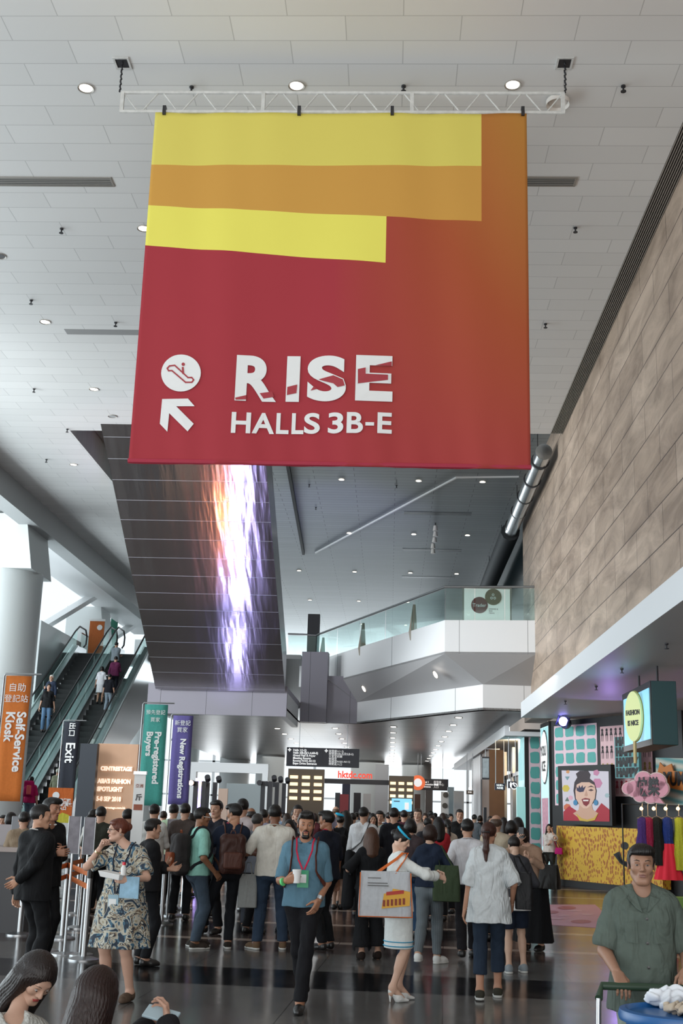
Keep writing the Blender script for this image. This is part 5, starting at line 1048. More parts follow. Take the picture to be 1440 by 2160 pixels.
# ---- 15 woman in black with long brown hair
pz = Pz(place(778, 2024), 192); h = top_h(785, 1740, pz.loc.y)
r = person('woman with long brown hair in a black top and wide black trousers, seen from behind', pz.loc, 192)
f = Fig(h, 'f', 1.0, head=(-10, 2, 0), res=.009, LH=(.22, -.16, 1.0), RF=(-.11, -.05), LF=(.1, .03)); f.body(r, 'c09780'); f.hair(r, 'long', '4a3022', .24, sc=1.05); f.top(r, BLK, sleeve=.5, hem=.9, flare=(.19, .15), name='blouse', sleeveend=.03); f.pants(r, BLK, r=1.35, t=.88, end=.05, name='wide_trousers'); f.shoes(r, cloth('241a16'))
o = ghost('folded_coat', 'black coat draped over the arm of the woman with long brown hair', 'coat', pz); V, F = surf([rc((.25, -.10, 1.18), (.27, -.04, .62), .05, .075, .03), rc((.20, -.16, 1.16), (.22, -.12, .72), .05, .06, .03)], .012); fmesh('coat_cloth', [(V, F, 0)], [BLK], o)
# ---- 16 man in white shirt with shoulder strap
pz = Pz(place(762, 1934), 172); h = top_h(763, 1698, pz.loc.y)
r = person('tall man in a white shirt with a black shoulder strap, seen from behind', pz.loc, 172)
f = Fig(h, 'm', 1.0, head=(-10, 0, 0), res=.011); f.body(r, 'b08871'); f.hair(r, 'crew' if False else 'short', '1a1512'); f.top(r, cloth('d5d6d8'), sleeve=.85, hem=.88, flare=(.2, .15), name='shirt'); f.pants(r, BLK); f.shoes(r, SHK)
q = f.stick([f.N + np.array([-.10, .03, -.02]), f.Ch + np.array([-.05, .14, .02]), f.Ch + np.array([.02, .16, -.12]), f.W + np.array([.12, .12, -.02]), f.W + np.array([.17, .03, -.06])], .01); MB().tube(q, .022, 8, flat=.3, up=(1, 0, 0)).build('strap', SHK, r, smooth='auto')
# ---- 17 second attendant further back
pz = Pz(place(712, 1918), 176); h = top_h(710, 1714, pz.loc.y)
r = person('attendant with a bright blue beret and dark dress further back', pz.loc, 176)
f = Fig(h, 'f', .95, head=(6, 0, 0), res=.011, RF=(-.05, 0), LF=(.06, .05)); f.body(r, 'a88672'); f.hair(r, 'bun', '15110f'); f.top(r, BLK, sleeve=.5, hem=.9, flare=(.17, .14), name='dress_top'); f.skirt(r, BLK, hem=.55); f.shoes(r, SHK)
hd, Hr = f.hd, f.Hr; V, F = surf([el((.012, .03, .105), (.085, .07, .028), .01, rotm(0, 0, -18))], .006); fmesh('beret', [(V @ Hr.T + hd, F, 0)], [cloth('35b4dc')], r)
backpack(f, pz, 'black backpack worn by the attendant in the blue beret', BLK, cloth('24242a'), size=(.15, .09, .22), dz=-.16)
# ---- 18 woman on the phone by the yellow panel
pz = Pz(place(1160, 1868), -24); h = top_h(1155, 1735, pz.loc.y)
r = person('woman in a white top and dark trousers phoning beside the yellow patterned panel', pz.loc, -24)
f = Fig(h, 'f', .98, LH=(.11, -.10, 1.36 * h / 1.6), Le=(.6, -.5, -1), RH=(.08, -.24, 1.05), LHd=(-.2, -.2, 1), res=.010, head=(10, 0, 4)); f.body(r, 'c79c84'); f.hair(r, 'long', '1b1412', .22); f.top(r, cloth('cfc6bf'), sleeve=.45, hem=.92, flare=(.185, .14), name='blouse', sleeveend=.03); f.pants(r, cloth('2c2e2b')); f.shoes(r, SHW)
tote(pz, 'small magenta handbag of the woman phoning by the yellow panel', (.27, -.10, .86), (.10, .05, .08), cloth('b0206a'), (.18, -.08, 1.08), name='handbag')
# ---- 19 cleaner with trolley
pz = Pz(loc_at(1346, 6.75), -4); h = 1.565
r = person('man in a grey-green short-sleeved uniform shirt pushing a cleaning trolley', pz.loc, -4)
rh = pz.px(1300, 2050, -.20); lh = pz.px(1448, 2046, -.20)
f = Fig(h, 'm', .95, RH=rh, LH=lh, Re=(-.35, 1, -.2), Le=(.35, 1, -.2), RHd=(.25, -.75, -.65), LHd=(-.25, -.75, -.65), RHt=(.9, .2, 0), LHt=(-.9, .2, 0), curl=.42, lean=(0, -.05), head=(-4, 3, 0), hoff=(0, 0, .0), res=.006, hgrip=.3)
dz = top_h(1356, 1781, 6.75) - (f.hd[2] + .124 * f.k)
f.body(r, '9b7560', haircol='15110f', headres=.0028, hres=.0028, face=dict(mouth=.002, lips='7d544b')); f.hair(r, 'side', '14100e', sc=1.03)
UNI = cloth('566059', fold=1.0); f.top(r, UNI, sleeve=.40, hem=.76, flare=(.205, .155), name='uniform_shirt', g=.017, sleeveend=.020, neck=.10, wr=.005, res=.0055); f.pants(r, cloth('8a9186'), r=1.1); f.shoes(r, SHK)
k = f.k; nn = f.N
def on(pts, off=.004): return f.stick(pts, off)
for sg in (-1, 1):                                     # lapels and pockets
    q = on([nn + np.array([sg * .06, -.02, .03]), nn + np.array([sg * .085, -.07, -.035]), nn + np.array([sg * .04, -.10, -.075]), nn + np.array([sg * .012, -.10, -.10])], .004); ce = on([nn + np.array([sg * .035, -.07, -.02])], .012)[0]
    mb = MB(); vs = list(q) + [ce] + [v + np.array([0, .006, 0]) for v in q] + [ce + np.array([0, .006, 0])]; mb.add(vs, [(0, 1, 2, 3, 4) if sg > 0 else (4, 3, 2, 1, 0), (5, 6, 7, 8, 9)] + [(i, (i + 1) % 5, 5 + (i + 1) % 5, 5 + i) for i in range(5)]); mb.build('lapel', UNI, r)
    cs = []
    for j in range(6):
        cs.append([f.Ch + np.array([sg * (.045 + .095 * i / 5), -.18, .0 - .11 * j / 5]) for i in range(6)])
    g_ = on([p_ for row in cs for p_ in row], .004); MB().add(list(g_), [(j * 6 + i, j * 6 + i + 1, (j + 1) * 6 + i + 1, (j + 1) * 6 + i) for j in range(5) for i in range(5)]).build('chest_pocket', UNI, r, smooth=True)
for i in range(4):
    q = on([f.Ch + np.array([.006, -.2, .02 - i * .125])], .003)[0]; MB().lathe([(.0, 0), (.008, 0), (.008, .004), (0, .005)], 12).build('button', SHK, r).matrix_basis = Matrix.Translation(q) @ Matrix.Rotation(R(90), 4, 'X')
ct = thing('cleaning_trolley', 'cleaning trolley with a green grip bar pushed by the man in uniform', 'trolley', (pz.loc.x + .12, pz.loc.y - .45, 0))
gp = (Vector(f.palmR) + Vector(f.palmL)) / 2; gy = pz.loc.y + gp.y - ct.location.y - .005; gz = gp.z - .004
TG = mat('grip_green', (.03, .06, .035), .5); cx = pz.loc.x - ct.location.x
MB().tube([(cx - .30, gy - .10, gz - .05), (cx - .27, gy - .02, gz), (cx + .27, gy - .02, gz), (cx + .30, gy - .10, gz - .05)], .020, 12).build('grip_bar', TG, ct, smooth='auto')
for sx_ in (-1, 1): MB().tube([(cx + sx_ * .30, gy - .10, gz - .05), (cx + sx_ * .31, gy - .12, gz - .25), (cx + sx_ * .31, gy - .12, .16)], .013, 10).build('frame_tube', MST, ct, smooth='auto')
MB().box((cx - .33, gy - .75, .12), (cx + .33, gy - .08, .16)).build('deck', TG, ct, bevel=.01)
for sx_ in (-1, 1):
    for yy in (-.15, -.68): MB().lathe([(.05, -.015), (.06, 0), (.05, .015)], 16).build('caster', SHK, ct).matrix_basis = Matrix.Translation((cx + sx_ * .27, gy + yy, .06)) @ Matrix.Rotation(R(90), 4, 'Y')
BL = mat('bin_blue', (.01, .10, .30), .35); bt = thing('round_bin', 'round blue lidded bin standing on the cleaning trolley', 'bin', (pz.loc.x - .02, pz.loc.y - .82, .16))
MB().lathe([(.19, 0), (.235, .60), (.0, .60)], 40).build('bin_body', BL, bt, smooth='auto'); MB().lathe([(.265, .60), (.27, .62), (.262, .645), (.235, .65), (.225, .63), (.0, .632)], 48).build('lid', BL, bt, smooth='auto')
def crumple(label, c, s_, seed, m, name):
    rnd = random.Random(seed); P = [el(np.array(c) + np.array([rnd.uniform(-1, 1) * s_[0] * .6, rnd.uniform(-1, 1) * s_[1] * .6, rnd.uniform(0, 1) * s_[2] * .4]), (s_[0] * rnd.uniform(.4, .7), s_[1] * rnd.uniform(.4, .7), s_[2] * rnd.uniform(.4, .8)), .02) for _ in range(7)]
    def post(D, X, Y, Z): return D + .012 * np.sin(X * 60 + 4 * np.sin(Y * 35)) * np.sin(Y * 48 + Z * 70 + 3 * np.sin(X * 30))
    V, F = surf(P, .005, post); return tag(fmesh(name, [(V, F, 0)], [m]), label, 'cloth')
b0 = bt.location
crumple('crumpled beige cleaning cloth lying on the blue bin lid', (b0.x + .10, b0.y - .04, b0.z + .655), (.15, .10, .035), 3, cloth('b9aa98'), 'cleaning_cloth')
crumple('white plastic bag bulging behind the blue bin', (b0.x + .02, b0.y + .18, b0.z + .655), (.11, .05, .07), 5, mat('bag_white', (.72, .75, .8), .35), 'plastic_bag')
# ---- 20, 21 two women sitting low in the left foreground
pz = Pz(loc_at(42, 5.6), 34); r = person('seated woman with long dark hair in a pale grey knit looking down', pz.loc, 34)
f = Fig(1.60, 'f', 1.0, hipz=.26, lean=(.02, -.30), head=(8, 42, 10), res=.0075, RF=(-.14, -.62), LF=(.14, -.62), RH=(-.1, -.45, .42), LH=(.14, -.45, .40), kneeR=(0, -.3, 1), kneeL=(0, -.3, 1)); tg = pz.px(84, 2062, 0); f.hd = f.hd * 0 + np.array([f.hd[0], f.hd[1], tg[2] + .0]); dxy = pz.px(86, 2066, 0)
off = dxy - f.hd; f.hd = f.hd + np.array([off[0], off[1], 0]) * .8
f.body(r, 'b8937f', dict(lid=1), headres=.0028); f.hair(r, 'long', '1d1412', .36, sc=1.06); KN = mat('pale_knit', (.50, .50, .47), .9, bump=.9, bscale=70); f.top(r, KN, sleeve=.9, hem=.0, name='knit_top', g=.025); f.pants(r, cloth('2a2a2f')); f.shoes(r, SHK)
t = thing('suitcase', 'dark hard suitcase under the seated woman in grey knit', 'suitcase', (pz.loc.x, pz.loc.y, 0), pz.rz); MB().box((-.25, -.15, .0), (.25, .2, .17)).build('shell', SHK, t, bevel=.03)
pz = Pz(loc_at(205, 5.3), 152); r = person('seated woman with long dark reddish hair in black, seen from behind, using a phone', pz.loc, 152)
f = Fig(1.60, 'f', 1.0, hipz=.24, lean=(-.05, -.10), head=(0, 18, 0), res=.0075, RF=(-.14, -.6), LF=(.14, -.6), RH=pz.px(352, 2158, .10), LH=pz.px(300, 2165, .16), Re=(-.8, .2, -.5), kneeR=(0, -.3, 1), kneeL=(0, -.3, 1), RHt=(0, 0, 1), Rcurl=.7, RHd=(-.6, -.75, .1), lean_=0) if False else Fig(1.60, 'f', 1.0, hipz=.22, lean=(-.05, -.10), head=(0, 18, 0), res=.0075, RF=(-.14, -.6), LF=(.14, -.6), RH=pz.px(352, 2155, .10), LH=pz.px(310, 2165, .2), Re=(-.8, .2, -.5), kneeR=(0, -.3, 1), kneeL=(0, -.3, 1), RHt=(0, 0, 1), Rcurl=.7)
tg = pz.px(205, 2098, 0); sh = tg - f.hd; f.hd = f.hd + np.array([sh[0] * .6, sh[1] * .6, sh[2]])
f.body(r, 'b38c78'); f.hair(r, 'long', '241512', .40, sc=1.06); f.top(r, cloth('19181b'), sleeve=.95, hem=.0, name='black_top', g=.016); f.pants(r, cloth('2a2a2f')); f.shoes(r, SHK)
p = atY(340, 2140, 5.42); t = thing('mobile_phone', 'phone in a pale blue case held by the seated woman in black', 'phone', p, R(-10)); o = MB().box((-.075, -.04, -.006), (.075, .04, .006)).build('phone_body', mat('case_blue', (.35, .45, .5), .4), t, bevel=.004); o.rotation_euler = (R(28), R(10), 0)
t = thing('low_case', 'dark case under the seated woman in black', 'suitcase', (pz.loc.x, pz.loc.y, 0), pz.rz); MB().box((-.25, -.15, .0), (.25, .2, .14)).build('shell', SHK, t, bevel=.03)
# ================================================================= MIDDLE DISTANCE: each a figure of its own
BASES = {}
def base(key):
    sex, hair, topk, botk, pose = key
    if key in BASES: return None
    kw = dict(res=.014, head=(0, 4, 0))
    if pose == 'fold': kw.update(RH=(.06, -.22, 1.12), LH=(-.06, -.24, 1.08))
    if pose == 'walk': kw.update(RF=(-.08, -.2), LF=(.08, .2), RH=(-.24, .08, .85), LH=(.24, -.16, .86))
    if pose == 'look': kw.update(RH=(-.08, -.28, 1.1), LH=(.24, -.03, .82))
    r = thing('person', '', 'person'); f = Fig(1.68, sex, 1.0, **kw); f.body(r, 'b98f78', hres=.006, headres=.006); f.hair(r, hair, '16110f', .26, res=.009, sc=1.04)
    f.top(r, cloth('555555'), sleeve=.9 if topk == 'long' else .44, hem=.86, flare=(.2, .15), name='shirt')
    if botk == 'skirt': f.skirt(r, BLK, hem=.5)
    else: f.pants(r, BLK)
    f.shoes(r, SHK); BASES[key] = r; return r
def mid(label, x, ytop, Y, rz, key, top, bot='16171b', hair='16110f', sk='b98f78', group=None, z0=0.):
    l = atY(x, 1713, Y); hh = atY(x, ytop, Y).z - z0; sc = max(.86, min(1.12, hh / 1.68)); new = base(key); key_ = BASES[key]
    mats = {'shirt': cloth(top) if isinstance(top, str) else top, 'trousers': cloth(bot), 'skirt': cloth(bot), 'hair': hairmat(hair), 'body': skin(sk)}
    if new is not None and not key_.get('label'):
        o = key_; o.location = (l.x, Y, z0); o.rotation_euler = (0, 0, R(rz)); o['label'] = label
        for c_ in o.children:
            n_ = c_.name.split('.')[0]
            if n_ in mats: c_.material_slots[0].link = 'OBJECT'; c_.material_slots[0].material = mats[n_]
    else: o = clone(key_, (l.x, Y, z0), R(rz), label, None, mats)
    if group: o['group'] = group
    elif 'group' in o: del o['group']
    o.scale = (sc, sc, sc); return o
MS, MSF, ML, FS, FL_, FB, FP, MW_ = ('m', 'short', 'tee', 'pants', 'stand'), ('m', 'side', 'tee', 'pants', 'fold'), ('m', 'short', 'long', 'pants', 'look'), ('f', 'pony', 'tee', 'pants', 'stand'), ('f', 'long', 'tee', 'pants', 'look'), ('f', 'bob', 'tee', 'skirt', 'stand'), ('f', 'long', 'long', 'skirt', 'fold'), ('m', 'side', 'long', 'pants', 'walk')
STR = stripes('breton_stripes', '1c2230', 'd8d8d6', 9, (0, R(90), 0))
mid('grey-haired man in a grey shirt with an orange lanyard, beside the cream polo man', 543, 1712, 17.0, 150, MS, '6d7078', hair='3a3735')
mid('man in a dark shirt facing the viewer between the mint and navy shirted men', 457, 1683, 16.8, -20, MSF, '1e1f28')
mid('tall man in a pale pink shirt seen from behind, just right of the navy shirt', 511, 1680, 17.4, 178, MS, 'c9bcbc', '4b4f58')
mid('bald man in a lilac-grey shirt behind the grey-haired man', 530, 1700, 20.5, -160, ('m', 'bald', 'tee', 'pants', 'stand'), '9a9cab', hair='2a2624', sk='8d6248')
mid('woman with curly black hair in a dark patterned top and jeans, seen from behind', 866, 1722, 17.2, 184, ('f', 'bob', 'tee', 'pants', 'stand'), '4a3f42', '34506f')
mid('bald man in a cream shirt walking away beyond the ponytailed woman', 1046, 1714, 17.2, 172, ('m', 'bald', 'tee', 'pants', 'stand'), 'c7b9a2', hair='4b3b30')
mid('woman in a red sleeveless top with long black hair', 925, 1719, 20.0, 186, FL_, 'b83038')
mid('woman in a white blouse beside the woman in red', 943, 1724, 21.5, 196, FS, 'c9b8a6')
mid('man in a black shirt standing by the steel framed doors', 969, 1704, 27.0, 4, MS, '1b1a1c')
mid('person with pinned-up dark hair behind the cream-shirted bald man', 1078, 1726, 19.0, 178, FB, '2b2629')
mid('dark-haired woman seen past the tan-topped woman\'s shoulder', 1092, 1720, 21.0, 170, FP, '3a3033')
mid('girl in a navy and white striped top near the registration desk', 24, 1709, 17.0, 170, FB, STR)
mid('dark-haired person in a beige top beside the striped girl', 52, 1708, 16.2, 196, MS, '8d7c68')
mid('pale-shirted person with a white sleeve left of the standing banner', 198, 1703, 19.2, 150, FS, 'c9c5bf')
mid('man in an olive shirt in front of the fashion panel', 213, 1697, 18.0, 186, MS, '33342c')
mid('person in black whose head shows behind the red-haired woman', 270, 1702, 17.2, 160, ML, '1c1c1f')
mid('man in a white shirt with rucksack straps, right of the standing banner', 325, 1692, 18.4, 170, ML, 'd0d0cc')
mid('man in a black jacket beside the red-haired woman, arm held out', 322, 1722, 13.3, 120, ('m', 'side', 'long', 'pants', 'fold'), '17171a')
mid('person in a pale green shirt under the purple sign', 366, 1692, 20.2, 176, MS, 'b5cfae')
mid('person in a brown-grey shirt right of the pale green shirt', 390, 1690, 18.6, 182, MS, '4c423e')
mid('man in a grey t-shirt facing the viewer in the far crowd', 800, 1707, 24.0, 4, MSF, 'a9b3ad')
mid('man in black with short hair seen from behind, right of the white-shirted pair', 831, 1700, 20.5, 178, MS, '191a20')
mid('woman in a white blouse just behind the strapped man', 786, 1712, 23.0, 10, FL_, 'd6d2ce')
mid('fair-haired man facing the viewer near the black sign post', 881, 1702, 24.5, -10, MS, 'a08f85', hair='3a2c24', sk='caa48f')
mid('person in a grey-blue shirt left of the strapped man', 744, 1712, 26.0, 176, MS, '7f8694')
mid('bald man with brown hair fringe far back by the lit kiosk', 708, 1698, 30.0, 178, ('m', 'bald', 'tee', 'pants', 'stand'), '5b5560', hair='5b4636')
mid('woman with orange scarf right of the blue beret', 730, 1706, 22.5, 182, FP, 'b8743c')
mid('woman peering past the bearded man with dark hair', 612, 1724, 17.6, -14, FL_, '4b3f40')
mid('person in dark glasses behind the cream polo man', 628, 1694, 20.6, 0, ML, '2b2a2e')
mid('woman with light face behind the bearded man', 622, 1704, 23.5, 12, FS, '7a6f6a')
mid('person in a lilac shirt right of the bald man', 556, 1704, 22.0, 190, MS, 'a9a7bd')
mid('man in a burgundy top near the blue screen', 852, 1706, 27.0, 176, MS, '4a2530')
# ================================================================= ESCALATOR RIDERS
def esc_rider(label, x, ytop, Y, rz, key, top, bot, zf, hair='16110f'):
    return mid(label, x, ytop, Y, rz, key, top, bot, hair, z0=zf)
# ================================================================= ESCALATORS
def zst(Y): return 4.45 + (Y - 42.6) * .62
MSTP = mat('step_dark', (.010, .010, .011), .5, .3); MDECK = mat('escalator_deck', (.50, .53, .53), .3, .8); MSKIN = mat('escalator_cladding', (.30, .32, .33), .3, .6); MRUB = mat('rubber', (.012, .012, .013), .45)
YB0, YT0 = 35.42, 47.9
def escalator(xc, label, deep=1.5):
    t = thing('escalator', label, 'escalator', (xc, YB0, 0), 0, 'escalators to the landing'); o = lambda y: y - YB0
    st = None
    for i in range(35):
        y = YB0 + .18 + i * .355; z = zst(y)
        if st is None:
            mb = MB(); mb.box((-.5, 0, -.30), (.5, .36, 0)); mb.box((-.5, -.004, -.035), (.5, 0, -.005)); st = mb.build('step', [MSTP], t); st.location = (0, o(y), z + .1)
        else: c = st.copy(); COL.objects.link(c); c.parent = t; c.location = (0, o(y), z + .1)
    for sx in (-1, 1):
        a, b = sx * .56, sx * .80; xs = (min(a, b), max(a, b)); ys = (YB0 - 1.2, YB0 + .1, YT0, YT0 + 1.3); zt = (.28, .34, zst(YT0) + .28, zst(YT0) + .30); zb = (0, 0, zst(YT0) - (deep if sx > 0 else 1.5), zst(YT0) - (deep if sx > 0 else 1.5))
        mb = MB(); vs = []
        for x in xs:
            for y, z in list(zip(ys, zt)) + list(zip(ys, zb))[::-1]: vs.append((x, o(y), z))
        mb.add(vs, [tuple(range(8))[::-1], tuple(range(8, 16))] + [(i, (i + 1) % 8, 8 + (i + 1) % 8, 8 + i) for i in range(8)]); mb.build('side_panel', MSKIN, t)
        MB().hull8([(xs[0], o(ys[1]), zt[1]), (xs[1], o(ys[1]), zt[1]), (xs[1], o(ys[2]), zt[2]), (xs[0], o(ys[2]), zt[2])], [(xs[0], o(ys[1]), zt[1] + .03), (xs[1], o(ys[1]), zt[1] + .03), (xs[1], o(ys[2]), zt[2] + .03), (xs[0], o(ys[2]), zt[2] + .03)]).build('deck_cover', MDECK, t)
        xm = sx * .66; MB().tube([(sx * .80, o(ys[1]), zt[1] + .04), (sx * .80, o(ys[2]), zt[2] + .04)], .035, 6).build('edge_trim', mat('bright_trim', (.80, .83, .83), .35, .5), t)
        for k in range(6):
            ya = YB0 + (YT0 - YB0) * k / 6 + .03; yb = YB0 + (YT0 - YB0) * (k + 1) / 6 - .03
            MB().hull8([(xm, o(ya), zst(ya) + .3), (xm + .012, o(ya), zst(ya) + .3), (xm + .012, o(yb), zst(yb) + .3), (xm, o(yb), zst(yb) + .3)], [(xm, o(ya), zst(ya) + 1.0), (xm + .012, o(ya), zst(ya) + 1.0), (xm + .012, o(yb), zst(yb) + 1.0), (xm, o(yb), zst(yb) + 1.0)]).build('balustrade_glass', MGL, t)
        hz = 1.04; e = zst(YT0); pts = [(xm, o(YB0 - 1.0), .35), (xm, o(YB0 - 1.35), .55), (xm, o(YB0 - 1.38), .8), (xm, o(YB0 - 1.1), 1.02), (xm, o(YB0), 1.05), (xm, o(YT0 - .3), zst(YT0 - .3) + hz), (xm, o(YT0 + .3), e + hz + .1), (xm, o(YT0 + 1.3), e + hz + .1), (xm, o(YT0 + 1.55), e + .9), (xm, o(YT0 + 1.5), e + .55), (xm, o(YT0 + 1.2), e + .4)]
        MB().tube(pts, .036, 8).build('handrail', MRUB, t, smooth='auto')
    return t
escalator(-10.78, 'dark escalator going up to the landing, the one next to the mirrored casing', 2.7)
escalator(-12.42, 'dark escalator on the window side with a couple riding down')
mb = MB(); mb.tube([(-13.4, 49.7, 8.85), (-13.4, 55, 8.85), (-15, 55, 8.85)], .03, 6).tube([(-9.9, 49.7, 8.85), (-9.9, 56, 8.85)], .03, 6)
t = thing('landing_railing', 'glass railing on the landing above the escalators', 'railing', (-13.4, 52, 7.78)); o = MB().tube([(0, -2.3, 1.05), (0, 3, 1.05), (-1.6, 3, 1.05)], .03, 6).build('rail', MST, t); MB().box((-.01, -2.3, 0), (.01, 3, 1.0)).build('glass_panel', MGL, t)
def rider(label, x, y, X, rz, key, top, bot, hh, hair='16110f'):
    p = atX(x, y, X); Y = p.y; z = max(0, zst(Y)) + .1; o = mid(label, x, y, Y, rz, key, top, bot, hair, z0=z); o.location = (X, Y, z)
    s_ = max(.85, min(1.15, (p.z - z) / 1.68)); o.scale = (s_, s_, s_); return o
rider('man in a purple shirt riding up the right escalator', 245, 1383, -10.55, 176, ML, '5c2345', '1b1a22', 1.7)
rider('woman in a white dress riding up the right escalator', 215, 1413, -10.92, 182, FB, 'd5d6da', 'd5d6da', 1.6)
rider('man in a black shirt and pale grey jeans riding up the right escalator', 231, 1433, -10.47, 176, MS, '17181f', '8b98a4', 1.7) 
rider('man in a grey t-shirt standing topmost on the right escalator', 246, 1353, -10.85, 170, MSF, '7b858c', '3a3a40', 1.7)
rider('white-haired man in a dark blue shirt riding down the window-side escalator', 110, 1422, -12.5, -20, ML, '2c3548', '4c5a6b', 1.7, 'c9c4bc')
rider('woman in a black top and blue jeans riding down the window-side escalator', 104, 1440, -12.3, 14, FS, '18181a', '56728f', 1.6)
rider('person with a magenta top and backpack at the foot of the escalator', 67, 1636, -11.05, 176, MS, 'b0205a', '6b7a8c', 1.7)
q_ = COL.objects[-1]; q_ = [x for x in COL.objects if x.get('label', '').startswith('person with a magenta')][0].location
V, F = surf([bxp((0, 0, 0), (.17, .09, .24), .08, .02), el((0, -.07, -.06), (.13, .08, .15), .03)], .014); t = thing('backpack', 'magenta backpack with a pink pocket on the person at the foot of the escalator', 'backpack', (q_.x, q_.y - .24, q_.z + 1.22)); fmesh('bag_body', [(V, F, 0)], [cloth('b3155c')], t); V, F = surf([bxp((.06, -.13, -.04), (.07, .04, .14), .03)], .012); fmesh('front_pocket', [(V, F, 0)], [cloth('e06a6a')], t)
rider('person in a pale cap on the lowest steps of the right escalator', 121, 1645, -10.45, 170, ML, '7b806a', '3a3a40', 1.7, 'b9bcae')
# ================================================================= FLAG SIGNS
def flag(label, Y, x0, ytop, xarm, bx0, bx1, ybt, col, lines, cjk, wM):
    a = atY(x0, ytop, Y); b = atY(xarm, ytop, Y); t = thing('flag_sign', label, 'sign', (a.x, Y, 0), 0, None)
    zt = a.z; MB().tube([(0, 0, .02), (0, 0, zt - .03), (.02, 0, zt), (b.x - a.x, 0, zt)], .014, 8).build('pole', MST, t, smooth='auto'); MB().lathe([(.2, 0), (.2, .012), (.03, .03), (.02, .05)], 24).build('base_plate', MST, t, smooth='auto')
    u0 = atY(bx0, ytop, Y).x - a.x; u1 = atY(bx1, ytop, Y).x - a.x; zb = atY(bx0, ybt, Y).z; zt -= .03
    n = 14; vs = []; w = u1 - u0
    for j in range(n + 1):
        for i in range(5): z = zt + (zb - zt) * j / n; vs.append((u0 + w * i / 4 - .0 * j, .012 * math.sin(i * 1.3 + z * 2.4) - .012, z))
    fs = [(j * 5 + i, (j + 1) * 5 + i, (j + 1) * 5 + i + 1, j * 5 + i + 1) for j in range(n) for i in range(4)]
    o = MB().add(vs, fs).build('fabric', cloth(col, name='flag_' + col, fold=.12), t, smooth=True); m_ = o.modifiers.new('s', 'SOLIDIFY'); m_.thickness = .004
    uc = (u0 + u1) / 2
    for (s_, sz, du, dz) in cjk: lettering(s_, sz, MWT, t, frontM(uc + du, -.035, zt - dz), depth=.002, off=.0, sp=.95)
    for (s_, sz, du, dz) in lines: lettering(s_, sz, MWT, t, frontM(uc + du, -.035, zt - dz, roll=-math.pi / 2), 'LEFT', .006, depth=.002)
    return t
flag('orange Self-Service Kiosk flag sign at the left edge', 18, 10, 1421, 88, 14, 68, 1690, 'cb7437', [('Self-Service', .195, .10, .55), ('Kiosk', .195, -.07, .55)], [('自助', .14, .0, .19), ('登記站', .125, .0, .36)], 1)
flag('dark Exit flag sign hanging before the escalators', 30, 134, 1519, 182, 136, 170, 1689, '2b2e36', [('Exit', .33, -.0, .52)], [], 1)
o = [x for x in COL.objects if x.name.startswith('flag_sign')][-1]; lettering('出口', .18, MWT, o, frontM(.24, -.035, 3.5, roll=-math.pi / 2), depth=.002, off=.002)
flag('teal Pre-registered Buyers flag sign', 22.8, 302, 1482, 368, 306, 355, 1699, '4b9c92', [('Pre-registered', .17, .07, .52), ('Buyers', .17, -.09, .52)], [('預先登記', .095, .0, .16), ('買家', .095, .0, .30)], 1)
flag('purple New Registrations flag sign', 26, 362, 1506, 420, 366, 408, 1697, '5f578f', [('New Registrations', .17, .03, .50)], [('新登記', .12, 0, .17), ('買家', .12, 0, .32)], 1)
# ================================================================= SIGNS AND BOARDS
MNV = mat('sign_navy', (.012, .014, .03), .35); MSW = mat('sign_white', (.9, .9, .9), .5, emit=(1, 1, 1), es=.55)
def hsign(label, x0, x1, y0, y1, Y, zc, cols):
    a = atY(x0, y0, Y); b = atY(x1, y1, Y); w = b.x - a.x; h = a.z - b.z; t = thing('hanging_direction_sign', label, 'sign', ((a.x + b.x) / 2, Y, b.z))
    MB().box((-w / 2, -.05, 0), (w / 2, .05, h)).build('sign_box', MNV, t, bevel=.01)
    for sx in (-.33, .33): MB().tube([(sx * w, 0, h), (sx * w, 0, zc - b.z)], .012, 6).build('hanging_rod', MST, t)
    MB().box((-.004, -.055, 0), (.004, -.05, h)).build('divider', MSTD, t)
    for (s_, sz, u, v, al) in cols: lettering(s_, sz, MSW, t, frontM(u * w, -.056, v * h), 'LEFT' if al == 'CJK' else al, 0. if al == 'CJK' else .004, depth=.001, sp=.92)
    return t
hsign('long dark blue hanging direction sign in English and Chinese', 605, 757, 1576, 1620, 41.3, 4.6,
      [('Halls 1(1-2)\nHalls 3(B-E)(1-4,6B-E)\nGrand Hall & Foyer\nMeeting Rooms\nRooms N101-N112\nExpo Drive Entrance', .098, -.41, .5, 'LEFT'), ('展覽廳1(1-2)\n展覽廳3(B-E)及5(B-E)\n大會堂前廳\n會議室\n會議室N101-N112\n博覽道入口', .095, .08, .5, 'CJK'), ('✦', .16, -.46, .85, 'CENTER'), ('✦', .16, .045, .85, 'CENTER')])
hsign('smaller dark blue direction sign further down the hall', 876, 945, 1642, 1668, 60, 4.6, [('Level 1\nConvention Hall\nEntrance', .12, -.3, .5, 'LEFT'), ('展覽廳\n會議中心\n入口', .13, .05, .5, 'CJK')])
t = thing('orange_number_sign', 'round orange hanging disc beside the smaller direction sign', 'sign', atY(881, 1651, 59)); MB().lathe([(.0, -.04), (.36, -.04), (.36, .04), (0, .04)], 24).build('disc', mat('orange_disc', (.7, .12, .03), .5, emit=(.9, .2, .08), es=.6), t).rotation_euler = (R(90), 0, 0)
MB().lathe([(0, 0), (.2, 0), (.2, .01), (0, .01)], 16).build('emblem', MSW, t).matrix_basis = Matrix.Translation((0, -.05, 0)) @ Matrix.Rotation(R(90), 4, 'X'); MB().tube([(0, 0, .36), (0, 0, 4.6 - t.location.z)], .015, 5).build('hanging_rod', MST, t)
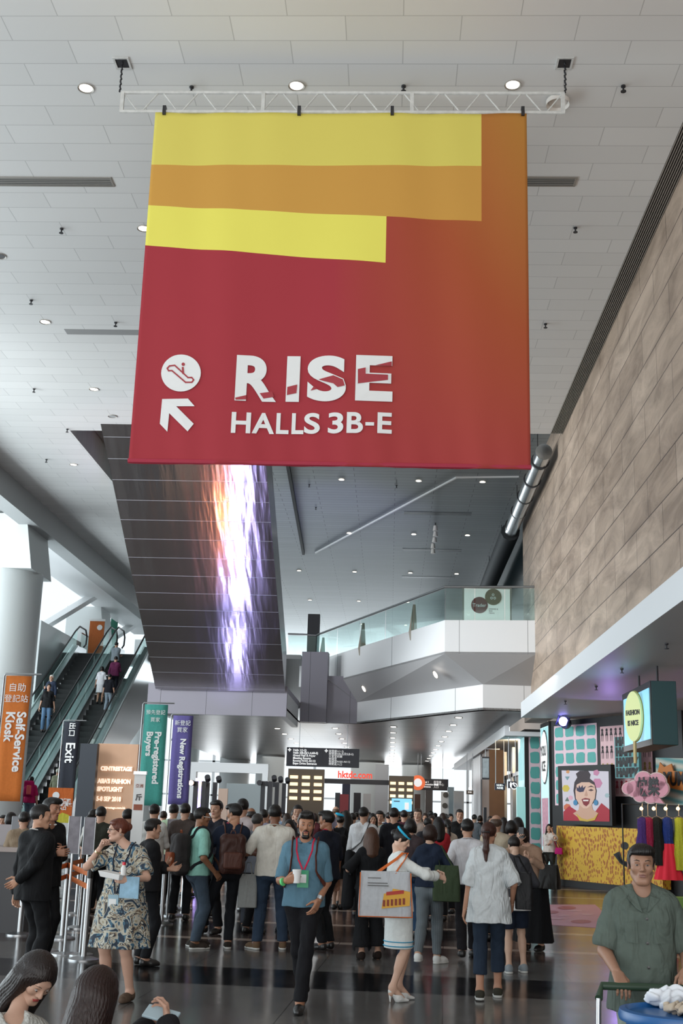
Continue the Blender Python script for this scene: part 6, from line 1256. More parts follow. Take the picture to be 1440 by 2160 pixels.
def wsign(label, x0, x1, y0, y1, Y, draw, cols):
    a = atY(x0, y0, Y); b = atY(x1, y1, Y); w = b.x - a.x; h = a.z - b.z; t = thing('restroom_sign' if draw else 'room_sign', label, 'sign', ((a.x + b.x) / 2, Y, b.z))
    MB().box((-w / 2, -.04, 0), (w / 2, .04, h)).build('sign_box', MNV, t)
    for sx in (-.4, .4): MB().tube([(sx * w, 0, h), (sx * w, 0, 4.02 - b.z)], .01, 5).build('hanging_rod', MST, t)
    if draw:
        def man(u, s_=.7): return MB().lathe([(0, -.03 * s_), (.035 * s_, 0), (0, .03 * s_)], 10, (u, 0, h * .82)).box((u - .045 * s_, -.01, h * .42), (u + .045 * s_, .01, h * .72)).box((u - .035 * s_, -.01, h * .12), (u - .006, .01, h * .45)).box((u + .006, -.01, h * .12), (u + .035 * s_, .01, h * .45))
        o = man(-w * .18).build('person_symbol', MSW, t); o.location = (0, -.05, 0)
        mb = MB(); q = [(w * .2 + .09 * math.cos(i * math.pi / 8), 0, h * .32 + .09 * math.sin(i * math.pi / 8)) for i in range(-11, 5)]; mb.tube(q, .014, 5).tube([(w * .12, 0, h * .85), (w * .14, 0, h * .45), (w * .26, 0, h * .45), (w * .32, 0, h * .2)], .018, 5); o = mb.build('wheelchair_symbol', MSW, t); o.location = (0, -.055, 0)
    for (s_, sz, u, v, al) in cols: lettering(s_, sz, MSW, t, frontM(u * w, -.045, v * h), al, .003, depth=.001)
wsign('black restroom and wheelchair sign beside the booth', 1071, 1089, 1648, 1663, 36.3, True, [])
wsign('dark room number sign left of the restroom sign', 1043, 1065, 1652, 1667, 38, False, [('N101-\nN102', .085, 0, .5, 'CENTER')])
wsign('small black toilet sign on the marble pier', 983, 998, 1667, 1676, 46.5, False, [('👥' if False else '••', .2, 0, .5, 'CENTER')])
# fashion fair lightbox beneath the escalators
MPG = mat('panel_glow', sr('c19a7e'), .6, emit=sr('c89c7c'), es=.16, var=.25, vscale=1.3)
a = atY(208, 1568, 29); b = atY(292, 1568, 29); t = thing('lightbox_panel', 'tan fashion fair panel with glowing lettering and dates under the escalators', 'sign', ((a.x + b.x) / 2, 29, 0)); w = b.x - a.x; H_ = a.z
MB().box((-w / 2, 0, 0), (w / 2, .35, H_)).build('panel_face', MPG, t)
MWG = mat('warm_glow', (1, .85, .7), .5, emit=(1, .8, .62), es=.7)
lettering('CENTRESTAGE', .135, MWG, t, frontM(0, -.03, 2.52), off=.008, depth=.01, sx=.86); lettering("ASIA'S FASHION", .145, MWG, t, frontM(-w * .44, -.03, 2.22), 'LEFT', .008, depth=.01, sx=.78); lettering('SPOTLIGHT', .145, MWG, t, frontM(-w * .44, -.03, 2.03), 'LEFT', .008, depth=.01, sx=.82); lettering('5-8 SEP 2018', .15, MWG, t, frontM(-w * .44, -.03, 1.80), 'LEFT', .006, depth=.01, sx=.75)
lettering('centrestage.com.hk', .075, MWG, t, frontM(-w * .30, -.03, 1.60), 'LEFT', .002, depth=.01); MB().tube([(-w * .47, -.03, 2.6), (-w * .5, -.03, 2.52), (-w * .47, -.03, 2.44)], .012, 6).build('bracket_mark', SHK, t)
a = atY(170, 1568, 28.6); b = atY(206, 1568, 28.6); t = tag(MB().box((a.x, 28.6, 0), (b.x, 28.8, a.z)).build('navy_block', mat('panel_navy', (.022, .028, .04), .45)), 'tall dark blue-grey panel left of the tan illuminated panel', 'panel')
# orange kiosk board, roll-up banner
a = atY(103, 1661, 22); b = atY(149, 1736, 22); t = thing('kiosk_board', 'orange board with a white arrow symbol and yellow wave below the Exit flag', 'sign', ((a.x + b.x) / 2, 22, 0)); w = b.x - a.x
MB().box((-w / 2, 0, b.z), (w / 2, .04, a.z)).build('board', cloth('c96a35'), t); MB().tube([(0, .02, 0), (0, .02, b.z)], .02, 8).build('post', MST, t); MB().lathe([(.18, 0), (.18, .015), (.03, .03)], 20).build('base_plate', MST, t)
MB().lathe([(0, 0), (.065, 0), (.065, .01), (0, .01)], 24).build('white_disc', MWT, t).matrix_basis = Matrix.Translation((-w * .18, 0, a.z - .14)) @ Matrix.Rotation(R(90), 4, 'X')
lettering('自助登記\n新登記買家\n入口', .07, MWT, t, frontM(.06, -.005, a.z - .30), off=.003, depth=.003); MB().prism([(-w / 2 + .02, b.z), (w / 2 - .04, b.z), (w / 2 - .04, b.z + .14), (.06, b.z + .18), (0, b.z + .14), (-.08, b.z + .19), (-w / 2 + .03, b.z + .12)], 0, .006, Matrix.Rotation(R(90), 4, 'X')).build('yellow_wave', cloth('c9c148'), t)
a = atY(284, 1630, 14.8); b = atY(308, 1630, 14.8); t = thing('standing_banner', 'narrow white standing banner with small dark characters behind the red-haired woman', 'banner', ((a.x + b.x) / 2, 14.8, 0)); w = b.x - a.x
MB().box((-w / 2, 0, .05), (w / 2, .01, a.z)).build('printed_face', W_, t); MB().box((-w / 2 - .01, -.02, a.z - .02), (w / 2 + .01, .03, a.z + .02)).build('top_rail', MST, t); MB().box((-w / 2 - .02, -.08, 0), (w / 2 + .02, .08, .05)).build('base_plate', MST, t)
lettering('亞洲', .05, mat('print_rust', (.3, .08, .04), .6), t, frontM(0, -.004, a.z - .16), depth=.002); lettering('斤', .08, SHK, t, frontM(0, -.004, a.z - .30), depth=.002, off=.004); MB().box((-w * .38, -.004, a.z - .45), (w * .38, 0, a.z - .38)).build('dark_block', mat('print_rust', (.3, .08, .04)), t)
# gallery cafe sign
a = atY(975, 1236, 33.6); b = atY(1079, 1303, 33.6); t = thing('framed_cafe_sign', 'white framed cafe sign with two brown discs standing on the gallery', 'sign', ((a.x + b.x) / 2, 33.6, 7.04)); w = b.x - a.x; h = a.z - 7.06
MB().box((-w / 2, 0, .02), (w / 2, .06, h)).build('frame', mat('sign_frame', (.25, .24, .22), .4, .4), t); MB().box((-w / 2 + .05, -.015, .09), (w / 2 - .05, 0, h - .05)).build('face', mat('sign_face', (.85, .86, .83), .5, emit=(.9, .92, .88), es=.25), t)
MDB = mat('disc_maroon', sr('6b2a2c'), .5); MDO = mat('disc_olive', sr('6b5c3c'), .5)
for m_, x_, z_ in ((MDB, 1011, 1276), (MDO, 1040, 1259)):
    p = atY(x_, z_, 33.55); MB().lathe([(0, 0), (.24, 0), (.24, .01), (0, .01)], 32).build('disc', m_, t).matrix_basis = Matrix.Translation((p.x - t.location.x, -.02 if m_ is MDB else -.032, p.z - 7.04)) @ Matrix.Rotation(R(90), 4, 'X')
p = atY(1011, 1276, 33.5); lettering('Trader', .14, MWT, t, frontM(p.x - t.location.x, -.035, p.z - 7.04), off=.002, depth=.001); p = atY(1040, 1259, 33.5); lettering('ஃ', .2, MWT, t, frontM(p.x - t.location.x, -.045, p.z - 7.04), off=.002, depth=.001)
p = atY(1031, 1288, 33.5); lettering('DINING &\nBAR\nMENU', .06, SHK, t, frontM(p.x - t.location.x, -.02, p.z - 7.04), 'LEFT', depth=.001)
t = tag(MB().box((-3.2, 43.8, 7.0), (-2.75, 44.1, 8.9)).build('dark_kiosk', MSTD), 'tall dark kiosk standing on the gallery behind the glass', 'kiosk')
# ================================================================= RIGHT HAND BOOTH
P0 = Vector((4.39, 32.2, 0)); P1 = Vector((6.9, 27.7, 0)); UD = (P1 - P0).normalized(); ND = Vector((UD.y, -UD.x, 0))
if ND.y > 0: ND = -ND
def onw(x, y, off=0.):
    v = Vector(ray(x, y)); o_ = Vector((0, 0, EYE)); q = P0 + ND * off; tt = (q - o_).dot(ND) / v.dot(ND); p = o_ + v * tt; return (p - q).dot(UD), p.z
WM = Matrix.Translation(P0) @ Matrix(((UD.x, ND.x, 0, 0), (UD.y, ND.y, 0, 0), (0, 0, 1, 0), (0, 0, 0, 1)))   # local x along wall, y out of the wall, z up
def wbox(mb, x0, y0, x1, y1, d0, d1):
    a = onw(x0, y0, d1); b = onw(x1, y1, d1); return mb.box((a[0], d0, b[1]), (b[0], d1, a[1]))
BK = mat('booth_black', (.008, .008, .009), .5); TEAL = mat('dab_teal', sr('5aa6a0'), .6); PINKW = mat('booth_pink', sr('dfc4cd'), .6)
bw = thing('display_booth', 'black framed booth wall papered with teal dabs and pink figures', 'booth', (0, 0, 0)); bw.matrix_world = WM
MB().box((-.1, -.12, 0), (4.9, 0, 4.2)).build('wall_panel', BK, bw)
def dabs(name, u0, u1, z0, z1, nu, nz, parent, bg=PINKW, d=.012, M=None, mt=TEAL):
    o = MB().box((u0, 0, z0), (u1, d, z1)).build(name + '_paper', bg, parent)
    if M is not None: o.matrix_basis = M
    rnd = random.Random(int(u0 * 100) + nu); du = (u1 - u0) / nu; dz = (z1 - z0) / nz; mb = MB()
    for i in range(nu):
        for j in range(nz):
            cx, cz = u0 + du * (i + .5), z0 + dz * (j + .5); n = 20; pts = []
            for k in range(n):
                q = 2 * math.pi * k / n; c_, s_ = math.cos(q), math.sin(q); e = .4; rr = 1 + rnd.uniform(-.09, .05)
                pts.append((cx + math.copysign(abs(c_) ** e, c_) * du * .40 * rr, cz + math.copysign(abs(s_) ** e, s_) * dz * .40 * rr))
            mb.add([(x, d + .006, z) for x, z in pts], [tuple(range(n))])
    o = mb.build(name + '_pattern', mt, parent)
    if M is not None: o.matrix_basis = M
    return o
a = onw(1168, 1532, .01); b = onw(1262, 1700, .01); dabs('teal_dab', a[0], b[0], b[1], a[1], 4, 6, bw)
a = onw(1265, 1533, .01); b = onw(1378, 1680, .01); fig = MB(); MB().box((a[0], 0, b[1]), (b[0], .012, a[1])).build('pink_paper', mat('booth_pink2', sr('dab4b8'), .6), bw)
rnd = random.Random(4); FC = [mat('fig_red', sr('b03a4a'), .6), mat('fig_black', sr('2a2226'), .6), mat('fig_gold', sr('a08a4a'), .6)]
for j in range(4):
    m_ = FC[(j + (j == 0)) % 3 if j else 1]; mb = MB()
    for i in range(11):
        u = a[0] + (b[0] - a[0]) * (i + .5) / 11; z = a[1] - (a[1] - b[1]) * (j + .12) / 4; s_ = (b[0] - a[0]) / 11 * .5; hgt_ = (a[1] - b[1]) / 4 * .75
        mb.add([(u + s_ * .5 * math.cos(q), .016, z - s_ * .5 + s_ * .5 * math.sin(q)) for q in [k * math.pi / 4 for k in range(8)]], [tuple(range(8))[::-1]])
        mb.add([(u - s_ * .5, .016, z - s_), (u + s_ * .5, .016, z - s_), (u + s_ * .35, .016, z - hgt_ * .35), (u + s_ * .7, .016, z - hgt_ * .55), (u - s_ * .7, .016, z - hgt_ * .55), (u - s_ * .35, .016, z - hgt_ * .35)], [(0, 1, 2, 3, 4, 5)])
        for sx in (-1, 1): mb.add([(u + sx * s_ * .35 - s_ * .12, .016, z - hgt_ * .55), (u + sx * s_ * .35 + s_ * .12, .016, z - hgt_ * .55), (u + sx * s_ * .3 + s_ * .08, .016, z - hgt_), (u + sx * s_ * .3 - s_ * .08, .016, z - hgt_)], [(0, 1, 2, 3)])
    mb.build('figure_row', m_, bw)
# yellow patterned lower panel
def yellowpat():
    m, nt, b_ = newmat('yellow_pattern'); N = nt.nodes.new; L = nt.links.new; tc = N('ShaderNodeTexCoord'); mp = N('ShaderNodeMapping'); mp.inputs['Scale'].default_value = (15, 15, 8); L(tc.outputs['Object'], mp.inputs[0])
    v = N('ShaderNodeTexVoronoi'); v.inputs['Scale'].default_value = 1.; v.inputs['Randomness'].default_value = .8; L(mp.outputs[0], v.inputs['Vector'])
    lt = N('ShaderNodeMath'); lt.operation = 'LESS_THAN'; lt.inputs[1].default_value = .40; L(v.outputs[0], lt.inputs[0])
    n = N('ShaderNodeTexNoise'); n.inputs['Scale'].default_value = 3.2; L(tc.outputs['Object'], n.inputs['Vector']); g = N('ShaderNodeMath'); g.operation = 'LESS_THAN'; g.inputs[1].default_value = .60; L(n.outputs[0], g.inputs[0])
    mu = N('ShaderNodeMath'); mu.operation = 'MULTIPLY'; L(lt.outputs[0], mu.inputs[0]); L(g.outputs[0], mu.inputs[1])
    mx = N('ShaderNodeMix'); mx.data_type = 'RGBA'; L(mu.outputs[0], mx.inputs['Factor']); mx.inputs['A'].default_value = sr('d2a83a') + (1,); mx.inputs['B'].default_value = sr('a5602c') + (1,); L(mx.outputs['Result'], b_.inputs['Base Color']); b_.inputs['Roughness'].default_value = .55; return m
yp = thing('yellow_counter_front', 'yellow panel printed with small red marks and a black brush smile', 'panel', (0, 0, 0)); yp.matrix_world = WM
a = onw(1172, 1730, .3); a2 = onw(1292, 1746, .3); b = onw(1345, 1869, .3); e_ = onw(1398, 1875, .3)
MB().box((a[0] + .02, .06, .16), (e_[0], .3, a2[1])).build('panel_face', yellowpat(), yp); MB().box((a[0], .0, 0), (e_[0], .27, .16)).build('plinth', BK, yp)
def wpoly(parent, name, pts, m, off, th=.004):
    mb = MB(); n = len(pts); q = [onw(x, y, off) for x, y in pts]; mb.add([(u, off, z) for u, z in q] + [(u, off - th, z) for u, z in q], [tuple(range(n)), tuple(range(n, 2 * n))[::-1]] + [(i, (i + 1) % n, n + (i + 1) % n, n + i) for i in range(n)]); return mb.build(name, m, parent)
wpoly(yp, 'brush_dot', circ(1317, 1784, 8, 16), BK, .31)
for k in range(3): wpoly(yp, 'brush_stroke', [(1293 + k * 4, 1802 - k * 2), (1298 + k * 4, 1800 - k * 2), (1312, 1818 - k * 2), (1330, 1828 - k * 3), (1345, 1831 - k * 3), (1345, 1835 - k * 3), (1328, 1833 - k * 3), (1308, 1822 - k * 2)], BK, .31)
# framed portrait poster
ps = thing('framed_portrait', 'black framed poster of a laughing woman with blue earrings and crown-shaped eye paint', 'poster', (0, 0, 0)); ps.matrix_world = WM
def pp(name, pts, h, off): return wpoly(ps, name, pts, mat('poster_' + h, sr(h), .5), off)
a = onw(1176, 1616, .42); b = onw(1291, 1742, .42); MB().box((a[0], .30, b[1]), (b[0], .42, a[1])).build('frame', BK, ps)
pp('print', [(1184, 1625), (1283, 1627), (1285, 1733), (1188, 1731)], 'cdc6cf', .424)
for nm, c_, pts in (('shape', 'c27f9e', circ(1259, 1652, 11, 6)), ('shape', 'c9b34a', circ(1193, 1663, 8, 6)), ('shape', 'c27f9e', circ(1257, 1630, 7, 5)), ('shape', '6f9296', [(1191, 1638), (1201, 1638), (1196, 1646)]), ('shape', '5d6b63', [(1191, 1690), (1200, 1690), (1196, 1681)]), ('shape', 'c86a4a', circ(1196, 1703, 8, 7)), ('shape', 'd9a4b4', circ(1203, 1683, 5, 8)), ('shape', '9fb4b8', circ(1280, 1678, 5, 8)), ('shape', 'c98f5a', circ(1197, 1628, 4, 5))): pp(nm, pts, c_, .427)
pp('dress', [(1188, 1731), (1188, 1712), (1200, 1700), (1218, 1712), (1255, 1712), (1268, 1694), (1285, 1708), (1285, 1733)], 'a52233', .430)
pp('hair_shape', [(1213, 1690), (1209, 1668), (1211, 1650), (1217, 1640), (1214, 1632), (1222, 1626), (1240, 1626), (1245, 1634), (1243, 1642), (1253, 1650), (1258, 1668), (1255, 1690), (1244, 1700), (1224, 1700)], '32242a', .431)
pp('neck', [(1222, 1692), (1246, 1692), (1250, 1708), (1262, 1716), (1250, 1730), (1226, 1730), (1208, 1716), (1220, 1708)], 'c79d86', .434)
pp('face_shape', [(1213, 1668), (1216, 1655), (1226, 1650), (1242, 1650), (1253, 1656), (1256, 1668), (1254, 1684), (1247, 1698), (1238, 1705), (1230, 1705), (1221, 1697), (1214, 1684)], 'd6b09c', .437)
pp('crown_paint', [(1216, 1668), (1215, 1659), (1219, 1663), (1221, 1656), (1224, 1662), (1228, 1656), (1229, 1662), (1235, 1658), (1230, 1670), (1222, 1671)], '2a2848', .440)
pp('eye_shape', [(1240, 1667), (1246, 1664), (1252, 1667), (1246, 1669)], '4a3030', .440); pp('eyebrow_shape', [(1238, 1661), (1246, 1657), (1254, 1661), (1246, 1660)], '4a3030', .440)
pp('mouth_shape', [(1226, 1686), (1234, 1683), (1244, 1685), (1242, 1695), (1236, 1701), (1230, 1697)], '7e2029', .440); pp('teeth', [(1229, 1687), (1241, 1687), (1240, 1690), (1230, 1690)], 'e8e2dc', .443); pp('nose_shape', [(1232, 1678), (1236, 1666), (1239, 1678), (1236, 1680)], 'c0937f', .440)
for x in (1213, 1256): pp('earring_shape', circ(x, 1693, 4.5, 12, 6), '3f7fa8', .441)
pp('necklace', [(1214, 1716), (1226, 1726), (1238, 1729), (1252, 1725), (1262, 1714), (1254, 1730), (1238, 1734 - 1), (1222, 1731)], 'c9a640', .441)
# HAPPY board
hb = thing('happy_board', 'teal board reading HAPPY four times in black hand lettering', 'sign', (0, 0, 0)); hb.matrix_world = WM
a = onw(1295, 1555, .42); b = onw(1348, 1641, .42); MB().box((a[0], .34, b[1]), (b[0], .42, a[1])).build('board', mat('board_teal', sr('5d9496'), .6), hb)
def flatM(u, off, z): return Matrix.Translation((u, off, z)) @ Matrix(((1, 0, 0, 0), (0, 0, 1, 0), (0, 1, 0, 0), (0, 0, 0, 1)))
uc = (a[0] + b[0]) / 2; hh = (a[1] - b[1]) / 4; wt = b[0] - a[0]
def wtext(parent, s_, size, m, u, off, z, sx=1., off_=.01, al='CENTER'):
    o = lettering(s_, size, m, parent, Matrix.Identity(4), al, off_, depth=.002, sx=sx); o.matrix_basis = flatM(u, off, z); o.data.flip_normals(); return o
for i in range(4): wtext(hb, 'HAPPY', hh * 1.02, BK, uc, .425, a[1] - hh * (i + .5), wt / (hh * 3.45), .026)
# speech cloud
sc_ = thing('speech_cloud_sign', 'pink speech-cloud sign with two black Chinese characters', 'sign', (0, 0, 0)); sc_.matrix_world = WM
cl = [circ(1338, 1664, 17, 20), circ(1356, 1645, 17, 20), circ(1384, 1650, 19, 20), circ(1392, 1664, 17, 20), circ(1372, 1676, 18, 20), circ(1350, 1676, 15, 20), [(1375, 1680), (1388, 1680), (1400, 1695), (1382, 1693)], circ(1362, 1660, 22, 20), circ(1324, 1663, 12, 20)]
for q in cl: 
    c_x = sum(x for x, y in q) / len(q); c_y = sum(y for x, y in q) / len(q)
    wpoly(sc_, 'cloud_edge', [(c_x + (x - c_x) * 1.12, c_y + (y - c_y) * 1.12) for x, y in q], mat('cloud_edge', sr('c9b3ae'), .6), .52, .03)
for q in cl: wpoly(sc_, 'cloud_face', q, mat('cloud_pink', sr('c88a98'), .6), .535, .01)
u_, z_ = onw(1366, 1662, .55); wtext(sc_, '快樂', .44, BK, u_, .545, z_, .85, .014)
bs = thing('burst_sign', 'orange starburst sign with black comic lettering on teal stripes', 'sign', (0, 0, 0)); bs.matrix_world = WM
wpoly(bs, 'striped_backing', [(1382, 1598), (1460, 1600), (1460, 1700), (1384, 1698)], stripes('teal_stripes', '5c8f90', 'b9b6a8', 1.4, (0, R(80), 0)), .10)
wpoly(bs, 'burst', [(1384, 1640), (1391, 1608), (1400, 1618), (1415, 1611), (1419, 1626), (1440, 1628), (1450, 1650), (1440, 1668), (1412, 1662), (1395, 1655)], mat('burst_orange', sr('b06a2a'), .6), .2, .03)
u_, z_ = onw(1424, 1644, .22); wtext(bs, 'YUM!', .42, BK, u_, .215, z_, .8, .016)
# pillars with lit faces
def pillar(label, xl, xr, yt, yb, Y, xf, nm):
    a = atY(xl, yt, Y); b = atY(xr, yt, Y); c_ = atY(xf, yt, Y); t = thing('display_pillar', label, 'display pillar', (c_.x, Y, 0)); H_ = a.z
    return t, a.x - c_.x, b.x - c_.x, H_
LITC = mat('lit_cyan', sr('bfe3e6'), .5, emit=sr('bfe6ea'), es=.5); LITS = mat('lit_stripe', sr('7fb8bc'), .5, emit=sr('8cc8cc'), es=.35)
for lab, x0, xe, x1, yt, Yn, dep, txt in (('nearer illuminated pillar with a speech bubble reading YOU ICE, beside the booth wall', 1139, 1157, 1166, 1521, 33.0, 1.3, True), ('farther illuminated pillar with teal dabs beside the glass doors', 1092, 1106, 1142, 1538, 36.2, 1.6, False)):
    e_ = atY(xe, yt, Yn); l_ = atY(x0, yt, Yn + dep); r_ = atY(x1, yt, Yn); H_ = e_.z
    t = thing('display_pillar', lab, 'display pillar', (e_.x, Yn, 0)); lx, ly = l_.x - e_.x, dep; rx = r_.x - e_.x
    MB().prism([(0, 0), (rx, 0), (rx, dep), (lx, ly)], 0, H_).build('core', BK, t)
    d_ = Vector((lx, ly, 0)); n_ = Vector((-d_.y, d_.x, 0)).normalized(); 
    if n_.x > 0: n_ = -n_
    def side(name, s0, s1, z0, z1, m, off): 
        p = d_ * s0 + n_ * off; q = d_ * s1 + n_ * off; return MB().hull8([(p.x, p.y, z0), (q.x, q.y, z0), (q.x, q.y, z1), (p.x, p.y, z1)], [(p.x - n_.x * .005, p.y - n_.y * .005, z0), (q.x - n_.x * .005, q.y - n_.y * .005, z0), (q.x - n_.x * .005, q.y - n_.y * .005, z1), (p.x - n_.x * .005, p.y - n_.y * .005, z1)]).build(name, m, t)
    side('lit_face', .05, .95, .1, H_ - .12, LITC, .01)
    for k in range(4): side('light_stripe', .12 + k * .2, .2 + k * .2, H_ - 1.5, H_ - .15, LITS, .018)
    if txt:
        side('shelf_rack', .1, .8, .9, 2.2, mat('rack_pink', sr('d9a0b0'), .6, var=.5, vscale=12), .03)
        mb = MB(); c0 = d_ * .45 + n_ * .03; mb.add([(c0 + d_ * .42 * math.cos(q) + Vector((0, 0, H_ - .95 + .75 * math.sin(q))))[:] for q in [k * math.pi / 12 for k in range(24)]], [tuple(range(24))]); mb.build('bubble_outline', BK, t)
        mb = MB(); c0 = d_ * .45 + n_ * .04; mb.add([(c0 + d_ * .38 * math.cos(q) + Vector((0, 0, H_ - .95 + .70 * math.sin(q))))[:] for q in [k * math.pi / 12 for k in range(24)]], [tuple(range(24))]); mb.build('bubble', MSW, t)
        for i, s_ in enumerate(('YOU', 'ICE')):
            p = d_ * .45 + n_ * .06; yaw = math.atan2(-d_.y, -d_.x); lettering(s_, .38, BK, t, Matrix.Translation((p.x, p.y, H_ - .8 - i * .42)) @ Matrix.Rotation(yaw, 4, 'Z') @ Matrix.Rotation(R(90), 4, 'X'), off=.01, depth=.002)
    else:
        M_ = Matrix.Translation((0.1, -.0, 0)) @ Matrix.Diagonal((1, -1, 1, 1)); dabs('teal_dab', .02, rx - .14, .55, H_ - .18, 1, 8, t, M=M_)
        lettering('AIM\nHIGH', .2, BK, t, Matrix.Translation((lx * .5 - .03, ly * .5, H_ - 2.0)) @ Matrix.Rotation(math.atan2(-d_.y, -d_.x), 4, 'Z') @ Matrix.Rotation(R(90), 4, 'X'), depth=.002)
tag(MB().box((atY(1090, 1700, 35.3).x, 35.3, 0), (atY(1108, 1700, 35.3).x, 35.5, atY(1100, 1660, 35.3).z)).build('pale_screen', mat('screen_mint', sr('9fd6d2'), .4, emit=sr('9fd6d2'), es=.25)), 'tall pale mint screen at the foot of the farther pillar', 'screen')
# screen box under the canopy
sb = thing('screen_box', 'teal hanging screen box under the canopy with a glowing blue face', 'screen', (4.37, 20, 2.90)); MTB = mat('box_teal', sr('2f5558'), .45)
MB().box((0, 0, 0), (.42, 2.45, 1.06)).build('housing', MTB, sb, bevel=.01); MB().box((-.012, .0, .0), (0, 2.45, 1.06)).build('bezel', mat('bezel_black', (.02, .02, .03), .3), sb)
MB().box((-.02, .1, .1), (-.011, 2.3, .95)).build('screen', mat('screen_blue', sr('7fc4dc'), .3, emit=sr('8fcbe6'), es=.75), sb)
for yy in (.4, 1.9): MB().tube([(.2, yy, 1.06), (.2, yy, 1.36)], .02, 8).build('hanging_rod', MSTD, sb)
lettering('1E', .42, MSW, sb, Matrix.Translation((-.025, 1.75, .42)) @ Matrix.Rotation(R(-90), 4, 'Z') @ Matrix.Rotation(R(90), 4, 'X'), off=.01, depth=.002); lettering('BOOTH', .1, MSW, sb, Matrix.Translation((-.025, 1.75, .75)) @ Matrix.Rotation(R(-90), 4, 'Z') @ Matrix.Rotation(R(90), 4, 'X'), depth=.002)
pm = thing('paddle_sign', 'pale green oval paddle sign reading FASHION IS NICE hung before the screen box', 'sign', (4.22, 20.75, 3.42)); YF = mat('paddle_lime', sr('dfe6a0'), .5, emit=sr('dfe6b0'), es=.15)
Mp = Matrix.Rotation(R(-66), 4, 'Z')
mb = MB(); q = [(.24 * math.cos(t_), .43 * math.sin(t_)) for t_ in [i * math.pi / 20 for i in range(40)]]; mb.prism(q, -.02, .02, Mp @ Matrix.Rotation(R(90), 4, 'X')); mb.build('oval', YF, pm)
q = [(.255 * math.cos(t_), .445 * math.sin(t_)) for t_ in [i * math.pi / 20 for i in range(40)]]; MB().prism(q, -.025, -.019, Mp @ Matrix.Rotation(R(90), 4, 'X')).build('rim', mat('paddle_rim', sr('8a8a3a'), .5), pm)
MB().tube([(0, 0, 0), (.17, 0, .02)], .012, 6).build('bracket', MSTD, pm)
MB().prism([(-.03, -.8), (.03, -.8), (.03, -.42), (-.03, -.42)], -.015, .015, Mp @ Matrix.Rotation(R(90), 4, 'X')).build('stick', mat('stick_wood', sr('c9b07a'), .6), pm)
for s_, z_ in (('FASHION', .06), ('IS NICE', -.12)): lettering(s_, .12, BK, pm, Mp @ Matrix.Translation((0, -.025, z_)) @ Matrix.Rotation(R(90), 4, 'X'), off=.004, depth=.002, sx=.8)
# theatre lamp
p = atY(1188, 1522, 31.0); tl = thing('theatre_lamp', 'blue glowing theatre lamp clamped above the booth', 'lamp', p); LB = mat('lamp_blue', (.3, .3, 1), .4, emit=(.35, .32, 1), es=5)
MB().lathe([(.09, .0), (.13, .05), (.15, .3), (.10, .36)], 18).build('housing', MSTD, tl, smooth='auto').rotation_euler = (R(-95), 0, R(-20)); MB().lathe([(0, 0), (.12, 0), (.12, .01), (0, .012)], 20).build('lens', LB, tl).matrix_basis = Matrix.Rotation(R(-20), 4, 'Z') @ Matrix.Translation((0, -.02, 0)) @ Matrix.Rotation(R(90), 4, 'X')
for a_ in range(4): MB().box((-.14, -.16, .13), (.14, -.02, .145)).build('barn_door', mat('barn_blue', (.05, .05, .3), .4), tl).matrix_basis = Matrix.Rotation(R(-20), 4, 'Z') @ Matrix.Rotation(R(90 * a_ + 20), 4, 'Y')
MB().tube([(0, .1, .15), (0, .1, 4.26 - p.z)], .015, 6).build('clamp_rod', MSTD, tl)
# dress rail with lamps
Yr = 26.5
pr = atY(1385, 1708, Yr); rl = thing('garment_rail', 'black rail with four glowing lamps and hanging clothes', 'rail', (pr.x, Yr, 0)); hx = .75
MB().tube([(-hx, 0, 0), (-hx, 0, pr.z + .1), (hx, 0, pr.z + .1), (hx, 0, 0)], .018, 8).build('rail_frame', MSTD, rl, smooth='auto'); MB().box((-hx - .05, -.25, 0), (-hx + .05, .25, .03)).build('foot', MSTD, rl); MB().box((hx - .05, -.25, 0), (hx + .05, .25, .03)).build('foot', MSTD, rl)
LW = mat('bulb_warm', (1, .8, .5), .4, emit=(1, .55, .2), es=6)
for x_ in (1351, 1377, 1402, 1428): q = atY(x_, 1706, Yr); MB().lathe([(0, -.04), (.035, -.02), (.04, .01), (.02, .04), (0, .05)], 12).build('bulb', LW, rl, smooth='auto').location = (q.x - pr.x, -.06, q.z)
def garment(label, name, x_, prof, m, m2=None, split=.5, fold=.1):
    q = atY(x_, 1724, Yr); t = thing(name, label, 'dress', (q.x, Yr - .02, q.z)); zt = pr.z + .1 - q.z
    MB().tube([(0, 0, zt + .02), (.012, 0, zt + .03), (0, 0, zt - .02), (0, 0, .03), (-.12, 0, -.02), (.12, 0, -.02), (0, 0, .03)], .006, 6).build('hanger', mat('hanger_gold', (.7, .5, .3), .3, .5), t)
    n = 40; vs = []; 
    for z, r in prof:
        for i in range(n): a_ = 2 * math.pi * i / n; f_ = 1 + fold * math.sin(9 * a_) * min(1, -z * 2); vs.append((r * f_ * math.cos(a_), r * .45 * f_ * math.sin(a_), z))
    k = len(prof); ks = next((i for i, (z, r) in enumerate(prof) if -z >= split), k - 1)
    def seg(a0, a1, mm, nm):
        if a1 > a0: MB().add(vs[a0 * n:(a1 + 1) * n], [(i * n + j, i * n + (j + 1) % n, (i + 1) * n + (j + 1) % n, (i + 1) * n + j) for i in range(a1 - a0) for j in range(n)]).build(nm, mm, t, smooth=True)
    if m2: seg(0, ks, m, 'bodice'); seg(ks, k - 1, m2, 'dress_skirt')
    else: seg(0, k - 1, m, 'fabric')
def seq(name, h): return mat(name, sr(h), .3, .3, bump=1., bscale=90)
PR = [(-.0, .05), (-.04, .11), (-.15, .115), (-.32, .105), (-.5, .14)]
garment('purple and blue sequinned top on the lamp-lit rail', 'sequin_top', 1354, PR + [(-.62, .15)], seq('seq_purple', '4a2a7a'))
